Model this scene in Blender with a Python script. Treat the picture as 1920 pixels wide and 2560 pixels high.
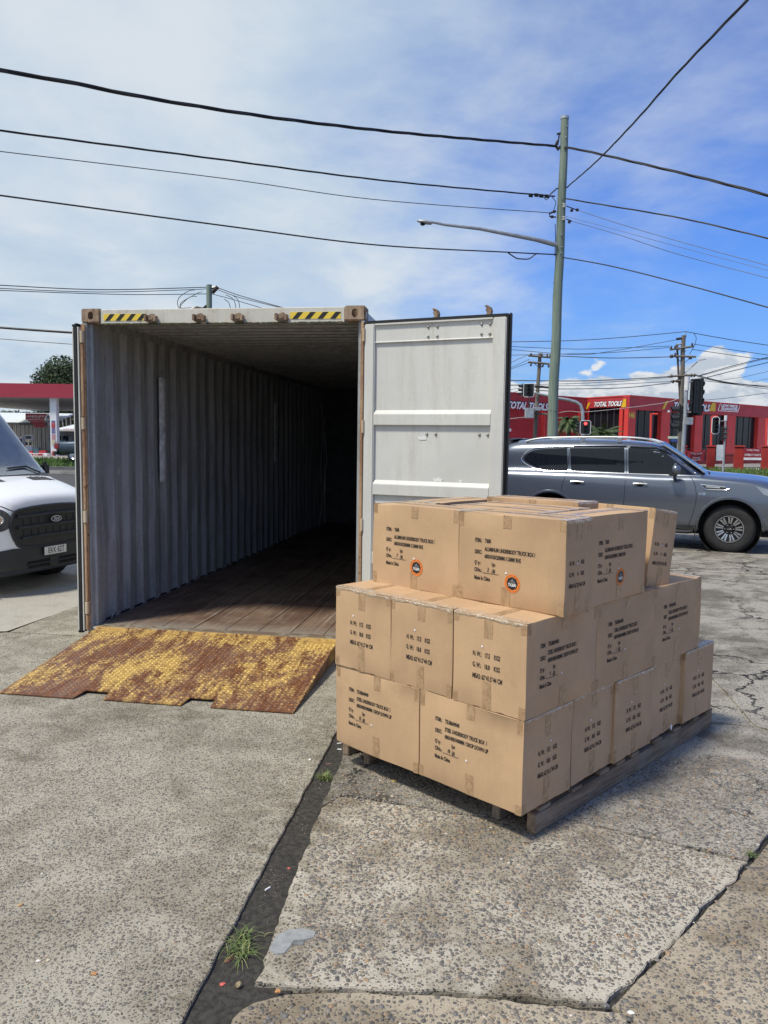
import bpy, bmesh, math, random
import numpy as np
from mathutils import Vector, Matrix, noise
random.seed(7)
PI = math.pi
scene = bpy.context.scene
for o in list(bpy.data.objects): bpy.data.objects.remove(o)
col = scene.collection

# ------------------------------------------------------------------ camera
FPX, PITCH, ROLL, CAMH = 1950.0, 0.0897, 0.0142, 1.81
def cam_axes():
    f = Vector((0, math.cos(PITCH), -math.sin(PITCH))); u = Vector((0, math.sin(PITCH), math.cos(PITCH))); r = Vector((1, 0, 0))
    cr, sr = math.cos(ROLL), math.sin(ROLL)
    return cr*r + sr*u, -sr*r + cr*u, f
CR, CU, CF = cam_axes()
CAM = Vector((0, 0, CAMH))
cd = bpy.data.cameras.new('camera'); cam = bpy.data.objects.new('camera', cd); col.objects.link(cam)
mw = Matrix.Identity(4)
for i in range(3):
    mw[i][0] = CR[i]; mw[i][1] = CU[i]; mw[i][2] = -CF[i]; mw[i][3] = CAM[i]
cam.matrix_world = mw
cd.sensor_fit = 'VERTICAL'; cd.sensor_height = 36; cd.lens = 36*FPX/2560; cd.clip_end = 6000; cd.clip_start = 0.05
scene.camera = cam

# ------------------------------------------------------------------ sky and sun
SUN_EL = math.radians(60); SUN_AZ = math.atan2(-0.80, -0.60)    # direction towards the sun in the XY plane
sun_dir = Vector((math.sin(SUN_AZ)*math.cos(SUN_EL), math.cos(SUN_AZ)*math.cos(SUN_EL), math.sin(SUN_EL)))
world = bpy.data.worlds.new('World'); scene.world = world; world.use_nodes = True
wt = world.node_tree; wt.nodes.clear()
class NT:
    def __init__(s, t): s.t = t
    def n(s, ty, ins=None, **kw):
        nd = s.t.nodes.new(ty)
        for k, v in kw.items(): setattr(nd, k, v)
        for k, v in (ins or {}).items():
            if isinstance(v, bpy.types.NodeSocket): s.t.links.new(v, nd.inputs[k])
            else: nd.inputs[k].default_value = v
        return nd
    def math(s, op, a, b=0.0, c=None, clamp=False):
        i = {0: a, 1: b}
        if c is not None: i[2] = c
        return s.n('ShaderNodeMath', i, operation=op, use_clamp=clamp).outputs[0]
    def mr(s, v, a, b, c=0.0, d=1.0, smooth=True):
        return s.n('ShaderNodeMapRange', {0: v, 1: a, 2: b, 3: c, 4: d}, interpolation_type='SMOOTHSTEP' if smooth else 'LINEAR').outputs[0]
    def mix(s, f, a, b, mode='MIX'):
        nd = s.n('ShaderNodeMix', data_type='RGBA', blend_type=mode)
        for k, v in ((0, f), (6, a), (7, b)):
            if isinstance(v, bpy.types.NodeSocket): s.t.links.new(v, nd.inputs[k])
            else: nd.inputs[k].default_value = (tuple(v)+(1,) if not isinstance(v, (int, float)) and len(v) == 3 else v)
        return nd.outputs[2]
    def noise(s, vec, scale, detail=4, rough=.55, dist=0.0, out=0, dim='3D'):
        nd = s.n('ShaderNodeTexNoise', {'Scale': scale, 'Detail': detail, 'Roughness': rough, 'Distortion': dist}, noise_dimensions=dim)
        if vec is not None: s.t.links.new(vec, nd.inputs['Vector'])
        return nd.outputs[out]
    def ramp(s, f, stops, interp='LINEAR'):
        nd = s.n('ShaderNodeValToRGB', {0: f}); r = nd.color_ramp; r.interpolation = interp
        while len(r.elements) < len(stops): r.elements.new(.5)
        for e, (p, c) in zip(r.elements, stops): e.position = p; e.color = tuple(c)+(1,)
        return nd.outputs[0]
W = NT(wt)
sky = W.n('ShaderNodeTexSky', sky_type='NISHITA', sun_disc=False, sun_elevation=SUN_EL, sun_rotation=SUN_AZ, altitude=50, air_density=1.0, dust_density=.35, ozone_density=2.2).outputs[0]
tc = W.n('ShaderNodeTexCoord').outputs['Generated']
sep = W.n('ShaderNodeSeparateXYZ', {0: tc})
X, Y, Z = sep.outputs
az = W.math('ARCTAN2', X, Y)
zc = W.math('MAXIMUM', Z, 0.03)
px = W.math('DIVIDE', X, W.math('ADD', zc, .12)); py = W.math('DIVIDE', Y, W.math('ADD', zc, .12))
pl = W.n('ShaderNodeCombineXYZ', {0: px, 1: W.math('MULTIPLY', py, .85), 2: 0.3}).outputs[0]
# high thin cloud sheet, thick on the sun side (left), breaking up to the right
n1 = W.noise(pl, .55, 9, .58, .35); n2 = W.noise(pl, 1.9, 8, .58, .2)
cl = W.math('ADD', W.math('MULTIPLY', n1, .66), W.math('MULTIPLY', n2, .34))
bias = W.mr(az, -.42, .46, .39, -.04)
bias2 = W.mr(Z, .62, .20, 0.0, -.03)
bias3 = W.math('MULTIPLY', W.mr(az, -.6, -.3, 1, 0), W.mr(Z, .20, .05, 0.0, -.22))
dens = W.mr(W.math('ADD', W.math('ADD', cl, bias), W.math('ADD', bias2, bias3)), .40, .78, 0.0, .95)
cloudcol = W.mix(W.mr(n2, .35, .7), (.67*10.8, .82*10.8, .97*10.8), (.91*10.6, .99*10.6, 1.05*10.6))
blue = W.mix(1.0, sky, (.74, 1.28, 2.35), 'MULTIPLY')
blue = W.mix(W.mr(Z, .30, .02, 0, .55), blue, (3.0, 5.4, 9.0))
skyc = W.mix(dens, blue, cloudcol)
# cumulus bank low over the horizon
cv = W.n('ShaderNodeCombineXYZ', {0: W.math('MULTIPLY', az, 7.0), 1: W.math('MULTIPLY', Z, 15.0), 2: 1.7}).outputs[0]
c1 = W.noise(cv, 1.25, 2, .5, .2); c2 = W.noise(cv, 3.6, 8, .56, .25)
hgt = W.math('ADD', W.math('MULTIPLY', W.math('SUBTRACT', c1, .46), .12), W.math('MULTIPLY', W.math('SUBTRACT', c2, .5), .055))
azw = W.mr(az, -.05, .12, -.13, .0)
top = W.math('ADD', W.math('ADD', hgt, .088), azw)
cm = W.mr(W.math('SUBTRACT', Z, top), .0035, -.0035, 0, 1)
sh = W.noise(W.n('ShaderNodeMapping', {0: cv, 1: (.10, -.16, 0)}).outputs[0], 3.6, 8, .56, .25)
lit = W.mr(W.math('SUBTRACT', c2, sh), -.10, .10, 0, 1)
lit = W.math('ADD', W.math('MULTIPLY', lit, .6), W.math('MULTIPLY', W.mr(W.math('SUBTRACT', top, Z), .09, .0, 0, 1), .4))
cum = W.mix(lit, (4.9, 6.1, 7.8), (10.5, 10.9, 11.3))
skyc = W.mix(cm, skyc, cum)
skyc = W.mix(W.mr(Z, .0, -.08), skyc, (2.6, 2.8, 3.0))
bg = W.n('ShaderNodeBackground', {0: skyc, 1: 0.074})
wo = W.n('ShaderNodeOutputWorld', {0: bg.outputs[0]})
sl = bpy.data.lights.new('sun', 'SUN'); sl.energy = 3.9; sl.angle = math.radians(7); sl.color = (1.0, .93, .80)
sun = bpy.data.objects.new('sun', sl); col.objects.link(sun)
sun.rotation_euler = sun_dir.to_track_quat('Z', 'Y').to_euler()
scene.view_settings.view_transform = 'Standard'; scene.view_settings.look = 'None'
scene.view_settings.exposure = 0.0; scene.view_settings.gamma = 1.0; scene.view_settings.use_curve_mapping = False
scene.render.engine = 'CYCLES'
scene.cycles.max_bounces = 8; scene.cycles.transparent_max_bounces = 12
scene.render.resolution_x = 768; scene.render.resolution_y = 1024

# ------------------------------------------------------------------ helpers
def ray(x, y): return (x-960)/FPX*CR - (y-1280)/FPX*CU + CF
def at(x, y, Yd):                       # real point at forward distance Yd seen in direction (x, y) of the photograph
    d = ray(x, y); return CAM + d*(Yd/d.y)
def gz(x, y, z=0.0):
    d = ray(x, y); return CAM + d*((z-CAMH)/d.z)
def V(*a): return Vector(a)
class MB:
    def __init__(s): s.v = []; s.f = []
    def add(s, vs, fs):
        b = len(s.v); s.v += [tuple(v) for v in vs]; s.f += [tuple(i+b for i in f) for f in fs]
    def box(s, x0, x1, y0, y1, z0, z1, M=None):
        vs = [Vector((x, y, z)) for x in (x0, x1) for y in (y0, y1) for z in (z0, z1)]
        if M is not None: vs = [M @ v for v in vs]
        s.add(vs, [(0, 1, 3, 2), (4, 6, 7, 5), (0, 4, 5, 1), (2, 3, 7, 6), (0, 2, 6, 4), (1, 5, 7, 3)]); return s
    def prism(s, pts, axis, a0, a1, M=None):      # outline pts (p,q) extruded along axis 'x','y','z'
        n = len(pts)
        def mk(p, q, a): return Vector({'x': (a, p, q), 'y': (p, a, q), 'z': (p, q, a)}[axis])
        vs = [mk(p, q, a0) for p, q in pts] + [mk(p, q, a1) for p, q in pts]
        if M is not None: vs = [M @ v for v in vs]
        s.add(vs, [tuple(range(n))[::-1], tuple(range(n, 2*n))] + [(i, (i+1) % n, (i+1) % n+n, i+n) for i in range(n)]); return s
    def tube(s, pts, r, n=8, caps=True):
        pts = [Vector(p) for p in pts]; k = len(pts); rr = r if isinstance(r, (list, tuple)) else [r]*k
        t0 = (pts[1]-pts[0]).normalized(); up = Vector((0, 0, 1)) if abs(t0.z) < .9 else Vector((1, 0, 0))
        a = t0.cross(up).normalized(); vs = []
        for i in range(k):
            t = (pts[min(i+1, k-1)]-pts[max(i-1, 0)]).normalized()
            a = (a - t*a.dot(t)).normalized(); b = t.cross(a)
            for j in range(n):
                an = 2*PI*j/n; vs.append(pts[i] + (a*math.cos(an)+b*math.sin(an))*rr[i])
        fs = [(i*n+j, i*n+(j+1) % n, (i+1)*n+(j+1) % n, (i+1)*n+j) for i in range(k-1) for j in range(n)]
        if caps: fs += [tuple(range(n))[::-1], tuple(range((k-1)*n, k*n))]
        s.add(vs, fs); return s
    def lathe(s, prof, n=24, M=None):             # prof (r, z) about local z
        k = len(prof); vs = [Vector((r*math.cos(2*PI*j/n), r*math.sin(2*PI*j/n), z)) for r, z in prof for j in range(n)]
        if M is not None: vs = [M @ v for v in vs]
        s.add(vs, [(i*n+j, i*n+(j+1) % n, (i+1)*n+(j+1) % n, (i+1)*n+j) for i in range(k-1) for j in range(n)]); return s
    def mesh(s, name):
        me = bpy.data.meshes.new(name); me.from_pydata(s.v, [], s.f); me.update(); return me
    def build(s, name, mat, parent=None, smooth=False, bevel=0, fixn=True):
        me = s.mesh(name)
        if fixn:
            bm = bmesh.new(); bm.from_mesh(me); bmesh.ops.recalc_face_normals(bm, faces=bm.faces)
            if bevel: bmesh.ops.bevel(bm, geom=[e for e in bm.edges if len(e.link_faces) == 2 and e.calc_face_angle(0) > .5], offset=bevel, segments=2, affect='EDGES', clamp_overlap=True)
            bm.to_mesh(me); bm.free()
        return link(name, me, mat, parent, smooth)
def link(name, me, mat, parent=None, smooth=False):
    if mat is not None and not me.materials: me.materials.append(mat)
    if smooth:
        me.polygons.foreach_set('use_smooth', [True]*len(me.polygons))
        try: me.set_sharp_from_angle(angle=math.radians(38))
        except Exception: pass
    o = bpy.data.objects.new(name, me); col.objects.link(o)
    if parent is not None: o.parent = parent
    return o
def empty(name, loc=(0, 0, 0), rz=0.0):
    o = bpy.data.objects.new(name, None); col.objects.link(o); o.location = loc; o.rotation_euler = (0, 0, rz); o.empty_display_size = .1; return o
def tag(o, label=None, cat=None, group=None, kind=None):
    if label: o['label'] = label
    if cat: o['category'] = cat
    if group: o['group'] = group
    if kind: o['kind'] = kind
    return o
def copy_tree(o, parent=None):
    c = o.copy(); col.objects.link(c); c.parent = parent
    for ch in list(o.children): copy_tree(ch, c)
    return c
def boolean(o, cutter_mb, op='DIFFERENCE'):
    c = cutter_mb.build('cut', None); c.parent = o.parent; bpy.context.view_layer.update(); m = o.modifiers.new('b', 'BOOLEAN'); m.operation = op; m.object = c; m.solver = 'EXACT'
    return apply_mods(o, [c])
def apply_mods(o, rm=()):
    dg = bpy.context.evaluated_depsgraph_get(); dg.update()
    me = bpy.data.meshes.new_from_object(o.evaluated_get(dg)); old = o.data; o.modifiers.clear(); o.data = me
    if old.users == 0: bpy.data.meshes.remove(old)
    for c in rm: bpy.data.objects.remove(c)
    return o
_txt = {}
def text_mesh(s, size=1.0, sx=1.0, shear=0.0, bold=0.0, ext=0.0, align='LEFT', space=1.0, res=2, line=1.0):
    cu = bpy.data.curves.new('t', 'FONT'); cu.body = s; cu.size = size; cu.shear = shear; cu.offset = bold; cu.extrude = ext
    cu.align_x = align; cu.resolution_u = res; cu.space_character = space; cu.space_line = line
    o = bpy.data.objects.new('t', cu); col.objects.link(o)
    dg = bpy.context.evaluated_depsgraph_get(); dg.update()
    me = bpy.data.meshes.new_from_object(o.evaluated_get(dg)); bpy.data.objects.remove(o); bpy.data.curves.remove(cu)
    vs = [Vector((v.co.x*sx, v.co.y, v.co.z)) for v in me.vertices]; fs = [tuple(p.vertices) for p in me.polygons]
    bpy.data.meshes.remove(me); return vs, fs
def frame(o, xdir, ydir):              # 4x4 from origin and two axes
    x = Vector(xdir).normalized(); y = Vector(ydir); y = (y-x*y.dot(x)).normalized(); z = x.cross(y)
    M = Matrix.Identity(4)
    for i in range(3): M[i][0] = x[i]; M[i][1] = y[i]; M[i][2] = z[i]; M[i][3] = o[i]
    return M
# ------------------------------------------------------------------ materials
def newmat(name):
    m = bpy.data.materials.new(name); m.use_nodes = True; t = m.node_tree; b = t.nodes['Principled BSDF']; return m, NT(t), b
def setb(N, b, **kw):
    mp = {'col': 'Base Color', 'rough': 'Roughness', 'metal': 'Metallic', 'coat': 'Coat Weight', 'coatr': 'Coat Roughness', 'spec': 'Specular IOR Level', 'ior': 'IOR', 'alpha': 'Alpha', 'trans': 'Transmission Weight', 'em': 'Emission Color', 'ems': 'Emission Strength', 'nor': 'Normal', 'sub': 'Subsurface Weight'}
    for k, v in kw.items():
        if isinstance(v, bpy.types.NodeSocket): N.t.links.new(v, b.inputs[mp[k]])
        elif isinstance(v, tuple) and len(v) == 3: b.inputs[mp[k]].default_value = v+(1,)
        else: b.inputs[mp[k]].default_value = v
def simple(name, c, rough=.5, metal=0.0, var=.12, scale=6.0, bump=0.0, bscale=60.0, **kw):
    m, N, b = newmat(name)
    co = N.n('ShaderNodeTexCoord').outputs['Object']
    n = N.noise(co, scale, 5, .6)
    d = N.mix(N.mr(n, .3, .7), tuple(x*(1-var) for x in c), tuple(min(1, x*(1+var)) for x in c))
    setb(N, b, col=d, rough=rough, metal=metal, **kw)
    if bump:
        bn = N.n('ShaderNodeBump', {'Strength': .6, 'Distance': bump, 'Height': N.noise(co, bscale, 4, .6)}); setb(N, b, nor=bn.outputs[0])
    return m
def dirty(name, c, dirt, amount=.5, scale=3.0, rough=.5, metal=0.0, c2scale=25.0, bump=.0005, stretch=(1, 1, 1), thr=.5, **kw):
    m, N, b = newmat(name)
    co = N.n('ShaderNodeMapping', {0: N.n('ShaderNodeTexCoord').outputs['Object'], 3: stretch}).outputs[0]
    a = N.noise(co, scale, 8, .65, .4); f = N.noise(co, c2scale, 6, .65)
    k = N.math('ADD', N.math('MULTIPLY', a, .65), N.math('MULTIPLY', f, .35))
    msk = N.mr(k, thr-.04, thr+.09, 0, amount)
    base = N.mix(N.mr(f, .3, .7), tuple(x*.92 for x in c), tuple(min(1, x*1.06) for x in c))
    dc = N.mix(N.mr(f, .35, .65), tuple(x*.6 for x in dirt), dirt)
    setb(N, b, col=N.mix(msk, base, dc), rough=N.math('ADD', rough, N.math('MULTIPLY', msk, .25)), metal=metal, **kw)
    bn = N.n('ShaderNodeBump', {'Strength': .7, 'Distance': bump, 'Height': k}); setb(N, b, nor=bn.outputs[0])
    return m
# ------------------------------------------------------------------ ground
def aggregate(name, cement, dark, pebble_amt=.5, pscale=62.0, stain=.5, seed=0.0, warm=0.0, cracks=0.0, bump=.004, light=1.0):
    m, N, b = newmat(name)
    pos = N.n('ShaderNodeNewGeometry').outputs['Position']
    p = N.n('ShaderNodeMapping', {0: pos, 1: (seed, seed*1.7, 0)}).outputs[0]
    wob = N.n('ShaderNodeVectorMath', {0: p, 1: N.n('ShaderNodeVectorMath', {0: N.noise(p, 30, 2, .5, out=1), 'Scale': .012}, operation='SCALE').outputs[0]}, operation='ADD').outputs[0]
    big = N.noise(p, .55, 6, .6, .5); mid = N.noise(p, 3.2, 7, .65, .6); fine = N.noise(p, 110, 5, .7); vf = N.noise(p, 420, 3, .7)
    cem = N.mix(N.mr(fine, .3, .7), tuple(x*.80 for x in cement), tuple(min(1, x*1.16) for x in cement))
    cem = N.mix(N.mr(vf, .35, .7, 0, .35), cem, tuple(x*.55 for x in cement))
    hgt = None; c = cem
    for k, (sc, thr) in enumerate(((pscale, .36), (pscale*1.75, .34))):
        v = N.n('ShaderNodeTexVoronoi', {'Vector': wob, 'Scale': sc, 'Randomness': .95}, feature='F1')
        rnd = N.n('ShaderNodeSeparateColor', {0: v.outputs['Color']})
        size = N.math('MULTIPLY', N.math('ADD', N.math('MULTIPLY', rnd.outputs[0], .9), .35), thr)
        pres = N.mr(N.math('ADD', rnd.outputs[1], N.math('MULTIPLY', N.math('SUBTRACT', mid, .5), 1.2)), 1.0-pebble_amt-.06, 1.0-pebble_amt+.06)
        msk = N.math('MULTIPLY', N.mr(N.math('SUBTRACT', v.outputs['Distance'], size), .06, -.05), pres)
        pc = N.ramp(rnd.outputs[2], [(0, (.055, .057, .062)), (.30, (.12, .115, .105)), (.52, (.20, .17, .14)), (.72, (.16, .15, .155)), (.86, (.29, .235, .17)), (.94, (.36, .22, .11)), (.985, (.5, .48, .43))])
        pc = N.mix(N.mr(fine, .3, .75, 0, .45), pc, (.26, .25, .23))
        c = N.mix(msk, c, pc)
        h = N.math('MULTIPLY', msk, N.math('SUBTRACT', 1.0, N.math('MULTIPLY', v.outputs['Distance'], 1.0)))
        hgt = h if hgt is None else N.math('ADD', hgt, h)
    st = N.mr(N.math('ADD', N.math('MULTIPLY', big, .5), N.math('MULTIPLY', mid, .5)), .43, .60, 0, stain)
    c = N.mix(st, c, N.mix(1.0, c, dark, 'MULTIPLY'))
    bl = N.mr(N.noise(p, 1.4, 8, .7, 1.0), .54, .68, 0, stain*.75)
    c = N.mix(bl, c, N.mix(1.0, c, (.36, .32, .26), 'MULTIPLY'))
    lic = N.math('MULTIPLY', N.mr(N.noise(p, 2.3, 6, .7, .3), .66, .72, 0, .5), N.mr(fine, .45, .6))
    c = N.mix(lic, c, (.34, .31, .12))
    if cracks:
        q = N.n('ShaderNodeVectorMath', {0: p, 1: N.n('ShaderNodeVectorMath', {0: N.noise(p, 4, 6, .7, out=1), 'Scale': .55}, operation='SCALE').outputs[0]}, operation='ADD').outputs[0]
        vo = N.n('ShaderNodeTexVoronoi', {'Vector': q, 'Scale': cracks}, feature='DISTANCE_TO_EDGE').outputs['Distance']
        v2 = N.n('ShaderNodeTexVoronoi', {'Vector': q, 'Scale': cracks*3.1}, feature='DISTANCE_TO_EDGE').outputs['Distance']
        wd = N.math('MULTIPLY', N.noise(p, 9, 3, .6), .026)
        ck = N.math('MULTIPLY', N.mr(N.math('SUBTRACT', vo, wd), .004, -.006), N.mr(N.noise(p, .5, 3, .5), .40, .52))
        ck = N.math('MAXIMUM', ck, N.math('MULTIPLY', N.mr(N.math('SUBTRACT', v2, wd), .002, -.006), N.mr(N.noise(p, .7, 4, .6, .5), .54, .62)))
        c = N.mix(ck, c, (.02, .019, .017)); hgt = N.math('SUBTRACT', hgt, N.math('MULTIPLY', ck, 3))
    hgt = N.math('ADD', hgt, N.math('MULTIPLY', fine, .6))
    bn = N.n('ShaderNodeBump', {'Strength': .9, 'Distance': bump, 'Height': hgt})
    sx = N.n('ShaderNodeSeparateXYZ', {0: pos}); gd = N.math('SUBTRACT', sx.outputs[0], N.math('ADD', -.85, N.math('MULTIPLY', sx.outputs[1], .134)))
    gd = N.math('ABSOLUTE', N.math('SUBTRACT', gd, 0.0)); gm = N.math('MULTIPLY', N.mr(gd, .42, .05), N.mr(N.noise(p, 9, 6, .7, .6), .42, .62, 0, .65))
    c = N.mix(gm, c, N.mix(1.0, c, (.42, .39, .32), 'MULTIPLY'))
    if light != 1.0: c = N.mix(1.0, c, (light, light, light), 'MULTIPLY')
    setb(N, b, col=c, rough=.85, nor=bn.outputs[0], spec=.3)
    return m
m_slabL = aggregate('aggregate concrete grey', (.41, .38, .31), (.46, .43, .385), .96, 66, .6, 3.1, bump=.005)
m_slabR = aggregate('aggregate concrete pale', (.50, .46, .38), (.40, .355, .29), .74, 58, .8, 9.4, bump=.005)
m_slabW = aggregate('aggregate concrete warm', (.42, .36, .27), (.38, .34, .29), .75, 52, .7, 15.2, bump=.005)
m_slabD = aggregate('aggregate concrete worn', (.39, .365, .31), (.36, .345, .32), .80, 66, .85, 21.7, cracks=.9, bump=.005)
m_apron = aggregate('smooth concrete apron', (.42, .395, .34), (.7, .7, .68), .25, 90, .4, 31.0, bump=.001)
m_dirt = simple('dark wet grit', (.035, .032, .027), .75, var=.5, scale=45, bump=.01, bscale=90)
m_base = simple('subgrade earth', (.05, .046, .04), .9, var=.3, scale=3)
m_asph = aggregate('road asphalt', (.075, .075, .078), (.8, .8, .8), .35, 60, .4, 40.0, bump=.002)
m_white = simple('white road paint', (.7, .7, .68), .6)
m_kerb = dirty('kerb concrete', (.42, .40, .36), (.12, .11, .1), .6, 1.5, .85)
m_foot = simple('footpath concrete', (.44, .42, .38), .85, var=.1, scale=1.5)

CY = .1489
CA = V(math.cos(CY), -math.sin(CY), 0); CB = V(math.sin(CY), math.cos(CY), 0); C0 = V(-2.5855, 6.7257, 0)
def sstep(a, b, x):
    t = max(0, min(1, (x-a)/(b-a))); return t*t*(3-2*t)
def gh(x, y):
    lft = sstep(6.6, 9.0, y)*sstep(-2.75, -3.3, x)
    return -.1*max(lft, sstep(16, 22, y))
g = MB(); g.add([(-900, -80, -.42), (900, -80, -.42), (900, 1600, -.42), (-900, 1600, -.42)], [(0, 1, 2, 3)])
tag(g.build('ground', m_base), kind='structure')
def jag(pts, amp=.008, step=.03, seed=0, skip=()):
    out = []
    n = len(pts)
    for i in range(n):
        a = Vector(pts[i]); b = Vector(pts[(i+1) % n]); L = (b-a).length
        if i in skip or L > 30: out.append(a); continue
        st = step if (a.y < 5 or b.y < 5) else step*3
        k = max(1, int(L/st)); nn = Vector((-(b-a).y, (b-a).x, 0)).normalized()
        for j in range(k):
            p = a.lerp(b, j/k)
            d = (noise.noise(Vector((p.x*7, p.y*7, seed)))*1.6 + noise.noise(Vector((p.x*26, p.y*26, seed+5)))*.8 + noise.noise(Vector((p.x*70, p.y*70, seed+9)))*.35)*amp
            if j == 0: d *= .4
            out.append(p+nn*d)
    return out
def slab(name, pts, mat, amp=.008, seed=0, z=0.0, depth=.14, skip=(), step=.03, bev=.003):
    out = jag([Vector((p[0], p[1], 0)) for p in pts], amp, step, seed, skip)
    bm = bmesh.new(); vs = [bm.verts.new((p.x, p.y, z)) for p in out]
    f = bm.faces.new(vs)
    if f.normal.z < 0: f.normal_flip()
    r = bmesh.ops.extrude_face_region(bm, geom=[f]); 
    for e in r['geom']:
        if isinstance(e, bmesh.types.BMVert): pass
    # the original stays on top, the copy goes down and out of sight
    top = set(vs)
    for e in r['geom']:
        if isinstance(e, bmesh.types.BMVert): e.co.z -= depth
    bmesh.ops.recalc_face_normals(bm, faces=bm.faces)
    if bev:
        ed = [e for e in bm.edges if abs(e.verts[0].co.z-z) < 1e-5 and abs(e.verts[1].co.z-z) < 1e-5 and len(e.link_faces) == 2]
        bmesh.ops.bevel(bm, geom=ed, offset=bev, segments=2, affect='EDGES', clamp_overlap=True)
    me = bpy.data.meshes.new(name); bm.to_mesh(me); bm.free()
    return tag(link(name, me, mat), kind='structure')
def W2(p): return (p.x, p.y)
# gutter line (left edge / right edge), running along the container's axis
def GL(y): return (-.29-.134*(4.66-y), y)
GW = [(-5, .12), (2.27, .125), (2.67, .145), (3.76, .125), (4.5, .085), (5.2, .10), (20, .10)]
def gwid(y):
    for (a, wa), (b, wb) in zip(GW, GW[1:]):
        if y <= b: return wa+(wb-wa)*(y-a)/(b-a)
def GRt(y): return (GL(y)[0]+gwid(y), y)
tag(MB().prism([(GL(-3)[0]-.05, -3), (GRt(-3)[0]+.3, -3), (GRt(5)[0]+.15, 5), (GRt(7)[0], 7), GL(7)], 'z', -.2, -.016).build('gutter_bed', m_dirt), kind='structure')
tag(MB().prism([(-30, -4), (30, -4), (30, 21), (-30, 21)], 'z', -.3, -.115).build('subgrade', m_dirt), kind='structure')
tag(MB().prism([(-4, -3.5), (10, -3.5), (10, 10), (1.2, 10), (0, 6.2), (-2.4, 6.2), (-4, 5.6)], 'z', -.11, -.022).build('joint_filling', m_dirt), kind='structure')
seamx0 = V(-3.54, 7.08, 0)
def L_(u, w): p = C0 + CA*u + CB*w; return (p.x, p.y)       # container-aligned coordinates
slab('concrete_slab', [(-9, -3), GL(-3), GL(2.05), GL(4.6), GL(5.3), L_(2.575, -.6), L_(2.575, .2), L_(-.95, .25), (-4.6, 6.55), (-9, 5.9)], m_slabL, .004, 1)
slab('concrete_slab', [L_(-.935, .265), L_(2.575, .215), L_(2.575, 16), L_(-1.02, 16)], m_slabL, .003, 2, skip=(1, 2))
c1 = gz(545, 2525); c2 = gz(1518, 2505); c3 = gz(1870, 2155)
# corner slab between the gutter and the diagonal crack
A1 = GRt(2.62)
slab('concrete_slab', [(A1[0]+.01, A1[1]-.16), (c1.x+.25, 2.44), (.30, 2.43), W2(c2), (c2.x+.33, c2.y+.32), W2(c3), W2(gz(1420, 2050)), W2(gz(1180, 2040)), W2(gz(980, 2010)), W2(gz(850, 1990)), GRt(3.72)], m_slabR, .013, 3, skip=())
slab('concrete_slab', [GRt(-3), (1.4, -3), (.79, 2.345), (.30, 2.408), (-.10, 2.42), (-.30, 2.405), (-.40, 2.37), (-.455, 2.30), GRt(2.15)], m_slabW, .013, 4)
slab('concrete_slab', [(1.45, -3), (9, -3), (9, 7.0), (2.4, 4.13), (c3.x+.014, c3.y-.010), (c2.x+.337, c2.y+.31), (.762, 2.375), (.815, 2.31)], m_slabW, .006, 5, skip=(0, 1))
slab('concrete_slab', [GRt(3.745), (gz(850, 1990).x+.02, gz(850, 1990).y+.028), (gz(980, 2010).x, gz(980, 2010).y+.02), (gz(1180, 2040).x, gz(1180, 2040).y+.012), (gz(1420, 2050).x, gz(1420, 2050).y+.014), (c3.x+.005, c3.y+.02), (2.38, 4.15), (2.9, 4.38), L_(5.2, -1.05), L_(2.70, -.62), GRt(5.2)], m_slabD, .008, 6)
slab('concrete_slab', [L_(2.70, -.60), L_(5.22, -1.03), L_(5.2, 5.6), L_(2.70, 5.6)], m_slabD, .006, 7)
slab('concrete_slab', [(2.93, 4.37), (9, 7.05), (9.6, 9.9), (5.4, 11.0), L_(5.23, 4.9), L_(5.24, -1.02)], m_slabD, .008, 8)
slab('concrete_slab', [L_(2.70, 5.62), L_(5.2, 5.62), (5.42, 11.03), (9.6, 9.93), (30, 9.5), (30, 21), L_(2.70, 14.5)], m_slabD, .010, 9, skip=(4, 5))
slab('concrete_slab', [(9.02, -3), (30, -3), (30, 9.46), (9.63, 9.86), (9.03, 7.0)], m_slabD, .004, 10, skip=(0, 1))
flat0 = MB().prism([(2.6, 4.25), (9.5, 7.0), (30, 7.0), (30, 20.95), L_(2.6, 14.4), L_(2.6, .5)], 'z', -.10, -.010).build('concrete_base', m_slabD); tag(flat0, kind='structure')
# apron by the van: falls away to the street
def sheet(name, x0, x1, y0, y1, mat, nx, ny, zf, kind='structure', keep=None):
    mb = MB(); vs = []
    for j in range(ny+1):
        for i in range(nx+1):
            x = x0+(x1-x0)*i/nx; y = y0+(y1-y0)*j/ny; vs.append((x, y, zf(x, y)))
    fs = [(j*(nx+1)+i, j*(nx+1)+i+1, (j+1)*(nx+1)+i+1, (j+1)*(nx+1)+i) for j in range(ny) for i in range(nx)]
    if keep: fs = [f for f in fs if keep(sum(vs[i][0] for i in f)/4, sum(vs[i][1] for i in f)/4)]
    mb.add(vs, fs); return tag(mb.build(name, mat), kind=kind)
ap = MB(); vs = []; NX, NY = 12, 26
for j in range(NY+1):
    for i in range(NX+1):
        w = .27+15*j/NY; u = -14+13.03*i/NX
        lo = .27 - (-.97-u)*.03
        if u < -1.8: lo = -.18 - (-1.8-u)*.10
        elif u < -.97: lo = .27 - (-.97-u)*.54
        ww = lo + (15-lo)*j/NY + .012
        x, y = L_(u, ww); vs.append((x, y, -.035*sstep(0.2, 2.2, ww)-.065*sstep(7, 14, ww)))
ap.add(vs, [(j*(NX+1)+i, j*(NX+1)+i+1, (j+1)*(NX+1)+i+1, (j+1)*(NX+1)+i) for j in range(NY) for i in range(NX)])
tag(ap.build('concrete_apron', m_apron), kind='structure')
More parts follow.
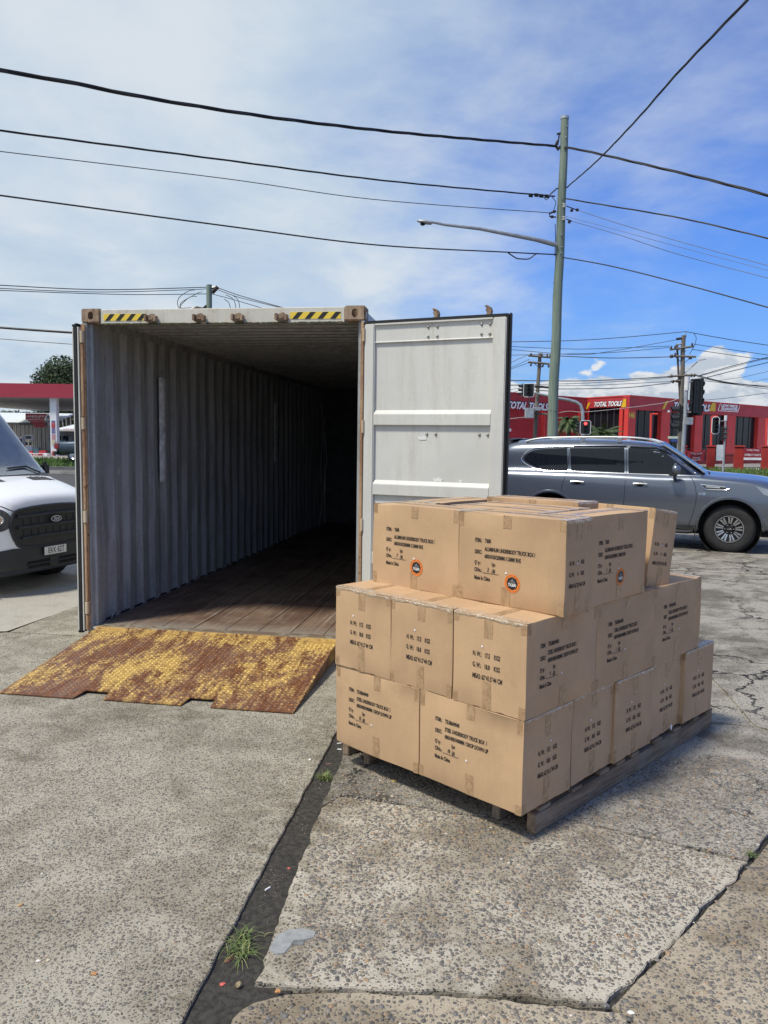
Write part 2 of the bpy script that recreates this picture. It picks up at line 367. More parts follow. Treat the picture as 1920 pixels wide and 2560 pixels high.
def flat(name, pts, z, mat): return tag(MB().prism(pts, 'z', z-.15, z).build(name, mat), kind='structure')
flat('road', [(-90, 20.9), (110, 20.9), (110, 40.6), (-90, 40.6)], -.1, m_asph)
for i, xx in enumerate((-15, -12.5, -10, 14, 17, 20, 23)):
    flat('lane_marking', [(xx, 30.0), (xx+1.2, 30.0), (xx+1.2, 30.14), (xx, 30.14)], -.094, m_white)
# left side: two kerbs, verge and raised forecourt
flat('kerb', [(-60, 40.6), (4, 40.6), (4, 40.95), (-60, 40.95)], .06, m_kerb)
flat('kerb', [(-60, 43.6), (4, 43.6), (4, 43.9), (-60, 43.9)], .17, simple('weathered dark kerb', (.13, .125, .12), .9, var=.3, scale=2))
flat('median', [(-60, 40.952), (4, 40.952), (4, 43.598), (-60, 43.598)], .045, m_asph)
m_lawn = simple('verge earth', (.05, .075, .02), .9, var=.4, scale=2)
sheet('grass_verge', -60, 4, 43.9, 50, m_lawn, 40, 6, lambda x, y: .16+.27*(y-43.9)/6.1)
flat('forecourt', [(-80, 50), (6, 50), (6, 130), (-80, 130)], .43, simple('forecourt concrete', (.30, .27, .25), .8, var=.15, scale=.6))
# right side: kerb with a rounded end, footpath, verge, yard of the shop
kp = [(16.6+1.7*(1-math.cos(a)), 40.6+1.2*(1-math.sin(a))) for a in [PI/2*i/6 for i in range(7)]]
kr = [(x, y) for x, y in [(90, 40.6), (19, 40.6), (18, 40.9), (17.3, 41.6), (17.0, 42.6), (17.0, 45), (90, 45)]]
flat('kerb', [(90, 40.6), (19, 40.6), (18, 40.9), (17.3, 41.6), (17.0, 42.6), (17.35, 42.6), (17.6, 41.75), (18.1, 41.2), (19.05, 40.9), (90, 40.9)], .02, simple('dark kerb stone', (.12, .115, .11), .9))
flat('footpath', [(90, 40.9), (19.05, 40.9), (18.1, 41.2), (17.6, 41.75), (17.35, 42.6), (8, 42.8), (8, 46), (90, 46)], .03, m_foot)
sheet('grass_verge', 8, 90, 46, 60, m_lawn, 50, 8, lambda x, y: .03+.05*math.sin(x*.4))
flat('shop_yard', [(4, 60), (110, 60), (110, 160), (4, 160)], .05, m_foot)

# blades of grass on the two verges (one mass each)
m_grass = simple('grass blade', (.10, .17, .035), .6, var=.35, scale=1.2)
def blades(name, n, fx, h, w, mat, label, seed, lean=.5, kind='stuff'):
    rs = np.random.RandomState(seed); vs = []; fs = []
    for i in range(n):
        x, y, z = fx(rs); a = rs.rand()*2*PI; hh = h*(.5+rs.rand()); ww = w*(.6+.8*rs.rand()); l = lean*hh*(rs.rand()-.2); b = rs.rand()*2*PI
        dx, dy = math.cos(a)*ww, math.sin(a)*ww; ex, ey = math.cos(b)*l, math.sin(b)*l
        k = len(vs); vs += [(x-dx, y-dy, z), (x+dx, y+dy, z), (x+ex*.4+dx*.7, y+ey*.4+dy*.7, z+hh*.6), (x+ex*.4-dx*.7, y+ey*.4-dy*.7, z+hh*.6), (x+ex, y+ey, z+hh)]
        fs += [(k, k+1, k+2, k+3), (k+3, k+2, k+4)]
    me = bpy.data.meshes.new(name); me.from_pydata(vs, [], fs); me.update()
    return tag(link(name, me, mat), label, 'grass', kind=kind)
blades('grass', 9000, lambda r: ((lambda x, y: (x, y, .03+.05*math.sin(x*.4)))(14+34*r.rand(), 46.2+13.5*r.rand())), .28, .03, m_grass, 'long green grass on the verge in front of the red tool shop', 3)
blades('grass', 6000, lambda r: ((lambda x, y: (x, y, .16+.27*(y-43.9)/6.1))(-24+14*r.rand(), 44.1+5.7*r.rand())), .14, .03, m_grass, 'short green grass strip between the kerb and the petrol station', 4)

# pebbles standing proud of the worn concrete
def pebble_mat(name, stops):
    m, N, b = newmat(name)
    pos = N.n('ShaderNodeNewGeometry')
    r = pos.outputs['Random Per Island']
    c = N.ramp(r, stops, 'LINEAR'); f = N.noise(pos.outputs['Position'], 300, 3, .6)
    c = N.mix(N.mr(f, .3, .7, 0, .35), c, (.28, .26, .23))
    setb(N, b, col=c, rough=.62, spec=.4); return m
stops = [(0, (.05, .052, .058)), (.22, (.10, .10, .095)), (.42, (.17, .15, .125)), (.60, (.13, .125, .13)), (.74, (.24, .20, .15)), (.88, (.27, .21, .145)), (.975, (.34, .20, .10)), (1, (.60, .56, .48))]
m_peb = pebble_mat('mixed river pebble', stops)
def patchy(x, y, r, s=0.0):
    return r.rand(len(x)) < .72+.34*np.sin(x*5.1+s+2*np.sin(y*3.3))*np.sin(y*6.3+1.5*np.sin(x*4.1))+.2*np.sin(x*17+y*11)
def pebbles(name, n, region, smin, smax, seed, label, sink=.55, ok=None):
    rs = np.random.RandomState(seed)
    pts = np.stack([region[0]+(region[1]-region[0])*rs.rand(n), region[2]+(region[3]-region[2])*rs.rand(n)], 1)
    if ok is not None: pts = pts[ok(pts[:, 0], pts[:, 1])]
    pts = pts[patchy(pts[:, 0], pts[:, 1], rs, seed)]
    n = len(pts)
    ring = 7; base = []
    for zz, rr in ((-.25, .98), (.45, .80)):
        for k in range(ring): base.append((rr*math.cos(2*PI*(k+.5*(zz > 0))/ring), rr*math.sin(2*PI*(k+.5*(zz > 0))/ring), zz))
    base.append((0, 0, .72)); base = np.array(base)
    fs = []
    for k in range(ring):
        k2 = (k+1) % ring; fs += [(k, k2, ring+k), (k2, ring+k2, ring+k), (ring+k, ring+k2, 2*ring)]
    fs = np.array(fs)
    s = (smin+(smax-smin)*rs.rand(n)**2.6)/2; asp = .55+.45*rs.rand(n); an = rs.rand(n)*PI; hh = s*(.25+.35*rs.rand(n))
    B = np.repeat(base[None], n, 0)*np.stack([s, s*asp, hh], 1)[:, None, :]*(1+.16*rs.randn(n, len(base), 1))
    ca, sa = np.cos(an), np.sin(an)
    xx = B[..., 0]*ca[:, None]-B[..., 1]*sa[:, None]+pts[:, 0:1]; yy = B[..., 0]*sa[:, None]+B[..., 1]*ca[:, None]+pts[:, 1:2]; zz = B[..., 2]-.0+.0*hh[:, None]
    vs = np.stack([xx, yy, zz], -1).reshape(-1, 3); F = (fs[None]+(np.arange(n)*len(base))[:, None, None]).reshape(-1, 3)
    me = bpy.data.meshes.new(name); me.vertices.add(len(vs)); me.vertices.foreach_set('co', vs.ravel())
    me.loops.add(len(F)*3); me.loops.foreach_set('vertex_index', F.ravel().astype(np.int32)); me.polygons.add(len(F)); me.polygons.foreach_set('loop_start', np.arange(0, len(F)*3, 3, dtype=np.int32)); me.polygons.foreach_set('loop_total', np.full(len(F), 3, dtype=np.int32))
    me.polygons.foreach_set('use_smooth', np.ones(len(F), dtype=bool)); me.update(calc_edges=True)
    return tag(link(name, me, m_peb), label, 'pebbles', kind='stuff')
def side(a, b): return lambda x, y: (b[0]-a[0])*(y-a[1])-(b[1]-a[1])*(x-a[0])
gle = lambda y: -.29-.134*(4.66-y); gre = lambda y: -.15-.134*(4.66-y)
dg = side(W2(c2), W2(c3))
pebbles('pebbles', 48000, (-.3, 2.4, 2.42, 4.4), .005, .022, 11, 'small river pebbles exposed in the pale slab in front of the pallet', ok=lambda x, y: (x > gre(y)+.02) & (dg(x, y) > .03) & (y > 2.47))
pebbles('pebbles', 22000, (.3, 3.0, 1.9, 4.2), .005, .024, 12, 'small river pebbles exposed in the warm slab at the right corner', ok=lambda x, y: (dg(x, y) < -.02) & (x > gre(y)+.02))
pebbles('pebbles', 3000, (-.6, .8, 1.9, 2.36), .006, .024, 14, 'small river pebbles exposed in the broken slab at the near edge', ok=lambda x, y: (x > gre(y)+.05))
pebbles('pebbles', 56000, (-2.6, -.2, 1.9, 4.9), .0035, .011, 13, 'fine stone chips exposed in the grey slab left of the gutter', ok=lambda x, y: (x < gle(y)-.01))

ob = pebbles('grit', 15000, (-.75, .1, 1.9, 4.6), .002, .007, 17, 'loose grit and tiny stones lying in the gutter', ok=lambda x, y: (x > gle(y)+.008) & (x < gre(y)-.02) & (np.sin(x*31+y*9)+np.sin(y*7) > .2)); ob.location.z = -.016
# ------------------------------------------------------------------ shipping container
def cpaint(name, c, dirtc, thr=.55, amt=.6, streak=True, rust=0.0, rough=.45):
    m, N, b = newmat(name)
    oc = N.n('ShaderNodeTexCoord').outputs['Object']
    st = N.n('ShaderNodeMapping', {0: oc, 3: (7, 7, .8)}).outputs[0]
    a = N.noise(st, 1.6, 8, .65, .3); f = N.noise(oc, 30, 6, .7); bgn = N.noise(oc, 1.1, 5, .6, .4); sc = N.noise(N.n('ShaderNodeMapping', {0: oc, 2: (.3, .2, .5), 3: (1, 1, .12)}).outputs[0], 90, 3, .7)
    k = N.math('ADD', N.math('MULTIPLY', a, .5), N.math('ADD', N.math('MULTIPLY', bgn, .3), N.math('MULTIPLY', f, .2)))
    base = N.mix(N.mr(bgn, .3, .7), tuple(x*.90 for x in c), tuple(min(1, x*1.05) for x in c))
    col_ = N.mix(N.mr(k, thr-.05, thr+.12, 0, amt), base, dirtc)
    col_ = N.mix(N.mr(sc, .68, .74, 0, .35), col_, tuple(x*.55 for x in c))
    if rust:
        rn = N.noise(oc, 9, 9, .7, .6); rm = N.mr(rn, .78-rust*.4, .84-rust*.4)
        col_ = N.mix(rm, col_, N.mix(N.mr(f, .3, .7), (.07, .028, .014), (.27, .12, .045)))
        rough = N.math('ADD', rough, N.math('MULTIPLY', rm, .4))
    bn = N.n('ShaderNodeBump', {'Strength': .5, 'Distance': .0012, 'Height': k})
    setb(N, b, col=col_, rough=rough, nor=bn.outputs[0], spec=.35); return m
m_cin = cpaint('container wall paint', (.42, .43, .43), (.19, .19, .185), .47, .7)
m_far = simple('bulkhead paint with painted gloom', (.07, .075, .08), .7, var=.3)  # end wall: near-black colour stands in for the gloom deep inside the container
m_cdoor = cpaint('container door paint', (.62, .62, .585), (.42, .39, .32), .53, .42, rust=.06)
m_chead = cpaint('weathered beige header paint', (.62, .60, .52), (.33, .28, .20), .52, .6, rust=.22)
m_crust = cpaint('rusty post paint', (.55, .36, .20), (.20, .09, .05), .45, .75, rust=.50, rough=.7)
m_ccast = cpaint('rusty corner casting', (.42, .31, .21), (.12, .07, .045), .46, .8, rust=.5, rough=.75)
m_knuck = cpaint('cream hinge paint', (.58, .48, .33), (.25, .15, .08), .5, .6, rust=.35, rough=.6)
m_sill = cpaint('worn sill steel', (.34, .33, .27), (.13, .09, .06), .42, .9, rust=.5, rough=.6)
m_gask = simple('black rubber gasket', (.012, .012, .014), .55, var=.3, scale=20)
m_ystick = simple('yellow warning sticker', (.80, .58, .06), .4, var=.06)
m_black = simple('black print', (.012, .012, .012), .5)
m_bolt = simple('galvanised bolt', (.30, .30, .28), .45, .6, var=.3, scale=60)
m_moss = simple('moss and grime', (.08, .075, .035), .95, var=.5, scale=40)
m_paper = simple('torn white paper', (.75, .75, .74), .7, var=.05)
m_foil = simple('silver desiccant bag', (.78, .80, .82), .35, .0, var=.2, scale=14, bump=.01, bscale=18)
mfl, Nf, bf = newmat('container plywood floor')
oc = Nf.n('ShaderNodeTexCoord').outputs['Object']
gr = Nf.noise(Nf.n('ShaderNodeMapping', {0: oc, 3: (14, 1.0, 1)}).outputs[0], 2.2, 8, .7, .3)
scr = Nf.noise(Nf.n('ShaderNodeMapping', {0: oc, 2: (0, 0, .22), 3: (30, .55, 1)}).outputs[0], 1.6, 6, .7, .2)
sc2 = Nf.noise(Nf.n('ShaderNodeMapping', {0: oc, 2: (0, 0, -.34), 3: (38, .7, 1)}).outputs[0], 1.3, 6, .7, .2)
blo = Nf.noise(oc, 1.7, 7, .65, .6)
c = Nf.mix(Nf.mr(blo, .35, .65), (.10, .055, .036), (.20, .135, .095))
c = Nf.mix(Nf.mr(gr, .45, .7, 0, .6), c, (.07, .045, .035))
c = Nf.mix(Nf.mr(scr, .56, .66, 0, .75), c, (.36, .30, .25)); c = Nf.mix(Nf.mr(sc2, .60, .68, 0, .6), c, (.38, .33, .28))
sp = Nf.n('ShaderNodeSeparateXYZ', {0: oc}).outputs[1]
c = Nf.mix(Nf.mr(sp, .45, .02, 0, .55), c, (.30, .28, .24))
setb(Nf, bf, col=c, rough=.7, nor=Nf.n('ShaderNodeBump', {'Strength': .6, 'Distance': .002, 'Height': gr}).outputs[0])

CW, CH, CD = 2.438, 2.896, 9.12
ct = empty('shipping_container', C0, -CY)
tag(ct, 'long pale grey steel shipping container standing open with a rusty corner frame', 'shipping container')
def wallmesh(name, x, zb, zt, y0, y1, sgn):
    mb = MB(); pit = .278; ys = []; y = y0+.10; pts = [(x, y0)]
    while y < y1-pit:
        pts += [(x, y), (x, y+.070), (x-sgn*.036, y+.138), (x-sgn*.036, y+.210)]; y += pit
    pts += [(x, y), (x, y1)]
    nz = 14; rs = random.Random(3)
    vs = []
    for (px_, py_) in pts:
        for k in range(nz+1):
            z = zb+(zt-zb)*k/nz
            d = noise.noise(Vector((py_*1.3, z*1.4, 4)))*.010*math.sin(PI*k/nz) + (noise.noise(Vector((py_*6, z*2.5, 8)))*.006 if z < 1.2 else 0)
            vs.append((px_+d, py_+d*.5, z))
    n = nz+1; fs = [(i*n+k, (i+1)*n+k, (i+1)*n+k+1, i*n+k+1) for i in range(len(pts)-1) for k in range(nz)]
    mb.add(vs, fs); o = mb.build(name, m_cin, ct)
    return o
WX0, WX1 = .045, CW-.045
FZ = .165
wallmesh('side_wall', WX0+.0, FZ-.03, 2.79, .06, CD-.05, 1)
wallmesh('side_wall', WX1, FZ-.03, 2.79, .06, CD-.05, -1)
MB().box(WX0-.05, WX0+.012, .05, CD-.05, 2.775, 2.86).build('top_rail', m_cin, ct, bevel=.004)
MB().box(WX1-.012, WX1+.045, .05, CD-.05, 2.775, 2.86).build('top_rail', m_chead, ct, bevel=.004)
MB().box(WX0-.045, WX0-.002, .05, CD-.05, .05, FZ-.02).build('bottom_rail', m_cin, ct)
MB().box(WX1+.002, WX1+.045, .05, CD-.05, .05, FZ-.02).build('bottom_rail', m_cin, ct)
rf = MB(); pts = []; y = .12
while y < CD-.2:
    pts += [(y, 2.832), (y+.06, 2.832), (y+.095, 2.862), (y+.17, 2.862)]; y += .209
pts += [(CD-.03, 2.842)]
vs = []; 
for (yy, zz) in pts: vs += [(WX0, yy, zz), (WX1, yy, zz)]
rf.add(vs, [(2*i, 2*i+1, 2*i+3, 2*i+2) for i in range(len(pts)-1)]); rf.build('roof', m_cin, ct)
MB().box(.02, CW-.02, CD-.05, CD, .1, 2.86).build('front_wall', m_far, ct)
# floor: long boards with gaps
nb = 8; bw = (WX1-WX0-.02)/nb
for i in range(nb):
    MB().box(WX0+.01+i*bw+.003, WX0+.01+(i+1)*bw-.003, .10, CD-.06, FZ-.028, FZ+random.uniform(-.001, .001)).build('floor_board', mfl, ct, bevel=.002)
MB().box(WX0, WX1, .1, CD-.05, .03, FZ-.03).build('underframe', m_sill, ct)
# door sill
MB().prism([(0.0, .02), (0.0, FZ-.012), (.012, FZ), (.098, FZ+.004), (.098, .02)], 'x', .05, CW-.05).build('door_sill', m_sill, ct, bevel=.002)
tl = MB(); tl.box(.055, CW-.055, -.006, .004, FZ-.022, FZ-.004); tl.build('sill_edge', m_chead, ct, bevel=.002)
# posts
MB().prism([(0, 0), (.045, 0), (.045, .045), (.075, .045), (.075, .11), (0, .11)], 'z', .118, CH-.118).build('corner_post', m_cin, ct, bevel=.003)
MB().prism([(CW-.030, 0), (CW, 0), (CW, .11), (CW-.060, .11), (CW-.060, .045), (CW-.030, .045)], 'z', .118, CH-.118).build('corner_post', m_cin, ct, bevel=.003)
MB().box(-.002, .034, -.014, -.001, .13, CH-.13).build('hinge_flange', m_crust, ct, bevel=.003)
MB().box(CW-.030, CW-.006, -.010, -.001, .13, CH-.13).build('hinge_flange', m_crust, ct, bevel=.003)
for z in (.33, 1.13, 1.93, 2.66):
    MB().tube([(.012, -.020, z-.05), (.012, -.020, z+.05)], .019, 10).build('hinge_knuckle', m_knuck, ct, smooth=True)
    MB().tube([(CW-.004, -.020, z-.05), (CW-.004, -.020, z+.05)], .012, 10).build('hinge_knuckle', m_knuck, ct, smooth=True)
for z0, z1 in ((.14, .27), (.39, 1.07), (1.19, 1.87), (1.99, 2.60)):
    MB().tube([(.010, -.016, z0), (.010, -.016, z1)], .014, 8).build('hinge_rod', m_crust, ct, smooth=True)
# corner castings with their oval holes
def casting(x0, z0, mir=1):
    o = MB().box(x0, x0+.170, -.006, .156, z0, z0+.118).build('corner_casting', m_ccast, ct, bevel=.009)
    cx = x0+.085; cu = MB(); pr = []
    for k in range(20):
        a = 2*PI*k/20; pr.append((cx+.0245*math.cos(a), z0+.059+.034*math.copysign(abs(math.sin(a))**.7, math.sin(a))))
    cu.prism(pr, 'y', -.05, .10); boolean(o, cu)
    sx = (x0-.02, x0+.05) if x0 < 1 else (x0+.12, x0+.19)
    cu = MB().prism([(.075+.03*math.cos(2*PI*k/16), z0+.059+.036*math.sin(2*PI*k/16)) for k in range(16)], 'x', *sx); boolean(o, cu)
    cu = MB().prism([(cx+.045*math.cos(2*PI*k/16), .08+.03*math.sin(2*PI*k/16)) for k in range(16)], 'z', z0+.06, z0+.2); boolean(o, cu)
    return o
for x0 in (-.002, CW-.168):
    casting(x0, CH-.118); casting(x0, .0)
# header
hd = MB().prism([(.008, CH-.128), (.008, CH-.012), (.02, CH-.006), (.13, CH-.004), (.13, CH-.06), (.035, CH-.06), (.035, CH-.128)], 'x', .168, CW-.170).build('door_header', m_chead, ct, bevel=.002)
mo = MB(); rs = random.Random(5)
for i in range(240):
    x = .17+ (rs.random()**1.5)*2.05; w = .01+.03*rs.random(); h = .003+.010*rs.random()
    mo.box(x, x+w, -.001-.006*rs.random(), .006, CH-.130-h*.7, CH-.130+h*.5)
tag(mo.build('moss', m_moss, ct, bevel=.0), kind='stuff')
def sticker(x0, x1, z0, z1):
    s = MB().box(x0, x1, .0052, .0075, z0, z1).build('hazard_sticker', m_ystick, ct)
    n = 4; p = (x1-x0)/n
    for k in range(n):
        a = x0+p*(k+.28); MB().prism([(a-.012, z0+.001), (a+p*.42-.012, z0+.001), (a+p*.42+.035, z1-.001), (a+.035, z1-.001)], 'y', .0035, .0050).build('black_stripe', m_black, s)
sticker(.195, .575, CH-.102, CH-.046); sticker(CW-.62, CW-.20, CH-.102, CH-.046)
for x in (.635, 1.055, 1.385, 1.755):
    k = MB(); k.prism([(x-.045, CH-.118), (x+.045, CH-.118), (x+.045, CH-.085), (x+.015, CH-.050), (x-.012, CH-.058), (x-.045, CH-.075)], 'y', -.030, .004)
    k.box(x-.052, x-.030, -.055, .0, CH-.112, CH-.062); k.box(x+.025, x+.052, -.050, .0, CH-.118, CH-.070); k.box(x-.02, x+.02, -.042, -.02, CH-.105, CH-.088)
    k.build('cam_keeper', m_ccast, ct, bevel=.004)
# lashing rings along the floor and the roof rail
for side_x, sg in ((WX0, 1), (WX1, -1)):
    for i in range(9):
        y = .33+i*.98; mb = MB(); mb.tube([(side_x+sg*(.02+.02*math.sin(t)), y+.035*math.cos(t), FZ+.005+.045*abs(math.sin(t))) for t in [PI*j/8 for j in range(9)]], .006, 6)
        mb.build('lashing_ring', m_bolt, ct, smooth=True)
MB().tube([(WX0-.01, .1, FZ+.004), (WX0-.01, CD-.1, FZ+.004)], .008, 6).build('floor_seal', m_gask, ct)
# thin cables hanging inside near the far end
MB().tube([(WX0+.12, 8.5, 2.3), (WX0+.05, 8.45, 1.4), (WX0+.075, 8.5, .8), (WX0+.02, 8.5, FZ)], .004, 5).build('hanging_cord', m_foil, ct)
MB().tube([(WX0+.02, 8.6, 2.5), (WX0+.14, 8.6, 1.5), (WX0+.10, 8.55, .9), (WX0+.03, 8.5, FZ)], .004, 5).build('hanging_cord', m_foil, ct)

# doors: local frame x along the leaf from the hinge, y = thickness (inner face at y=0 looks to -y), z up
def door(M, name, full=True):
    d = empty(name); d.parent = ct; d.matrix_local = M
    Z0, Z1 = .125, 2.745; WD = 1.175
    MB().box(.004, .092, 0, .05, Z0, Z1).build('stile', m_cdoor, d, bevel=.007)
    MB().box(WD-.108, WD-.004, 0, .05, Z0, Z1).build('stile', m_cdoor, d, bevel=.007)
    MB().box(.092, WD-.108, .030, .045, Z0, Z1).build('panel', m_cdoor, d)
    MB().box(.093, WD-.109, .001, .031, Z1-.012, Z1).build('top_edge', m_cdoor, d)
    MB().prism([(.029, Z1-.150), (.012, Z1-.150), (.012, Z1-.146), (.020, Z1-.140), (.020, Z1-.012), (.029, Z1-.012)], 'x', .0925, WD-.1085).build('bolt_plate', m_cdoor, d)
    for zt in (2.055, 1.495, .930, .36):
        MB().prism([(.029, zt+.010), (.004, zt-.022), (.002, zt-.028), (.002, zt-.108), (.004, zt-.112), (.029, zt-.116)], 'x', .0925, WD-.1085).build('rib', m_cdoor, d, bevel=.0025)
    bz = [(Z1-.045, .021), (Z1-.118, .021)]
    spots = [(x, z, y) for x in (.545, .620, .975, 1.040) for z, y in bz] + [(x, 1.875, .030) for x in (.545, .620, .975, 1.040)]
    for x, z, y in spots:
        T = Matrix.Translation((x, y, z)) @ Matrix.Rotation(PI/2, 4, 'X')
        b = MB().lathe([(.0005, .012), (.006, .011), (.010, .007), (.012, 0), (.0005, 0)], 12, T).build('bolt', m_bolt, d, smooth=True)
    # gasket round the leaf, on its edges
    g_ = MB(); g_.box(WD-.004, WD+.012, .006, .048, Z0-.02, Z1+.022); g_.box(WD+.012, WD+.026, .022, .060, Z0-.025, Z1+.03); g_.box(-.006, WD-.004, .006, .048, Z1, Z1+.020); g_.box(-.006, WD+.0, .026, .058, Z1+.020, Z1+.028)
    g_.box(-.006, .004, .016, .05, Z0-.02, Z1); g_.box(-.006, WD-.004, .006, .048, Z0-.02, Z0)
    g_.build('gasket', m_gask, d, bevel=.004)
    MB().box(.0, WD-.0, .0505, .062, Z0, Z1).build('outer_sheet', m_cdoor, d)
    for x in (.585, 1.01):
        r_ = MB().tube([(x, .085, Z0-.03), (x, .085, Z1+.05)], .016, 10).build('locking_bar', m_bolt, d, smooth=True)
        c_ = MB(); c_.prism([(x-.022, Z1+.028), (x+.020, Z1+.028), (x+.026, Z1+.060), (x+.018, Z1+.085), (x-.012, Z1+.105), (x-.036, Z1+.100), (x-.014, Z1+.082), (x-.026, Z1+.066), (x-.010, Z1+.050)], 'y', .065, .105)
        c_.build('cam', m_ccast, r_, bevel=.004)
        for z in (.5, 1.5, 2.4): MB().box(x-.04, x+.04, .062, .105, z-.03, z+.03).build('bar_bracket', m_cdoor, r_, bevel=.004)
    return d
def cmat(x, y, ang):       # in container coordinates; leaf direction at ang from +x, inner face to the right of it
    return Matrix.Translation((x, y, 0)) @ Matrix.Rotation(ang, 4, 'Z')
AR = -(math.atan2(.416, .909)-CY)
rd = door(cmat(CW-.004, -.016, AR), 'door')
rd['label'] = 'right door swung open, its pale inner face towards the viewer'
# left leaf folded back along the left side: hinge edge at the front, inner face outwards
dl = door(Matrix.Translation((-.018, .012, 0)) @ Matrix.Rotation(math.radians(91.5), 4, 'Z'), 'door')
dl.matrix_local = Matrix.Translation((-.050, -.012, 0)) @ Matrix.Rotation(math.radians(90.8), 4, 'Z') @ Matrix.Scale(-1, 4, (0, 1, 0))
dl['label'] = 'left door folded back along the side, only its gasket edge showing'
# fix the mirrored leaf: rebuild as plain transform (outer sheet towards the container side)
dl.matrix_local = Matrix.Translation((-.088, -.012, 0)) @ Matrix.Rotation(math.radians(90.8), 4, 'Z') @ Matrix.Scale(-1, 4, (0, 1, 0))
# torn paper on the door
def scrap(x, z, w, h, seed, lab):
    rs = random.Random(seed); pts = [(x+w*(a+rs.uniform(-.08, .08)), z+h*(b+rs.uniform(-.12, .12))) for a, b in ((0, .9), (.3, .8), (.55, 1), (.8, .7), (1, .75), (.9, .1), (.6, .2), (.35, -.05), (.08, .1))]
    o = MB().prism(pts, 'y', .026, .0285).build('paper_scrap', m_paper); o.matrix_world = ct.matrix_basis @ rd.matrix_local
    tag(o, lab, 'paper scrap', 'torn paper left on the container door')
ct.rotation_euler = (0, 0, -CY); bpy.context.view_layer.update()
CM = Matrix.Translation(C0) @ Matrix.Rotation(-CY, 4, 'Z')
def scrap_place(*a):
    scrap(*a)
scrap(.475, 1.828, .070, .030, 1, 'torn white paper below the bolts on the open door')
scrap(.60, 1.500, .085, .036, 2, 'widest white paper scrap on the lower door rib')
scrap(.82, 1.500, .030, .028, 3, 'tiny white paper scrap to the right on the lower door rib')
for o in bpy.data.objects:
    if o.name.startswith('paper_scrap'): o.matrix_world = CM @ rd.matrix_local
# silver desiccant bags on the left wall
def bag(y, z0, z1, w, lab, seed):
    mb = MB(); n = 16; vs = []; 
    for k in range(n+1):
        z = z0+(z1-z0)*k/n; t = .022*abs(math.sin(PI*k/n*6))**.5+.004 if k not in (0, n) else .002
        for j in range(5):
            a = j/4; vs.append((WX0+.004+t*math.sin(PI*a)+.004*noise.noise(Vector((k*.7, j, seed))), y+w*(a-.5)+.006*noise.noise(Vector((k*.5, seed, 1))), z))
    mb.add(vs, [(k*5+j, k*5+j+1, (k+1)*5+j+1, (k+1)*5+j) for k in range(n) for j in range(4)])
    o = mb.build('desiccant_bag', m_foil, smooth=True); o.matrix_world = CM; tag(o, lab, 'desiccant bag', 'silver bags hanging on the inner container wall')
    h = MB().tube([(WX0+.01, y, z1), (WX0+.02, y, z1+.03), (WX0-.005, y, z1+.07)], .006, 6).build('hook', m_bolt, o)
bag(1.47, 1.36, 2.44, .16, 'crinkled silver bag strip nearest the doorway on the left wall', 1)
bag(5.55, 1.45, 2.40, .13, 'dim silver bag strip deep inside the container', 2)

# ------------------------------------------------------------------ yellow loading ramp
m, N, b = newmat('worn yellow rusty paint')
oc = N.n('ShaderNodeTexCoord').outputs['Object']; geo = N.n('ShaderNodeNewGeometry')
ms = N.n('ShaderNodeMapping', {0: oc, 2: (0, 0, .35), 3: (1.6, .75, 1)}).outputs[0]
a = N.noise(ms, 1.15, 7, .62, 1.1); f = N.noise(oc, 34, 6, .7); mid = N.noise(N.n('ShaderNodeMapping', {0: oc, 3: (3.5, 1, 1)}).outputs[0], 3.5, 6, .65, .5)
k = N.math('ADD', N.math('MULTIPLY', a, .46), N.math('ADD', N.math('MULTIPLY', mid, .30), N.math('MULTIPLY', f, .24)))
spz = N.n('ShaderNodeSeparateXYZ', {0: oc})
k = N.math('ADD', k, N.mr(spz.outputs[1], -.30, .0, 0, .055))
k = N.math('ADD', k, N.mr(spz.outputs[1], -.9, -1.25, 0, -.03)); kf = N.math('ADD', k, N.math('MULTIPLY', N.math('SUBTRACT', N.noise(oc, 75, 3, .6), .5), .16)); msk = N.mr(kf, .48, .575, 0, .92)
yel = N.mix(N.mr(f, .3, .7), (.50, .34, .08), (.70, .52, .18))
rus = N.mix(N.mr(mid, .35, .65), (.13, .055, .028), (.20, .13, .10)); rus = N.mix(N.mr(f, .4, .7, 0, .6), rus, (.36, .15, .045))
setb(N, b, col=N.mix(msk, rus, yel), rough=N.math('ADD', .42, N.math('MULTIPLY', f, .3)), metal=0.0, spec=.4, nor=N.n('ShaderNodeBump', {'Strength': .5, 'Distance': .001, 'Height': k}).outputs[0])
m_ramp = m
m_tread = m.copy(); m_tread.name = 'worn raised chequer'
for nd in m_tread.node_tree.nodes:
    if nd.type == 'MIX':
        for k_ in (6, 7):
            if not nd.inputs[k_].is_linked: c_ = nd.inputs[k_].default_value; nd.inputs[k_].default_value = (min(1, c_[0]*1.3), min(1, c_[1]*1.3), min(1, c_[2]*1.3), 1)
for nd in m_ramp.node_tree.nodes:
    if nd.type == 'MIX':
        for k_ in (6, 7):
            if not nd.inputs[k_].is_linked: c_ = nd.inputs[k_].default_value; nd.inputs[k_].default_value = (c_[0]*.74, c_[1]*.66, c_[2]*.62, 1)
R0 = C0 + CA*.10 + CB*(-.088)
rp = empty('loading_ramp', R0, -CY-.006)
tag(rp, 'rusty yellow chequer plate ramp leading up to the container doorway', 'ramp')
RW, RL = 2.15, 1.28; Z_T, Z_B = .155, .012
def rz(v): return Z_T+(Z_B-Z_T)*v/RL
out = [(0, 0), (0, 1.28), (.57, 1.285), (.59, 1.15), (.77, 1.15), (.78, 1.27), (1.35, 1.275), (1.37, 1.155), (1.55, 1.155), (1.56, 1.275), (2.14, 1.275), (2.15, 0)]
mb = MB(); n = len(out)
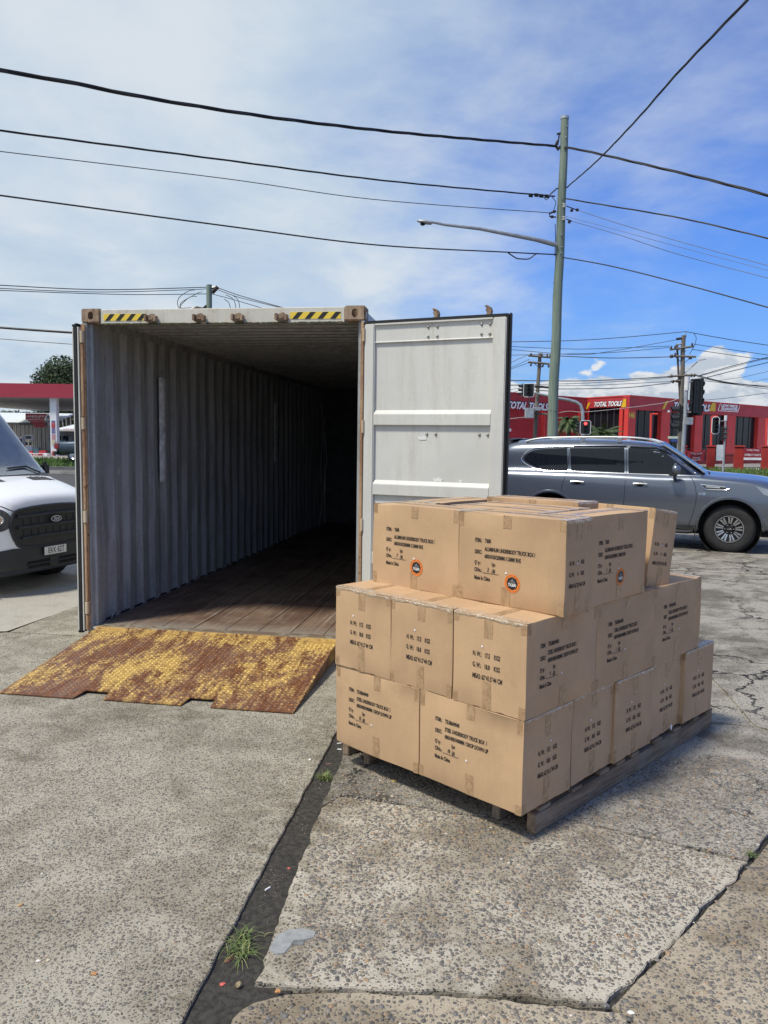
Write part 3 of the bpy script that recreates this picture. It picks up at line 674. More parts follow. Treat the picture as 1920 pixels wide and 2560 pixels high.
mb.add([(u, -v, rz(v)) for u, v in out]+[(u, -v, rz(v)-.008) for u, v in out], [tuple(range(n)), tuple(range(n, 2*n))[::-1]]+[(i, i+n, (i+1) % n+n, (i+1) % n) for i in range(n)])
mb.build('ramp_plate', m_ramp, rp, bevel=.0015)
MB().prism([(0.0, Z_T-.02), (-.0, .02), (-1.15, .015), (-1.15, rz(1.15)-.012), (0, Z_T-.012)], 'x', 2.128, 2.138).build('side_plate', m_ramp, rp)
MB().prism([(0.0, Z_T-.02), (-.0, .02), (-1.15, .015), (-1.15, rz(1.15)-.012), (0, Z_T-.012)], 'x', .012, .022).build('side_plate', m_ramp, rp)
for u in (.6, 1.36): MB().prism([(0.0, Z_T-.02), (-.0, .02), (-1.1, .015), (-1.1, rz(1.1)-.012), (0, Z_T-.012)], 'x', u, u+.01).build('rib', m_ramp, rp)
MB().prism([(0.0, Z_T+.0), (.055, Z_T+.020), (.058, Z_T+.013), (.003, Z_T-.009)], 'x', .01, 2.14).build('hook_lip', m_ramp, rp)
# raised chequer bars, too many to pick apart
def inside(u, v):
    if not (.012 < u < 2.138 and .012 < v < 1.262): return False
    if v > 1.14 and (.575 < u < .785 or 1.355 < u < 1.565): return False
    return True
tr = MB(); P_ = .036; sl_ = (Z_B-Z_T)/RL
i = 0
while i*P_ < RW:
    j = 0
    while j*P_ < RL:
        u = i*P_+.01; v = j*P_+.01; j += 1
        if not inside(u, v): continue
        an = math.radians(45 if (i+j) % 2 else -45); ca, sa = math.cos(an), math.sin(an); L2, W2_ = .0175, .0062
        q = []
        for (a_, b_, h_) in ((-L2, 0, 0), (0, -W2_, 0), (L2, 0, 0), (0, W2_, 0), (-L2*.5, 0, .004), (L2*.5, 0, .003)):
            uu = u+a_*ca-b_*sa; vv = v+a_*sa+b_*ca; q.append((uu, -vv, rz(vv)+.0002+h_))
        tr.add(q, [(0, 1, 4), (1, 5, 4), (1, 2, 5), (2, 3, 5), (3, 4, 5), (3, 0, 4)])
    i += 1
tag(tr.build('chequer_tread', m_tread, rp, fixn=False), kind='stuff')
# ------------------------------------------------------------------ pallet and cartons
def cardboard(name, c):
    m, N, b = newmat(name)
    oc = N.n('ShaderNodeTexCoord').outputs['Object']; oi = N.n('ShaderNodeObjectInfo').outputs['Random']
    sh = N.n('ShaderNodeVectorMath', {0: oc, 1: N.n('ShaderNodeCombineXYZ', {0: N.math('MULTIPLY', oi, 30.0), 1: 0, 2: 0}).outputs[0]}, operation='ADD').outputs[0]
    big = N.noise(sh, 3.2, 5, .6, .3); fine = N.noise(sh, 150, 4, .7); st = N.noise(N.n('ShaderNodeMapping', {0: sh, 3: (60, 60, 1.5)}).outputs[0], 2.0, 3, .6)
    cc = N.mix(N.mr(big, .3, .7), tuple(x*.90 for x in c), tuple(x*1.07 for x in c))
    cc = N.mix(N.mr(fine, .35, .7, 0, .22), cc, tuple(x*.72 for x in c))
    cc = N.mix(N.mr(st, .45, .7, 0, .14), cc, tuple(x*.75 for x in c))
    sm = N.mr(N.noise(sh, 6, 7, .7, .8), .60, .72, 0, .30); cc = N.mix(sm, cc, tuple(x*.62 for x in c))
    k = N.math('MULTIPLY', N.math('SUBTRACT', oi, .5), .10); cc = N.mix(1.0, cc, N.n('ShaderNodeCombineColor', {0: N.math('ADD', 1.0, k), 1: N.math('ADD', 1.0, k), 2: N.math('ADD', 1.0, k)}).outputs[0], 'MULTIPLY')
    h = N.math('ADD', N.math('MULTIPLY', st, .5), N.math('ADD', N.math('MULTIPLY', big, 4.0), N.math('MULTIPLY', fine, .15)))
    setb(N, b, col=cc, rough=.78, spec=.25, nor=N.n('ShaderNodeBump', {'Strength': .55, 'Distance': .0012, 'Height': h}).outputs[0]); return m
m_card = cardboard('brown corrugated cardboard', (.52, .348, .205))
m_cedge = simple('cut cardboard edge', (.30, .19, .10), .9)
m, N, b = newmat('tan packing tape'); oc = N.n('ShaderNodeTexCoord').outputs['Object']
f = N.noise(oc, 22, 6, .65, .8)
setb(N, b, col=N.mix(N.mr(f, .35, .65), (.33, .21, .115), (.45, .30, .17)), rough=N.mr(f, .3, .7, .14, .38), spec=.55, nor=N.n('ShaderNodeBump', {'Strength': .6, 'Distance': .003, 'Height': f}).outputs[0]); m_tape = m
m, N, b = newmat('clear crinkled tape'); oc = N.n('ShaderNodeTexCoord').outputs['Object']
f = N.noise(oc, 40, 6, .7, 1.2)
setb(N, b, col=N.mix(N.mr(f, .45, .68), (.46, .33, .21), (.72, .66, .58)), rough=.16, spec=.7, nor=N.n('ShaderNodeBump', {'Strength': .9, 'Distance': .006, 'Height': f}).outputs[0]); m_clear = m  # whitish glints on the crinkles are painted into the tape colour
m_ink = simple('black carton ink', (.022, .018, .016), .7, var=.5, scale=90)
m_orange = simple('orange sticker', (.85, .24, .045), .4, var=.05)
m_dark = simple('dark sticker centre', (.018, .018, .02), .4)
m_greyp = simple('grey sticker print', (.16, .16, .17), .5)
m_wht = simple('white sticker print', (.85, .85, .85), .45)

CAR_L, CAR_W, CAR_H = .618, .413, .438
def bulge(u, v, amp): return amp*(math.sin(PI*min(1, max(0, u)))*math.sin(PI*min(1, max(0, v))))**.6 if 0 < u < 1 and 0 < v < 1 else 0
def face_frames(l, w, h):
    # name: (origin corner, right dir, up dir, width, height, outward normal); box centred on x,y, base at z=0
    return {'long_a': (V(-l/2, -w/2, 0), V(1, 0, 0), V(0, 0, 1), l, h, V(0, -1, 0)),
            'end_a': (V(l/2, -w/2, 0), V(0, 1, 0), V(0, 0, 1), w, h, V(1, 0, 0)),
            'long_b': (V(l/2, w/2, 0), V(-1, 0, 0), V(0, 0, 1), l, h, V(0, 1, 0)),
            'end_b': (V(-l/2, w/2, 0), V(0, -1, 0), V(0, 0, 1), w, h, V(-1, 0, 0)),
            'top': (V(-l/2, -w/2, h), V(1, 0, 0), V(0, 1, 0), l, w, V(0, 0, 1)),
            'bottom': (V(-l/2, w/2, 0), V(1, 0, 0), V(0, -1, 0), l, w, V(0, 0, -1))}
AMP = .004
def carton_body(l, w, h, seed):
    bm = bmesh.new(); rs = random.Random(seed)
    for nm, (o, r, u, W_, H_, nn) in face_frames(l, w, h).items():
        nu, nv = 12, 9; g_ = []
        for j in range(nv+1):
            row = []
            for i in range(nu+1):
                a, c = i/nu, j/nv
                # rows close to the edges so that the edge reads as a fold
                a = a if i not in (1, nu-1) else (.012 if i == 1 else .988); c = c if j not in (1, nv-1) else (.014 if j == 1 else .986)
                p = o + r*(W_*a) + u*(H_*c)
                if nm != 'bottom': p = p + nn*bulge(a, c, AMP)
                row.append(bm.verts.new(p))
            g_.append(row)
        for j in range(nv):
            for i in range(nu): bm.faces.new((g_[j][i], g_[j][i+1], g_[j+1][i+1], g_[j+1][i]))
    bmesh.ops.remove_doubles(bm, verts=bm.verts, dist=1e-5)
    for v_ in bm.verts:      # corners softened and knocked in a little
        c = v_.co; cx, cy, cz = abs(abs(c.x)-l/2) < .003, abs(abs(c.y)-w/2) < .003, min(abs(c.z), abs(c.z-h)) < .003
        k = cx+cy+cz; d = Vector((c.x*3, c.y*3, c.z*3))
        nz = Vector((noise.noise(d+Vector((seed, 0, 0))), noise.noise(d+Vector((0, seed, 3))), noise.noise(d+Vector((5, 0, seed)))))
        if k >= 3: v_.co += Vector((-math.copysign(.006, c.x), -math.copysign(.006, c.y), -.006 if c.z > h/2 else .004))*rs.uniform(.3, 1.7)
        elif k == 2: v_.co += nz*.0065
    bmesh.ops.recalc_face_normals(bm, faces=bm.faces)
    me = bpy.data.meshes.new('box'); bm.to_mesh(me); bm.free(); return me
def on_face(fr, a, c, off):
    o, r, u, W_, H_, nn = fr; return o + r*(W_*a) + u*(H_*c) + nn*(bulge(a, c, AMP)+off)
def patch0(mb, fr, a0, a1, c0, c1, off=.0011, nu=3, nv=3, jit=0.0, rs=None):
    vs = []
    for j in range(nv+1):
        for i in range(nu+1):
            a = a0+(a1-a0)*i/nu; c = c0+(c1-c0)*j/nv
            if jit and j in (0, nv): c += rs.uniform(-jit, jit)
            vs.append(on_face(fr, a, c, off))
    mb.add(vs, [(j*(nu+1)+i, j*(nu+1)+i+1, (j+1)*(nu+1)+i+1, (j+1)*(nu+1)+i) for j in range(nv) for i in range(nu)])
def tapes(l, w, h, seed):
    rs = random.Random(seed*13+1); F = face_frames(l, w, h); T = []; K = []
    def patch(lst, *a, **k): mb = MB(); patch0(mb, *a, **k); lst.append(mb)
    tb = T; cb = K
    tw = .048
    for nm in ('long_a', 'end_a', 'long_b', 'end_b'):
        fr = F[nm]; W_ = fr[3]
        m_ = .5+rs.uniform(-.03, .03); hw = tw/2/W_
        longf = nm.startswith('long')
        tl_ = (.055 if longf else .085)+rs.uniform(0, .03)
        patch(tb, fr, m_-hw, m_+hw, 1-tl_/h, 1, jit=.004, rs=rs)
        patch(tb, fr, m_-hw, m_+hw, 0, (tl_+.03)/h, jit=.004, rs=rs)
        for a0, a1 in ((0, .030/W_), (1-.034/W_, 1)):
            patch(tb, fr, a0, a1, 1-(.045+rs.uniform(0, .03))/h, 1, .0009, jit=.006, rs=rs)
            if rs.random() < .7: patch(tb, fr, a0, a1, 0, (.04+rs.uniform(0, .03))/h, .0009, jit=.006, rs=rs)
        if not longf:      # clear tape folded down over the top edge
            n = 14; vs = []
            for i in range(n+1):
                a = i/n; d = .010+.010*rs.random()
                vs += [on_face(fr, a, 1, .0016+.001*rs.random()), on_face(fr, a, 1-d*.5/h, .0020+.0025*rs.random()), on_face(fr, a, 1-d/h, .0014)]
            mb = MB(); cb.append(mb); mb.add(vs, [(i*3+k, (i+1)*3+k, (i+1)*3+k+1, i*3+k+1) for i in range(n) for k in range(2)])
    ft = F['top']; c0 = .5-tw/2/w
    patch(tb, ft, 0, 1, c0, 1-c0, .0012, 10, 2)
    patch(cb, ft, 0, .045/l, 0, 1, .0014, 2, 8); patch(cb, ft, 1-.045/l, 1, 0, 1, .0014, 2, 8)
    seam = MB(); patch0(seam, ft, 0, 1, .5-.0012/w, .5+.0012/w, .0013, 10, 1)
    return tb, cb, seam
def print_on(fr, items):
    # items: (text, x, z, size, sx, shear) in metres from the face's lower-left corner
    mb = MB(); o, r, u, W_, H_, nn = fr
    for s, x, z, size, sx, shr in items:
        if s == '_':
            patch0(mb, fr, x/W_, (x+size)/W_, z/H_, (z+.0022)/H_, .0016, 6, 1); continue
        vs, fs = text_mesh(s, size, sx, shr, bold=.0009, res=2)
        mb.add([on_face(fr, (x+v_.x)/W_, (z+v_.y)/H_, .0016) for v_ in vs], fs)
    return mb
def item_block(kind, num):
    x = .105; t = .55
    s, a, b2 = {'T': ('T60R', 'ALUMINUM UNDERBODY TRUCK BOX /', '600X410X200MM /1.5MM/ RHS'), 'S': ('TSUB604040', 'STEEL UNDERBODY TRUCK BOX  /', '600X400X400MM / DROP DOWN LIP')}[kind]
    zt = .300 if kind == 'T' else .312; e = .027
    return [('ITEM.:', x, zt, e, .62, 0), (s, x+.062, zt, e, .62, 0), ('DESC:', x, zt-.058, e, .62, 0), (a, x+.062, zt-.040, e, .60, 0), (b2, x+.062, zt-.076, e, .60, 0),
            ("Q' ty :", x, zt-.112, e*.95, .62, 0), ('1pc', x+.104, zt-.112, e, .62, 0), ('C/No.:', x, zt-.148, e, .62, 0), (num, x+.080, zt-.142, e, .62, .25), ('-'+('30' if kind == 'T' else '20'), x+.105, zt-.146, e, .62, 0), ('_', x+.052, zt-.152, .098, 1, 0), ('Made In China', x, zt-.188, e, .62, 0)]
def nw_block(kind):
    if kind == 'S': x, z, e = .118, .245, .031; L = [('N. W.:', 0, 0), ('17.5', .068, 0), ('KGS', .122, 0), ('G. W.:', 0, -.053), ('18.8', .068, -.053), ('KGS', .122, -.053), ('MEAS: 62*41.5*44 CM', 0, -.106)]
    else: x, z, e = .032, .235, .026; L = [('N. W.:', 0, 0), ('5', .070, 0), ('KGS', .100, 0), ('G. W.:', 0, -.053), ('6', .070, -.053), ('KGS', .100, -.053), ('MEAS: 62*23*44.5 CM', 0, -.106)]
    return [(s, x+a, z+c, e, .60, 0) for s, a, c in L]
def sticker_round(fr, x, z, parent):
    W_, H_ = fr[3], fr[4]
    def disc(r0, r1, off, n=28, poly=None):
        mb = MB(); vs = []
        for k in range(n):
            a = 2*PI*k/n; 
            for rr in (r0, r1): vs.append(on_face(fr, (x+rr*math.cos(a))/W_, (z+rr*math.sin(a))/H_, off))
        mb.add(vs, [(2*k, 2*k+1, (2*k+3) % (2*n), (2*k+2) % (2*n)) for k in range(n)]); return mb
    o = disc(.0005, .045, .0018).build('round_sticker', m_orange, parent, fixn=False)
    disc(.0005, .033, .0023, 8).build('sticker_centre', m_dark, o, fixn=False)
    mb = MB()
    for k in range(36):
        if k % 9 in (0,): continue
        a = 2*PI*k/36; c0_, s0_ = math.cos(a), math.sin(a); vs = []
        for (p, q) in ((.0365, -.0015), (.0365, .0015), (.0415, .0015), (.0415, -.0015)): vs.append(on_face(fr, (x+p*c0_-q*s0_)/W_, (z+p*s0_+q*c0_)/H_, .0023))
        mb.add(vs, [(0, 1, 2, 3)])
    mb.build('ring_print', m_dark, o, fixn=False)
    mb = MB()
    for (u0, v0, u1, v1) in ((-.012, .004, .010, .020), (-.020, .000, -.012, .012), (.008, .000, .018, .016), (-.004, .018, .006, .026)):
        mb.add([on_face(fr, (x+a_)/W_, (z+b_)/H_, .0026) for a_, b_ in ((u0, v0), (u1, v0+.003), (u1-.004, v1), (u0+.004, v1-.003))], [(0, 1, 2, 3)])
    mb.build('emblem', m_greyp, o, fixn=False)
    vs, fs = text_mesh('TIGERI', .0200, .80, 0, bold=.0004, res=2, align='CENTER')
    mb = MB(); mb.add([on_face(fr, (x+v_.x)/W_, (z-.014+v_.y)/H_, .0027) for v_ in vs], fs); mb.build('lettering', m_wht, o, fixn=False)
_cache = {}
def carton(name, kind, loc, rz_, num, seed, lab, grp, tilt=None, lay=False, faces=('long_a', 'end_a')):
    l, w, h = (CAR_L, CAR_W, CAR_H) if kind == 'S' else (.618, .229, .443)
    e = empty('carton', loc, rz_); tag(e, lab, 'carton', grp)
    if tilt: e.rotation_euler = tilt
    link('box', carton_body(l, w, h, seed), m_card, e, smooth=True)
    if faces:
        tb, cb, sm = tapes(l, w, h, seed)
        
        for q in tb: q.build('tape', m_tape, e, fixn=False)
        for q in cb: q.build('clear_tape', m_clear, e, fixn=False)
        sm.build('flap_seam', m_cedge, e, fixn=False)
        F = face_frames(l, w, h)
        for f_ in faces:
            blk = item_block(kind, num) if f_.startswith('long') else nw_block(kind)
            key = (kind, f_, num if f_.startswith('long') else '')
            if key in _cache: link('printed_text', _cache[key], m_ink, e)
            else: _cache[key] = print_on(F[f_], blk).build('printed_text', m_ink, e, fixn=False).data
            if kind == 'T' and f_.startswith('long'): sticker_round(F[f_], .335, .118, e)
            # small white dot label
            fr = F[f_]; W_, H_ = fr[3], fr[4]; rs = random.Random(seed*7+len(f_)); x, z = (.300+rs.uniform(-.02, .02), .165) if f_.startswith('long') else (.19+rs.uniform(-.05, .05), .295)
            if kind == 'T' and not f_.startswith('long'): x, z = .098, .240
            mb = MB(); mb.add([on_face(fr, x/W_, z/H_, .003)]+[on_face(fr, (x+.0055*math.cos(2*PI*k/10))/W_, (z+.0055*math.sin(2*PI*k/10))/H_, .003) for k in range(10)], [(0, 1+k, 1+(k+1) % 10) for k in range(10)]); mb.build('white_dot', m_wht, e, fixn=False)
    return e
SY = .7742
SA = V(-math.cos(SY), math.sin(SY), 0); SB = V(math.sin(SY), math.cos(SY), 0); S0 = V(.6365, 3.3754, 0)
PZ = .14
def sp(a, b, z): return S0 + SA*a + SB*b + V(0, 0, z)
# orientation 'a': long side along SA, ITEM face looks along -SB, end face along -SA.   local x -> -SA (towards the near corner), local -y -> -SB
RA = math.atan2(-SA.y, -SA.x)           # local x = -SA ; local y = SB ok
RB = math.atan2(SB.y, SB.x)             # local x = SB ; local y = SA -> long face at -y looks along -SA ; end face at -x looks along -SB
G1, G2, G3 = 'cartons on the pallet, bottom layer', 'cartons on the pallet, middle layer', 'cartons on the pallet, top layer'
P1 = .422; rs = random.Random(11)
lab1 = {(0, 0): ('bottom layer carton at the near corner with both printed sides showing', '10'), (1, 0): ('bottom layer carton at the left end beside the grass tuft', '12')}
jb = [(0, 0, 0), (.010, .004, .7), (-.004, .0, -.9), (.013, .004, 1.0), (-.008, -.003, -.8)]
names = ['', 'bottom layer carton second from the near corner on the shaded side', 'bottom layer carton in the middle of the shaded side', 'bottom layer carton with a small pale sticker at its foot', 'bottom layer carton at the far right end of the pallet']
for j in range(5):
    da, db, r_ = jb[j]
    a = CAR_L/2; bb = j*P1+CAR_W/2
    lb, nm = lab1.get((0, j), (names[j], '1%d' % j))
    carton('carton', 'S', sp(a+da, bb+db, PZ), RA+math.radians(r_), nm, 100+j, lb, G1, faces=('long_a', 'end_a') if j == 0 else ('end_a', 'long_a'))
    lb, nm = lab1.get((1, j), ('carton hidden in the far left column of the bottom layer', '13'))
    carton('carton', 'S', sp(.62+CAR_L/2+.002, bb, PZ), RA+math.radians(rs.uniform(-.4, .4)), nm, 120+j, lb, G1, faces=('long_a', 'end_b') if j == 0 else None)
H1 = PZ+CAR_H+.002
lab2 = {(0, 0): ('middle layer carton on the near corner, under the overhanging top cartons', '9'), (1, 0): ('middle layer carton in the centre of the sunlit side', '8'), (2, 0): ('middle layer carton at the left end next to the container doorway', '7'),
        (0, 1): ('middle layer carton in the centre of the shaded side', '1'), (0, 2): ('middle layer carton at the far right end with a taped shiny top', '3')}
for i in range(3):
    for j in range(3):
        a = i*.4165+CAR_W/2; bb = j*.626+CAR_L/2
        lb, nm = lab2.get((i, j), ('carton hidden inside the middle layer of the stack', '6'))
        vis = (i, j) in lab2
        carton('carton', 'S', sp(a+(.006 if (i, j) == (1, 0) else 0)-.002, bb+(-.006 if i == 2 else 0), H1), RB+(math.radians(rs.uniform(-1.1, 1.1)) if vis else 0), nm, 140+i*3+j, lb, G2, faces=(('long_a', 'end_b') if i < 2 or j else ('end_b', 'long_b')) if vis else None)
H2 = H1+CAR_H+.004
WT = .229
# top layer
carton('carton', 'T', sp(-.041+.309, .229+WT/2, H2), RA+math.radians(.4), '2', 201, 'top layer carton nearest the viewer, orange round sticker, both sides showing', G3)
carton('carton', 'T', sp(-.041+.622+.309, .229+WT/2+.004, H2), RA-math.radians(.3), '7', 202, 'top layer carton at the left end, its orange sticker facing the viewer', G3)
carton('carton', 'T', sp(-.010+WT/2, .475+.309, H2), RB, '1', 203, 'top layer carton turned sideways behind the nearest one, its sticker in shade', G3)
carton('carton', 'T', sp(.985+WT/2, .50+.309, H2), RB+math.radians(2.2), '4', 204, 'top layer carton at the back left, its top just below the open door', G3, faces=('end_b',))
carton('carton', 'T', sp(.35+.309, .985+WT/2, H2+.012), RA+math.radians(1.5), '5', 205, 'top layer carton at the back, a narrow sunlit strip of its long side showing', G3, faces=('long_a',)).scale = (1, 1, 1.02)
carton('carton', 'T', sp(.235+.309, .475+WT/2, H2), RA-math.radians(.6), '8', 207, 'top layer carton filling the middle right behind the nearest one, only its top showing', G3, faces=('end_b',))
carton('carton', 'T', sp(.245+.309, .725+WT/2, H2), RA+math.radians(.8), '9', 208, 'top layer carton in the middle, in front of the raised sunlit strip', G3, faces=('end_b',))
lc = carton('carton', 'T', sp(.04+.309, 1.225+WT/2, H2), 0, '6', 206, 'top layer carton at the far right leaning backwards', G3)
lc.matrix_world = Matrix.Translation(sp(.05, 1.235, H2+.004)) @ Matrix.Rotation(RA-math.radians(7), 4, 'Z') @ Matrix.Rotation(math.radians(-8), 4, 'X') @ Matrix.Translation((-.309, WT/2, 0))
lc['label'] = 'top layer carton at the far right leaning backwards'

# pallet
mw_, N, b = newmat('weathered pallet wood'); oc = N.n('ShaderNodeTexCoord').outputs['Object']
gr = N.noise(N.n('ShaderNodeMapping', {0: oc, 3: (40, 1.6, 22)}).outputs[0], 1.5, 7, .65, .8); bl = N.noise(oc, 4, 6, .65)
cc = N.mix(N.mr(gr, .35, .68), (.30, .215, .14), (.11, .075, .05)); cc = N.mix(N.mr(bl, .45, .7, 0, .6), cc, (.26, .225, .18))
setb(N, b, col=cc, rough=.85, nor=N.n('ShaderNodeBump', {'Strength': .8, 'Distance': .002, 'Height': gr}).outputs[0])
pe = empty('pallet', sp(0, 0, 0), 0); tag(pe, 'weathered timber pallet on the ground under the cartons', 'pallet')
PM = Matrix.Identity(4)
for i in range(3): PM[i][0] = -SA[i]; PM[i][1] = SB[i]; PM[i][2] = (0, 0, 1)[i]; PM[i][3] = S0[i]
pe.matrix_world = PM
for a in (.005, .205, 1.10, 1.275):
    MB().box(-a-.048, -a, .125, 2.165, .002, .102).build('stringer', mw_, pe, bevel=.004)
for i, b_ in enumerate((.16, .44, .72, .90, 1.055, 1.33, 1.60, 1.86, 2.06)):
    w_ = .095 if i not in (3, 4) else .09
    MB().box(-1.32, .000+random.uniform(-.006, .004), b_, b_+w_, .103, .124+.001*(i % 3)).build('deck_board', mw_, pe, bevel=.003)
st = MB().prism([(-.014, -.002), (.002, -.020), (.016, .0), (.0, .020)], 'x', -.0006, 0.0).build('pale_sticker', m_wht); st.matrix_world = Matrix.Translation(sp(-.0082, 3*P1+.245, PZ+.026)) @ Matrix.Rotation(math.radians(90)-SY+0, 4, 'Z')
st.matrix_world = Matrix.Translation(sp(-.016, 3*P1+.24, PZ+.03)) @ Matrix.Rotation(RA, 4, 'Z'); tag(st, 'small pale blue-white sticker at the foot of a bottom carton', 'sticker')
# ------------------------------------------------------------------ small things on the ground
m_tuft = simple('tuft grass', (.12, .17, .05), .55, var=.4, scale=30); m_tufty = simple('yellowing grass', (.30, .30, .12), .6, var=.4, scale=30)
def tuft(p, n, h, spread, seed, lab, flat_=.5):
    rs = random.Random(seed); e = empty('grass_tuft', p); tag(e, lab, 'grass tuft')
    for mt, frac in ((m_tuft, .8), (m_tufty, .2)):
        mb = MB()
        for i in range(int(n*frac)):
            a = rs.random()*2*PI; L = h*(.4+.8*rs.random()); out = spread*(.3+rs.random()); x0, y0 = rs.gauss(0, spread*.28), rs.gauss(0, spread*.28)
            w = .0016+.0016*rs.random(); prev = None; px, py = -math.sin(a)*w, math.cos(a)*w
            for k in range(5):
                t = k/4; r_ = out*t**1.4; z = L*(t*(1-flat_*t)); cx, cy = x0+math.cos(a)*r_, y0+math.sin(a)*r_; q = 1-t*.9
                cur = ((cx-px*q, cy-py*q, z), (cx+px*q, cy+py*q, z))
                if prev: mb.add([prev[0], prev[1], cur[1], cur[0]], [(0, 1, 2, 3)])
                prev = cur
        tag(mb.build('blades', mt, e, fixn=False), kind='stuff')
def gp(x, y, z=-.016): return gz(x, y, z)
tuft(gp(812, 1948), 130, .055, .045, 1, 'small bright green grass tuft in the gutter beside the pallet')
tuft(gp(603, 2385), 70, .085, .075, 2, 'straggly green grass tuft in the gutter near the viewer', .8)
tuft(gp(618, 2350), 40, .09, .07, 6, 'loose grass blades just behind the straggly tuft', .8)
tuft(gz(1880, 2140, 0), 40, .03, .03, 3, 'dry yellow grass tuft at the meeting of two slab cracks', .5)
def litter(name, p, sx, sy, sz, c, rot, lab, seed, cat='litter'):
    rs = random.Random(seed); bm = bmesh.new(); bmesh.ops.create_icosphere(bm, subdivisions=2, radius=1)
    for v_ in bm.verts:
        d = 1+.35*noise.noise(v_.co*1.6+Vector((seed, 0, 0))); v_.co = Vector((v_.co.x*sx*d, v_.co.y*sy*d, v_.co.z*sz*d))
    me = bpy.data.meshes.new(name); bm.to_mesh(me); bm.free()
    o = link(name, me, simple(name+' colour', c, .6, var=.25, scale=60)); o.location = p+V(0, 0, sz*.6); o.rotation_euler = (0, 0, rot); return tag(o, lab, cat)
litter('pink_scrap', gp(556, 2462), .011, .007, .004, (.60, .13, .10), .4, 'pink-red scrap lying in the gutter nearest the viewer', 1)
litter('brown_leaf', gp(572, 2400), .018, .012, .003, (.16, .06, .04), .8, 'curled red-brown leaf beside the straggly grass tuft', 2, 'leaf')
litter('pink_scrap', gp(722, 2172), .009, .007, .003, (.55, .12, .11), 1.4, 'small pink-red scrap halfway along the gutter', 3)
litter('brown_leaf', gp(822, 1910), .022, .008, .003, (.15, .08, .07), .1, 'red-brown leaf in the gutter just behind the small tuft', 4, 'leaf')
litter('orange_stone', gz(695, 2480, 0), .010, .008, .006, (.50, .24, .09), .3, 'orange pebble at the broken slab edge', 5, 'stone')
litter('pale_stone', gz(597, 2465, -.01), .012, .010, .009, (.30, .23, .13), .3, 'tan pebble lodged at the edge of the gutter', 6, 'stone')
litter('grey_stone', gz(1514, 2518, 0), .012, .010, .008, (.16, .15, .14), .3, 'grey pebble in the corner where the cracks meet', 7, 'stone')
litter('yellow_leaf', gz(985, 1952, 0), .016, .010, .003, (.50, .38, .12), .3, 'small yellow leaf on the concrete in front of the cartons', 8, 'leaf')
for i, (x, y, a, lb) in enumerate(((848, 1860, .3, 'white cigarette butt in the gutter, farther of the two by the pallet'), (849, 1875, -.2, 'white cigarette butt in the gutter, nearer of the two by the pallet'), (669, 2224, .9, 'white cigarette butt lying alone in the gutter'))):
    q = gp(x, y); d = V(math.cos(a), math.sin(a), 0)*.013
    o = MB().tube([q-d+V(0, 0, .004), q+d+V(0, 0, .004)], .0038, 8).build('cigarette_butt', m_paper, smooth=True); tag(o, lb, 'cigarette butt', 'cigarette butts in the gutter')
for i, (x, y, s_, lb) in enumerate(((95, 2403, .008, 'white shell-like chip on the grey slab at the far left'), (120, 2402, .009, 'cream pebble right beside the white chip on the grey slab'), (105, 2185, .007, 'small white chip on the grey slab, higher up at the left'), (235, 2436, .012, 'orange chip on the grey slab near the viewer'), (52, 2264, .012, 'pale orange chip at the left edge of the grey slab'), (775, 1900, .011, 'white chip on the grey slab beside the gutter'), (1577, 2533, .011, 'white pebble on the warm slab by the crack corner'), (1195, 2230, .010, 'cream pebble in the pale slab'), (1380, 2550, .009, 'pale pebble on the near strip of broken slab'))):
    litter('stone_chip', gz(x, y, 0), s_, s_*.7, s_*.4, ((.7, .68, .6), (.6, .5, .34), (.7, .68, .62), (.45, .22, .09), (.5, .3, .14), (.72, .7, .66), (.72, .7, .66), (.55, .44, .28), (.6, .55, .4))[i], i, lb, 30+i, 'stone')
# filled hole with grey mortar and a square metal cap
mt = MB(); pts = []
for x, y in ((672, 2375), (690, 2340), (722, 2325), (758, 2322), (790, 2330), (786, 2345), (760, 2352), (733, 2352), (726, 2368), (712, 2384), (690, 2388)):
    q = gz(x, y, .0); pts.append((q.x, q.y))
o = MB().prism(pts, 'z', -.004, .0035).build('mortar_patch', simple('grey mortar', (.27, .28, .28), .9, var=.15, scale=30, bump=.002, bscale=60), bevel=.0015); tag(o, 'smear of smooth grey mortar on the pale slab near the gutter', 'mortar patch')
q = gz(745, 2358, .0)
o = MB().box(-.021, .021, -.014, .014, -.002, .006).build('metal_cap', simple('dull metal', (.38, .38, .38), .35, .7, var=.3, scale=50), bevel=.002); o.location = q; o.rotation_euler = (0, 0, .1); tag(o, 'square metal cap set in the grey mortar patch', 'metal cap')

# ------------------------------------------------------------------ vehicles
def carpaint(name, c, metal=.5, rough=.3, coat=1.0):
    m, N, b = newmat(name); oc = N.n('ShaderNodeTexCoord').outputs['Object']; f = N.noise(oc, 900, 2, .5)
    lw = N.math('SUBTRACT', N.noise(oc, 3, 5, .6), .5); dz = N.mr(N.n('ShaderNodeSeparateXYZ', {0: oc}).outputs[2], .75, .25, 0, .22)
    cc = N.mix(N.math('ADD', dz, N.math('MULTIPLY', lw, .12), clamp=True), N.mix(N.mr(f, .3, .7), tuple(x*.94 for x in c), tuple(min(1, x*1.06) for x in c)), (.24, .22, .19))
    setb(N, b, col=cc, rough=rough, metal=metal, coat=coat, coatr=.06); return m
m_suv = carpaint('grey metallic car paint', (.145, .165, .205), .6, .25)
m_van = simple('white van paint', (.86, .87, .88), .28, var=.02, coat=1.0)
m_glass = simple('tinted car glass', (.008, .010, .014), .03, var=.1, spec=.45)
m_chrome = simple('chrome trim', (.75, .76, .78), .12, 1.0, var=.03)
m_alloy = simple('machined alloy', (.55, .56, .58), .25, .9, var=.06)
m_alloyd = simple('dark alloy', (.02, .02, .022), .35, .3)
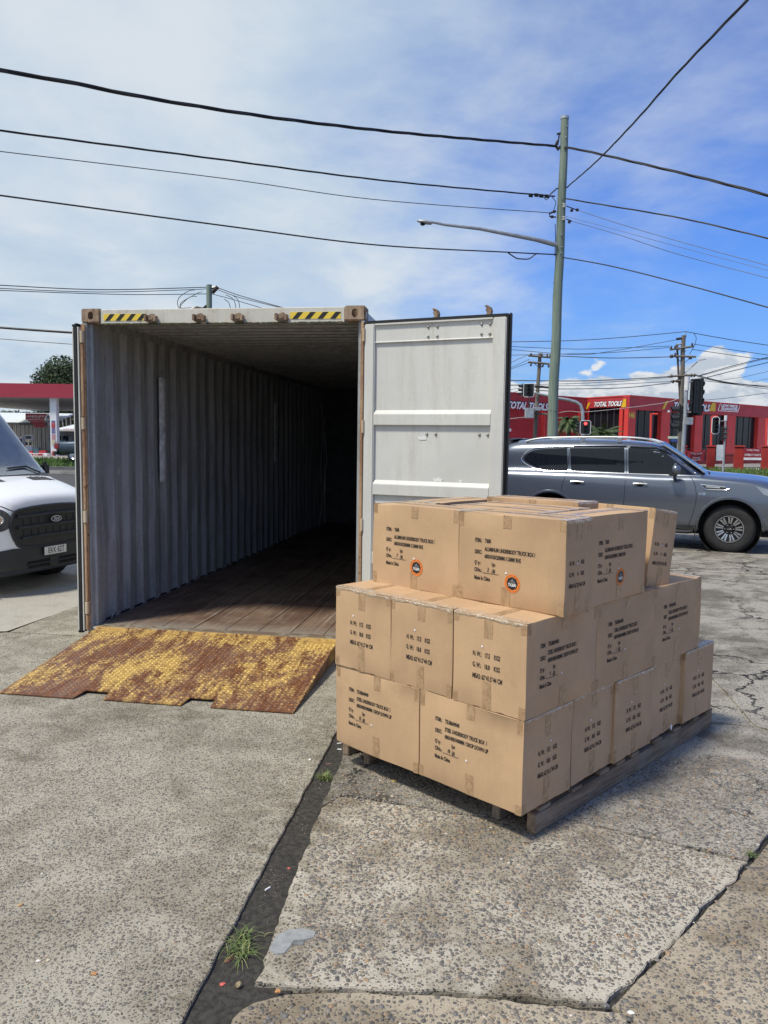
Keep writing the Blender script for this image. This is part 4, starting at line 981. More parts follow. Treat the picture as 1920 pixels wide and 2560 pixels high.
m_tyre = simple('tyre rubber', (.022, .022, .023), .8, var=.25, scale=9, bump=.002, bscale=70)
m_plast = simple('black plastic', (.022, .023, .025), .5, var=.15, scale=8)
m_plastg = simple('dark grey bumper plastic', (.026, .029, .034), .5, var=.12, scale=5)
m_void = simple('wheel arch liner', (.008, .008, .009), .9)
m_red = simple('red lamp lens', (.30, .012, .012), .12, coat=1.0)
m_lamp = simple('lamp glass', (.30, .33, .36), .08, .4, coat=1.0)
m_silver = simple('silver roof rail', (.62, .64, .66), .28, .8, var=.04)
def loft(name, secs, mat, parent, sub=1, caps=True):
    # secs: list of (x, [(y, z), ...half section from bottom centre to top centre])
    mb = MB(); n = len(secs[0][1]); vs = []
    for x, hs in secs:
        row = [(x, y, z) for y, z in hs] + [(x, -y, z) for y, z in hs[::-1][1:-1]]
        if hs[0][0] > 1e-6: row = [(x, y, z) for y, z in hs]+[(x, -y, z) for y, z in hs[::-1][1:]]
        vs.append(row)
    m_ = len(vs[0]); mb.add([p for r_ in vs for p in r_], [(i*m_+j, i*m_+(j+1) % m_, (i+1)*m_+(j+1) % m_, (i+1)*m_+j) for i in range(len(vs)-1) for j in range(m_)] + ([tuple(range(m_))[::-1], tuple(range((len(vs)-1)*m_, len(vs)*m_))] if caps else []))
    o = mb.build(name, mat, parent, smooth=True)
    if sub:
        s_ = o.modifiers.new('s', 'SUBSURF'); s_.levels = sub; s_.render_levels = sub; apply_mods(o)
        o.data.polygons.foreach_set('use_smooth', [True]*len(o.data.polygons))
    return o
def bvh_of(o):
    from mathutils.bvhtree import BVHTree
    bm = bmesh.new(); bm.from_mesh(o.data); t = BVHTree.FromBMesh(bm); bm.free(); return t
def on_side(t, x, z, sgn, off):       # point on the body side (sgn=-1: the y<0 side)
    h, n, i, d = t.ray_cast(Vector((x, sgn*3, z)), Vector((0, -sgn, 0)))
    return (h+Vector((0, sgn*off, 0))) if h is not None else None
def resample(pts, step):
    out = []
    for a, b_ in zip(pts, pts[1:]):
        L = math.dist(a, b_); k = max(1, int(L/step))
        for j in range(k): out.append((a[0]+(b_[0]-a[0])*j/k, a[1]+(b_[1]-a[1])*j/k))
    return out+[pts[-1]]
def catmull(P, per=6, closed=False):
    n = len(P); out = []
    rng = range(n if closed else n-1)
    for i in rng:
        p0, p1, p2, p3 = (P[(i-1) % n], P[i], P[(i+1) % n], P[(i+2) % n]) if closed else (P[max(i-1, 0)], P[i], P[i+1], P[min(i+2, n-1)])
        for k in range(per):
            t = k/per; out.append(tuple(.5*((2*p1[d])+(-p0[d]+p2[d])*t+(2*p0[d]-5*p1[d]+4*p2[d]-p3[d])*t*t+(-p0[d]+3*p1[d]-3*p2[d]+p3[d])*t**3) for d in range(len(p1))))
    if not closed: out.append(tuple(P[-1]))
    return out
def side_line(t, pts, sgn, r, off, name, mat, parent, closed=False, step=.06, n=6):
    P = [on_side(t, x, z, sgn, off) for x, z in resample(pts+[pts[0]] if closed else pts, step)]; P = [p for p in P if p is not None]
    return MB().tube(P, r, n).build(name, mat, parent, smooth=True)
def side_panel(t, poly, sgn, off, name, mat, parent, step=.07):
    # outline filled with a grid draped on the body side
    xs = [p[0] for p in poly]; zs = [p[1] for p in poly]
    bm = bmesh.new(); vs = [bm.verts.new((x, 0, z)) for x, z in poly]; f = bm.faces.new(vs)
    x = min(xs)+step
    while x < max(xs):
        bmesh.ops.bisect_plane(bm, geom=bm.verts[:]+bm.edges[:]+bm.faces[:], plane_co=(x, 0, 0), plane_no=(1, 0, 0)); x += step
    z = min(zs)+step
    while z < max(zs):
        bmesh.ops.bisect_plane(bm, geom=bm.verts[:]+bm.edges[:]+bm.faces[:], plane_co=(0, 0, z), plane_no=(0, 0, 1)); z += step
    for v_ in bm.verts:
        p = on_side(t, v_.co.x, v_.co.z, sgn, off)
        if p is not None: v_.co = p
    me = bpy.data.meshes.new(name); bmesh.ops.recalc_face_normals(bm, faces=bm.faces); bm.to_mesh(me); bm.free()
    return link(name, me, mat, parent, smooth=True)
def rim_disc(parent, R, T, spokes=9):
    """patrol style rim: dark dish with split bright spokes; T: matrix, local z = outwards"""
    r = MB().lathe([(R, -.10), (R, .0), (R-.010, .008), (R-.022, .004), (R-.028, -.03), (.07, -.045), (.06, -.02), (.03, -.015), (.0005, -.015)], 40, T).build('rim', m_alloyd, parent, smooth=True)
    for k in range(spokes):
        a = 2*PI*k/spokes+.1
        for sg in (-1, 1):
            mb = MB(); vs = []
            for rr, w, zz, o_ in ((.095, .010, -.012, .013), (.16, .013, -.004, .020), (R-.014, .016, .002, .030)):
                for q in (-w, w):
                    y = sg*o_+q; vs.append(T @ Vector((rr*math.cos(a)-y*math.sin(a), rr*math.sin(a)+y*math.cos(a), zz)))
            vs2 = [v_-(T.to_3x3() @ Vector((0, 0, .02))) for v_ in vs]
            mb.add(vs+vs2, [(0, 1, 3, 2), (2, 3, 5, 4), (0, 2, 8, 6), (2, 4, 10, 8), (1, 7, 9, 3), (3, 9, 11, 5), (0, 6, 7, 1)]); mb.build('spoke', m_alloy, parent)
    MB().lathe([(R-.012, .0095), (R-.0005, .0095), (R-.0005, .004), (R-.012, .004)], 40, T).build('rim_lip', m_alloy, parent, smooth=True)
    MB().lathe([(.026, -.012), (.030, -.006), (.034, -.012)], 24, T).build('emblem_ring', m_chrome, parent)
    mb = MB(); mb.box(-.036, .036, -.006, .006, -.013, -.005, T); mb.build('emblem_bar', m_chrome, parent)
    for k in range(6):
        a = 2*PI*k/6; MB().lathe([(.0005, .0), (.009, -.002), (.010, -.02)], 8, T @ Matrix.Translation((.070*math.cos(a), .070*math.sin(a), -.012))).build('wheel_nut', m_alloy, parent)
def wheel(parent, x, y, R, rimR, sgn, wid=.26, spokes=9, z=None):
    w = empty('wheel', (x, y, R if z is None else z)); w.parent = parent
    T = Matrix.Rotation(-sgn*PI/2, 4, 'X') if sgn > 0 else Matrix.Rotation(PI/2, 4, 'X')
    prof = [(rimR, -wid), (R-.05, -wid), (R-.012, -wid+.03), (R, -wid+.06), (R, -.055), (R-.008, -.028), (R-.03, -.006), (R-.07, .004), (rimR+.02, .0), (rimR-.002, -.012)]
    MB().lathe(prof, 56, T).build('tyre', m_tyre, w, smooth=True)
    tr = MB()
    for k in range(60):
        a = 2*PI*k/60; 
        tr.box(R-.004, R+.006, -.012, .012, -.075, -.025, T @ Matrix.Rotation(a, 4, 'Z'))
    tag(tr.build('tread_block', m_tyre, w), kind='stuff')
    rim_disc(w, rimR, T, spokes); return w

# grey SUV: local x forward, origin on the ground under the front wheel, near side y<0
SVA = math.radians(24)
suv = empty('suv', V(5.9, 13.25, 0) + V(math.sin(SVA), math.cos(SVA), 0)*.93, -SVA)
tag(suv, 'dark metallic grey four wheel drive wagon parked behind the cartons', 'car')
def sec(x, zb, wb, zr, wr, ztop, wtop, zroof, crown=.0, wsh=None):
    # lower body width wb at widest zr, shoulder at ztop, roof zroof
    return (x, [(0, zb), (wb-.14, zb), (wb-.03, zb+.06), (wb, zb+.22), (wr, zr), (wr-.01, (zr+ztop)/2), (wr-.035, ztop-.02), (wtop if wsh is None else wsh, ztop+.03), ((wtop+.02) if zroof-ztop > .3 else wtop*.8, ztop+(zroof-ztop)*.55), (wtop-.08 if zroof-ztop > .3 else wtop*.55, zroof-.035), (wtop*.55 if zroof-ztop > .3 else wtop*.3, zroof-.004), (0, zroof)])
S_ = [sec(-4.17, .52, .84, .80, .88, 1.24, .74, 1.36), sec(-4.13, .42, .92, .80, .94, 1.28, .78, 1.68), sec(-4.02, .36, .94, .80, .965, 1.30, .80, 1.86), sec(-3.75, .34, .95, .80, .98, 1.30, .81, 1.90),
      sec(-3.0, .32, .96, .80, .995, 1.30, .82, 1.92), sec(-2.0, .32, .955, .80, .985, 1.29, .82, 1.925), sec(-1.4, .32, .955, .80, .985, 1.28, .80, 1.885), sec(-1.12, .32, .955, .80, .985, 1.28, .79, 1.83), sec(-.80, .32, .955, .80, .985, 1.275, .83, 1.62), sec(-.52, .32, .955, .80, .985, 1.27, .87, 1.40), sec(-.36, .32, .96, .80, .985, 1.245, .90, 1.365),
      sec(.0, .34, .97, .80, .99, 1.22, .92, 1.35), sec(.45, .36, .96, .80, .98, 1.19, .90, 1.32), sec(.78, .38, .92, .78, .94, 1.12, .84, 1.25), sec(.92, .42, .78, .72, .82, .98, .68, 1.05)]
body = loft('body', S_, m_suv, suv, 2)
cu = MB()
for x in (0, -3.075): cu.tube([(x, -1.2, .42), (x, -.60, .42)], .50, 40); cu.tube([(x, 1.2, .42), (x, .60, .42)], .50, 40)
n0 = len(body.data.vertices); boolean(body, cu); print('BOOL suv', n0, len(body.data.vertices)); body.data.polygons.foreach_set('use_smooth', [True]*len(body.data.polygons))
try: body.data.set_sharp_from_angle(angle=math.radians(40))
except Exception: pass
MB().box(-3.9, .8, -.72, .72, .28, .60).build('underbody', m_void, suv)
tS = bvh_of(body)
for x in (0, -3.075):
    for sg in (-1, 1):
        wheel(suv, x, sg*.90, .405, .232, sg)
        MB().lathe([(.50, -.02), (.50, -.30), (.05, -.30)], 32, Matrix.Translation((x, sg*.93, .42)) @ Matrix.Rotation(-sg*PI/2, 4, 'X')).build('arch_liner', m_void, suv, fixn=False)
        side_line(tS, [(x+.53*math.cos(a), .42+.53*math.sin(a)) for a in [math.radians(-8+196*k/30) for k in range(31)]], sg, .026, -.010, 'wheel_arch_flare', m_suv, suv)
for sg in (-1, 1):
    q_ = catmull([(-3.62, 1.52), (-3.50, 1.66), (-3.30, 1.715), (-2.84, 1.745), (-2.82, 1.735), (-2.79, 1.35), (-2.80, 1.33), (-3.22, 1.335), (-3.42, 1.39)], 5, True)
    side_panel(tS, q_, sg, .004, 'quarter_window', m_glass, suv)
    side_panel(tS, [(-2.76, 1.745), (-1.80, 1.765), (-1.77, 1.32), (-2.72, 1.33)], sg, .004, 'rear_door_window', m_glass, suv)
    side_panel(tS, [(-1.73, 1.765), (-1.30, 1.745), (-1.14, 1.715), (-.60, 1.315), (-1.70, 1.315)], sg, .004, 'front_door_window', m_glass, suv)
    side_line(tS, catmull([(-.50, 1.295), (-1.7, 1.30), (-2.8, 1.315), (-3.24, 1.315), (-3.46, 1.37), (-3.665, 1.51), (-3.54, 1.68), (-3.32, 1.74), (-2.8, 1.765), (-1.8, 1.785), (-1.28, 1.765), (-1.10, 1.725), (-.85, 1.55), (-.52, 1.31)], 6), sg, .010, .006, 'window_trim', m_chrome, suv)
    for nm, pts in (('door_seam', [(-1.76, 1.74), (-1.74, 1.28), (-1.75, .75), (-1.80, .40)]), ('door_seam', [(-2.76, 1.74), (-2.80, 1.28), (-2.86, .95), (-2.70, .70), (-2.52, .50), (-2.44, .40)]), ('door_seam', [(-.66, 1.28), (-.58, 1.15), (-.55, .85), (-.66, .40)]), ('door_seam', [(-2.44, .41), (-1.8, .40), (-.66, .40)]), ('fuel_seam', [(-3.9, 1.30), (-3.95, 1.05)])):
        side_line(tS, catmull(pts, 5), sg, .005, -.001, nm, m_void, suv)
    side_line(tS, [(-2.70, 1.775), (-1.76, 1.79)], sg, .016, .010, 'weather_shield', m_glass, suv); side_line(tS, [(-1.70, 1.785), (-1.25, 1.765), (-1.0, 1.66)], sg, .015, .010, 'weather_shield', m_glass, suv)
    for x in (-2.58, -1.48):
        h = side_line(tS, [(x-.12, 1.135), (x, 1.142), (x+.12, 1.135)], sg, .014, .028, 'door_handle', m_chrome, suv)
        side_panel(tS, [(x+.065*math.cos(a), 1.125+.045*math.sin(a)) for a in [2*PI*k/14 for k in range(14)]], sg, .002, 'handle_recess', m_void, suv)
    # roof rail
    P = catmull([(-3.62, sg*.70, 1.855), (-3.45, sg*.70, 1.90), (-3.1, sg*.70, 1.935), (-2.0, sg*.69, 1.955), (-1.5, sg*.68, 1.935), (-1.30, sg*.67, 1.89), (-1.20, sg*.67, 1.855)], 5)
    MB().tube(P, .020, 8).build('roof_rail', m_silver, suv, smooth=True)
    for x in (-2.55, -1.9): MB().box(x-.04, x+.04, sg*.69-.02, sg*.69+.02, 1.86, 1.95).build('rail_foot', m_silver, suv, bevel=.006)
    # mirror
    o = loft('mirror', [(-1.00, [(0, 1.36), (.05, 1.36), (.085, 1.42), (.05, 1.49), (0, 1.50)]), (-.93, [(0, 1.33), (.075, 1.33), (.115, 1.42), (.075, 1.51), (0, 1.52)]), (-.84, [(0, 1.36), (.05, 1.36), (.08, 1.42), (.05, 1.48), (0, 1.49)])], m_suv, suv, 2)
    o.location = (0.04, sg*1.10, -.02)
    MB().box(-1.0, -.86, sg*1.10-.07, sg*1.10+.07, 1.30, 1.345).build('mirror_base', m_plast, suv, bevel=.01); MB().tube([(-.92, sg*.93, 1.29), (-.92, sg*1.06, 1.33)], .035, 8).build('mirror_arm', m_plast, suv)
    # fender vent
    q_ = [(-.49, 1.155), (-.05, 1.12), (-.03, 1.10), (-.09, 1.075), (-.40, 1.075), (-.46, 1.12)]
    side_panel(tS, q_, sg, .006, 'fender_vent', m_plast, suv); side_line(tS, q_, sg, .011, .010, 'vent_trim', m_chrome, suv, closed=True); side_line(tS, [(-.40, 1.118), (-.18, 1.108)], sg, .013, .010, 'vent_bar', m_chrome, suv)
    side_panel(tS, [(.36, 1.16), (.78, 1.06), (.86, .98), (.84, .92), (.50, 1.02)], sg, .006, 'headlight', m_lamp, suv)
    side_panel(tS, [(-4.10, 1.16), (-3.93, 1.10), (-3.90, 1.06), (-3.98, .98), (-4.10, .98)], sg, .006, 'tail_light', m_red, suv)
    MB().tube([(-2.50, sg*.97, .34), (-2.46, sg*1.0, .33), (-.66, sg*1.0, .33), (-.58, sg*.97, .34)], .034, 8).build('side_step', m_plast, suv, smooth=True)
    side_panel(tS, [(-2.50, .40), (-.62, .40), (-.60, .345), (-2.50, .345)], sg, .004, 'sill', m_plast, suv)
    MB().box(-.545, -.535, sg*.96-.13, sg*.96+.02, .16, .46).build('mud_flap', m_plast, suv)
vs, fs = text_mesh('V8', .085, 1.25, .1, 0, 0, 'LEFT', 1.0); 
mb = MB(); mb.add([(on_side(tS, -.52+v_.x, .975+v_.y*.75, -1, .006) or V(0, 0, 0)) for v_ in vs], fs); mb.build('badge_lettering', m_chrome, suv, fixn=False)
# windscreen, hood line, wiper, spoiler
ws = MB(); ws.add([(-.44, -.74, 1.345), (-.44, .74, 1.345), (-1.20, .62, 1.862), (-1.20, -.62, 1.862), (-.38, 0, 1.352), (-1.16, 0, 1.885)], [(0, 4, 5, 3), (4, 1, 2, 5)]); ws.build('windscreen', m_glass, suv)
MB().tube([(-.44, -.80, 1.36), (-.80, -.755, 1.62), (-1.14, -.70, 1.83)], .018, 6).build('pillar_trim', m_lamp, suv, smooth=True)
MB().tube([(-.36, -.55, 1.345), (-.42, -.2, 1.365), (-.46, .3, 1.375)], .012, 6).build('wiper', m_plast, suv)
MB().prism([(-4.22, 1.80), (-4.02, 1.83), (-3.80, 1.90), (-3.9, 1.92), (-4.18, 1.86), (-4.24, 1.83)], 'y', -.66, .66).build('spoiler', m_suv, suv, bevel=.01)
MB().prism([(-4.17, 1.32), (-4.02, 1.72), (-3.98, 1.72), (-4.12, 1.32)], 'y', -.68, .68).build('rear_window', m_glass, suv)

# white van: local x forward, origin on the ground under the middle of the bumper front
VH = math.radians(-20)
van = empty('van', V(-4.03, 9.45, -.034), VH); tag(van, 'white delivery van with black grille cut by the left edge of the view', 'van')
def vsec(x, zb, w, zsh, wsh, zr, wr):
    return (x, [(0, zb), (w-.12, zb), (w-.02, zb+.06), (w, zb+.25), (w, zb+.45), (w-.005, zsh-.10), (wsh, zsh), (wr+(wsh-wr)*.45, zsh+(zr-zsh)*.5), (wr, zr-.05), (wr*.7, zr-.008), (0, zr)])
VS = [vsec(-.0, .30, .62, .98, .52, 1.06, .45), vsec(-.035, .24, .76, 1.02, .64, 1.14, .55), vsec(-.12, .22, .90, 1.05, .76, 1.19, .62), vsec(-.28, .22, .98, 1.08, .86, 1.25, .70), vsec(-.55, .24, 1.01, 1.13, .90, 1.32, .76), vsec(-.80, .24, 1.02, 1.19, .93, 1.37, .80),
      vsec(-.97, .24, 1.02, 1.24, .94, 1.50, .83), vsec(-1.35, .24, 1.02, 1.36, .95, 1.96, .82), vsec(-1.68, .24, 1.02, 1.45, .95, 2.36, .80), vsec(-2.0, .24, 1.02, 1.5, .97, 2.47, .82), vsec(-2.4, .24, 1.02, 1.5, .98, 2.50, .84), vsec(-5.3, .26, 1.02, 1.5, .98, 2.50, .84), vsec(-5.50, .30, 1.0, 1.5, .95, 2.46, .80)]
vb = loft('body', VS, m_van, van, 2)
cu = MB()
for x in (-.98, -4.25): cu.tube([(x, -1.3, .36), (x, -.66, .36)], .42, 36); cu.tube([(x, 1.3, .36), (x, .66, .36)], .42, 36)
n0 = len(vb.data.vertices); boolean(vb, cu); print('BOOL van', n0, len(vb.data.vertices)); vb.data.polygons.foreach_set('use_smooth', [True]*len(vb.data.polygons))
try: vb.data.set_sharp_from_angle(angle=math.radians(40))
except Exception: pass
MB().box(-5.2, -.4, -.7, .7, .24, .62).build('underbody', m_void, van)
for x in (-.98, -4.25):
    for sg in (-1, 1):
        wheel(van, x, sg*.93, .345, .215, sg, .23, 6)
        MB().lathe([(.42, -.02), (.42, -.28), (.05, -.28)], 28, Matrix.Translation((x, sg*.95, .36)) @ Matrix.Rotation(-sg*PI/2, 4, 'X')).build('arch_liner', m_void, van, fixn=False)
from mathutils.bvhtree import BVHTree
tV = bvh_of(vb)
def vf(y, z, off):       # point on the van's nose
    h, n_, i_, d_ = tV.ray_cast(Vector((2, y, z)), Vector((-1, 0, 0))); return (h+n_*off) if h is not None else Vector((0, y, z))
def front_panel(poly, off, name, mat, step=.05, parent=None):
    xs = [p[0] for p in poly]; zs = [p[1] for p in poly]; bm = bmesh.new(); bm.faces.new([bm.verts.new((0, y, z)) for y, z in poly])
    for ax, lo, hi in ((1, min(xs), max(xs)), (2, min(zs), max(zs))):
        c_ = lo+step
        while c_ < hi:
            pc = [0, 0, 0]; pn = [0, 0, 0]; pc[ax] = c_; pn[ax] = 1; bmesh.ops.bisect_plane(bm, geom=bm.verts[:]+bm.edges[:]+bm.faces[:], plane_co=pc, plane_no=pn); c_ += step
    for v_ in bm.verts: v_.co = vf(v_.co.y, v_.co.z, off)
    bmesh.ops.recalc_face_normals(bm, faces=bm.faces); me = bpy.data.meshes.new(name); bm.to_mesh(me); bm.free(); return link(name, me, mat, parent or van, smooth=True)
def front_line(pts, r, off, name, mat, parent=None, step=.05):
    return MB().tube([vf(y, z, off) for y, z in resample(pts, step)], r, 6).build(name, mat, parent or van, smooth=True)
gq = catmull([(-.52, 1.0), (-.62, .92), (-.65, .80), (-.58, .63), (-.47, .56), (0, .54), (.47, .56), (.58, .63), (.65, .80), (.62, .92), (.52, 1.0), (0, 1.03)], 4, True)
front_panel(gq, .006, 'grille', m_plast)
front_line(gq+[gq[0]], .016, .010, 'grille_surround', m_plastg)
for z in (.92, .79, .665):
    w_ = .56 if z > .7 else .50
    front_line([(-w_, z+.006), (0, z+.012), (w_, z+.006)], .017, .022, 'grille_bar', m_plastg)
for z0 in (.68, .81):
    for k in range(-4, 5): front_line([(k*.115, z0+.012), (k*.115, z0+.085)], .0045, .012, 'grille_rib', m_plastg, step=.03)
# badge
bc = vf(0, .86, .045); bd = MB(); nrm = Vector((1, 0, .12)).normalized(); up = Vector((-.12, 0, 1)).normalized(); rt = Vector((0, 1, 0))
def oval(w, h, o0, o1, name, mat, par):
    mb = MB(); n = 36; vs = [bc+rt*(w*math.cos(2*PI*k/n))+up*(h*math.sin(2*PI*k/n))+nrm*o for o in (o0, o1) for k in range(n)]
    mb.add(vs, [tuple(range(n, 2*n))]+[(k, (k+1) % n, (k+1) % n+n, k+n) for k in range(n)]); return mb.build(name, mat, par)
bo = oval(.085, .036, 0, .012, 'badge', m_chrome, van); oval(.076, .029, .012, .014, 'badge_field', simple('badge blue black', (.02, .03, .06), .2), bo)
vs, fs = text_mesh('Ford', .052, .95, .35, .0008, 0, 'CENTER', .88); mb = MB(); mb.add([bc+rt*v_.x+up*(v_.y-.016)+nrm*.0150 for v_ in vs], fs); mb.build('badge_lettering', m_chrome, bo, fixn=False)
# bumper
bq = [(-.97, .52), (-.80, .545), (-.62, .56), (-.50, .55), (-.30, .53), (.30, .53), (.50, .55), (.62, .56), (.80, .545), (.97, .52), (.97, .27), (.70, .255), (-.70, .255), (-.97, .27)]
front_panel(bq, .008, 'bumper', m_plastg, .06)
side_done = [side_panel(tV, [(-.56, .52), (-.10, .545), (-.10, .26), (-.52, .26)], sg, .008, 'bumper', m_plastg, van) for sg in (-1, 1)]
front_line([(-.93, .285), (-.75, .272), (0, .268), (.75, .272), (.93, .285)], .030, -.004, 'bumper_lip', m_plastg)
front_panel([(-.42, .385), (.42, .385), (.40, .30), (-.40, .30)], .012, 'air_intake', m_void)
front_line([(-.42, .345), (.42, .345)], .010, .022, 'intake_bar', m_plastg)
front_panel([(-.07, .40), (.07, .40), (.07, .29), (-.07, .29)], .020, 'sensor_block', m_plastg)
pl_ = [vf(y, z, 0) for y, z in ((0, .50), (0, .43))]; px_ = max(p.x for p in pl_)+.030
np_ = MB().box(px_, px_+.004, -.186, .186, .425, .535).build('number_plate', simple('plate white', (.75, .75, .72), .4, var=.03), van, bevel=.002)
pf = MB()
vs, fs = text_mesh('EKK·82T', .098, .72, 0, .0012, 0, 'CENTER', 1.04); mt2 = MB(); mt2.add([(px_+.0048, v_.x+.012, .447+v_.y) for v_ in vs], fs); mt2.build('plate_lettering', m_black, np_, fixn=False)
for a_, b2_, c_, d_ in ((-.186, .186, .529, .534), (-.186, .186, .426, .431), (-.186, -.181, .431, .529), (.181, .186, .431, .529)): pf.box(px_+.0042, px_+.0050, a_, b2_, c_, d_)
pf.build('plate_border', m_black, np_)
# headlights, hood seam, vents, windscreen
for sg in (-1, 1):
    hq = catmull([(sg*.68, .99), (sg*.62, .90), (sg*.67, .80), (sg*.80, .77), (sg*.92, .85), (sg*.94, 1.0), (sg*.88, 1.04), (sg*.78, 1.04)], 4, True)
    hl = front_panel(hq, .007, 'headlight', simple('headlight dark', (.05, .05, .055), .06, coat=1.0) if sg < 0 else m_lamp); 
    front_line([(sg*(.78+.055*math.cos(a)), .90+.05*math.sin(a)) for a in [2*PI*k/16 for k in range(17)]], .010, .010, 'lamp_ring', m_chrome, hl)
    front_panel([(sg*(.78+.045*math.cos(a)), .90+.04*math.sin(a)) for a in [2*PI*k/12 for k in range(12)]], .012, 'lamp_lens', simple('warm lamp lens', (.55, .36, .20), .1, coat=1.0), .05, hl)
def top_pt(x, y, off):
    h, n_, i_, d_ = tV.ray_cast(Vector((x, y, 5)), Vector((0, 0, -1))); return h+n_*off if h is not None else Vector((x, y, 1.4))
def top_line(pts, r, off, name, mat, step=.06): return MB().tube([top_pt(x, y, off) for x, y in resample(pts, step)], r, 6).build(name, mat, van, smooth=True)
front_line(catmull([(-.92, 1.06), (-.74, 1.065), (-.60, .995), (-.50, 1.0), (0, 1.03), (.50, 1.0), (.60, .995), (.74, 1.065), (.92, 1.06)], 5), .006, 0, 'bonnet_seam', m_void)
top_line([(-.30, .86), (-.55, .89), (-.80, .90)], .006, 0, 'bonnet_seam', m_void); top_line([(-.30, -.86), (-.55, -.89), (-.80, -.90)], .006, 0, 'bonnet_seam', m_void)
def top_panel(poly, off, name, mat, step=.08):
    bm = bmesh.new(); bm.faces.new([bm.verts.new((x, y, 0)) for x, y in poly]); xs = [p[0] for p in poly]; ys = [p[1] for p in poly]
    for ax, lo, hi in ((0, min(xs), max(xs)), (1, min(ys), max(ys))):
        c_ = lo+step
        while c_ < hi:
            pc = [0, 0, 0]; pn = [0, 0, 0]; pc[ax] = c_; pn[ax] = 1; bmesh.ops.bisect_plane(bm, geom=bm.verts[:]+bm.edges[:]+bm.faces[:], plane_co=pc, plane_no=pn); c_ += step
    for v_ in bm.verts: v_.co = top_pt(v_.co.x, v_.co.y, off)
    bmesh.ops.recalc_face_normals(bm, faces=bm.faces); me = bpy.data.meshes.new(name); bm.to_mesh(me); bm.free(); return link(name, me, mat, van, smooth=True)
for sg in (-1, 1):
    top_panel([(-.50, sg*.22), (-.52, sg*.62), (-.66, sg*.58), (-.63, sg*.22)][::sg], .004, 'bonnet_vent', m_plast)
    for k in range(3): top_line([(-.51, sg*(.31+.1*k)), (-.64, sg*(.30+.1*k))], .006, .007, 'vent_rib', m_plastg)
front_panel([(-.86, 1.375), (-.5, 1.36), (0, 1.355), (.5, 1.36), (.86, 1.375), (.85, 1.55), (.80, 1.95), (.755, 2.22), (.4, 2.27), (-.4, 2.27), (-.755, 2.22), (-.80, 1.95), (-.85, 1.55)], .006, 'windscreen', simple('windscreen glass', (.09, .11, .13), .03, spec=.9, coat=1.0), .06)
top_panel([(-.76, -.80), (-.71, -.5), (-.70, 0), (-.71, .5), (-.76, .80), (-.85, .78), (-.795, .5), (-.775, 0), (-.795, -.5), (-.85, -.78)], .006, 'cowl', m_plast)
for y0, y1 in ((.62, .15), (-.1, -.70)): top_line([(-.78, y0), (-.90, (y0+y1)/2+.1), (-.86, y1)], .012, .025, 'wiper', m_plast)
for sg in (-1, 1):
    side_panel(tV, [(-1.20, 1.42), (-1.62, 1.95), (-2.25, 1.95), (-2.25, 1.32), (-1.15, 1.32)], sg, .004, 'side_window', m_glass, van)
    o = MB().box(-1.22, -1.12, sg*1.12-.07, sg*1.12+.07, 1.30, 1.50).build('mirror', m_plast, van, bevel=.04); MB().tube([(-1.17, sg*.95, 1.34), (-1.17, sg*1.08, 1.36)], .025, 8).build('mirror_arm', m_plast, van)
    side_line(tV, [(-1.12, 1.30), (-1.10, .9), (-1.28, .55)], sg, .006, 0, 'door_seam', m_void, van); side_line(tV, [(-2.30, 2.0), (-2.30, .40)], sg, .006, 0, 'door_seam', m_void, van)
# ------------------------------------------------------------------ poles, lamps and wires
def woodmat(name, a_, b_):
    m, N, b = newmat(name); oc = N.n('ShaderNodeTexCoord').outputs['Object']
    g1 = N.noise(N.n('ShaderNodeMapping', {0: oc, 3: (14, 14, .5)}).outputs[0], 1.6, 7, .65, .5); g2 = N.noise(oc, 1.2, 5, .6)
    setb(N, b, col=N.mix(N.math('ADD', N.mr(g1, .35, .65, 0, .7), N.mr(g2, .4, .7, 0, .3)), a_, b_), rough=.8, nor=N.n('ShaderNodeBump', {'Strength': .7, 'Distance': .01, 'Height': g1}).outputs[0]); return m
m_gpole = woodmat('green treated timber', (.24, .30, .24), (.13, .17, .14)); m_bpole = woodmat('grey weathered timber', (.20, .175, .15), (.10, .085, .07))
m_cable = simple('black cable', (.012, .013, .016), .6); m_wire = simple('thin grey wire', (.05, .055, .07), .5); m_white_w = simple('pale service cable', (.45, .42, .42), .6)
m_galv = simple('galvanised steel', (.42, .44, .46), .45, .5, var=.15, scale=4); m_porc = simple('dark insulator', (.03, .022, .022), .25); m_pale = simple('pale insulator', (.55, .55, .52), .3)
def pole(name, top, bot, r0, r1, mat, lab, cat='utility pole', wob=.02, par=True, grp=None, knots=0, seed=1):
    e = empty(name, bot); tag(e, lab, cat, grp); n = 24; P = []; R_ = []
    for k in range(n+1):
        t = k/n; p = bot.lerp(top, t)-bot; w = Vector((noise.noise(Vector((t*5, seed, 0))), noise.noise(Vector((t*5, 0, seed))), 0))*wob*(1-abs(2*t-1)**3); P.append(p+w); R_.append((r0+(r1-r0)*t)*(1+.05*noise.noise(Vector((t*14, seed, 5)))*(wob > 0)))
    MB().tube(P, R_, 18).build('shaft', mat, e, smooth=True)
    rs = random.Random(seed)
    for k in range(knots):
        t = rs.uniform(.05, .95); i = int(t*n); a = rs.uniform(PI*1.0, PI*2.0); r_ = R_[i]; q = P[i]+Vector((math.cos(a)*r_, math.sin(a)*r_, 0)); MB().tube([q, q+Vector((math.cos(a), math.sin(a), 0))*.022], [.022, .014], 8).build('knot', mat, e, smooth=True)
    return e
def rel(e, p): return p-Vector(e.location)
YP = 25.0
b0, t0 = at(1380, 1112, YP), at(1412, 293, YP)
b0 = t0.lerp(b0, (t0.z+.1)/(t0.z-b0.z))
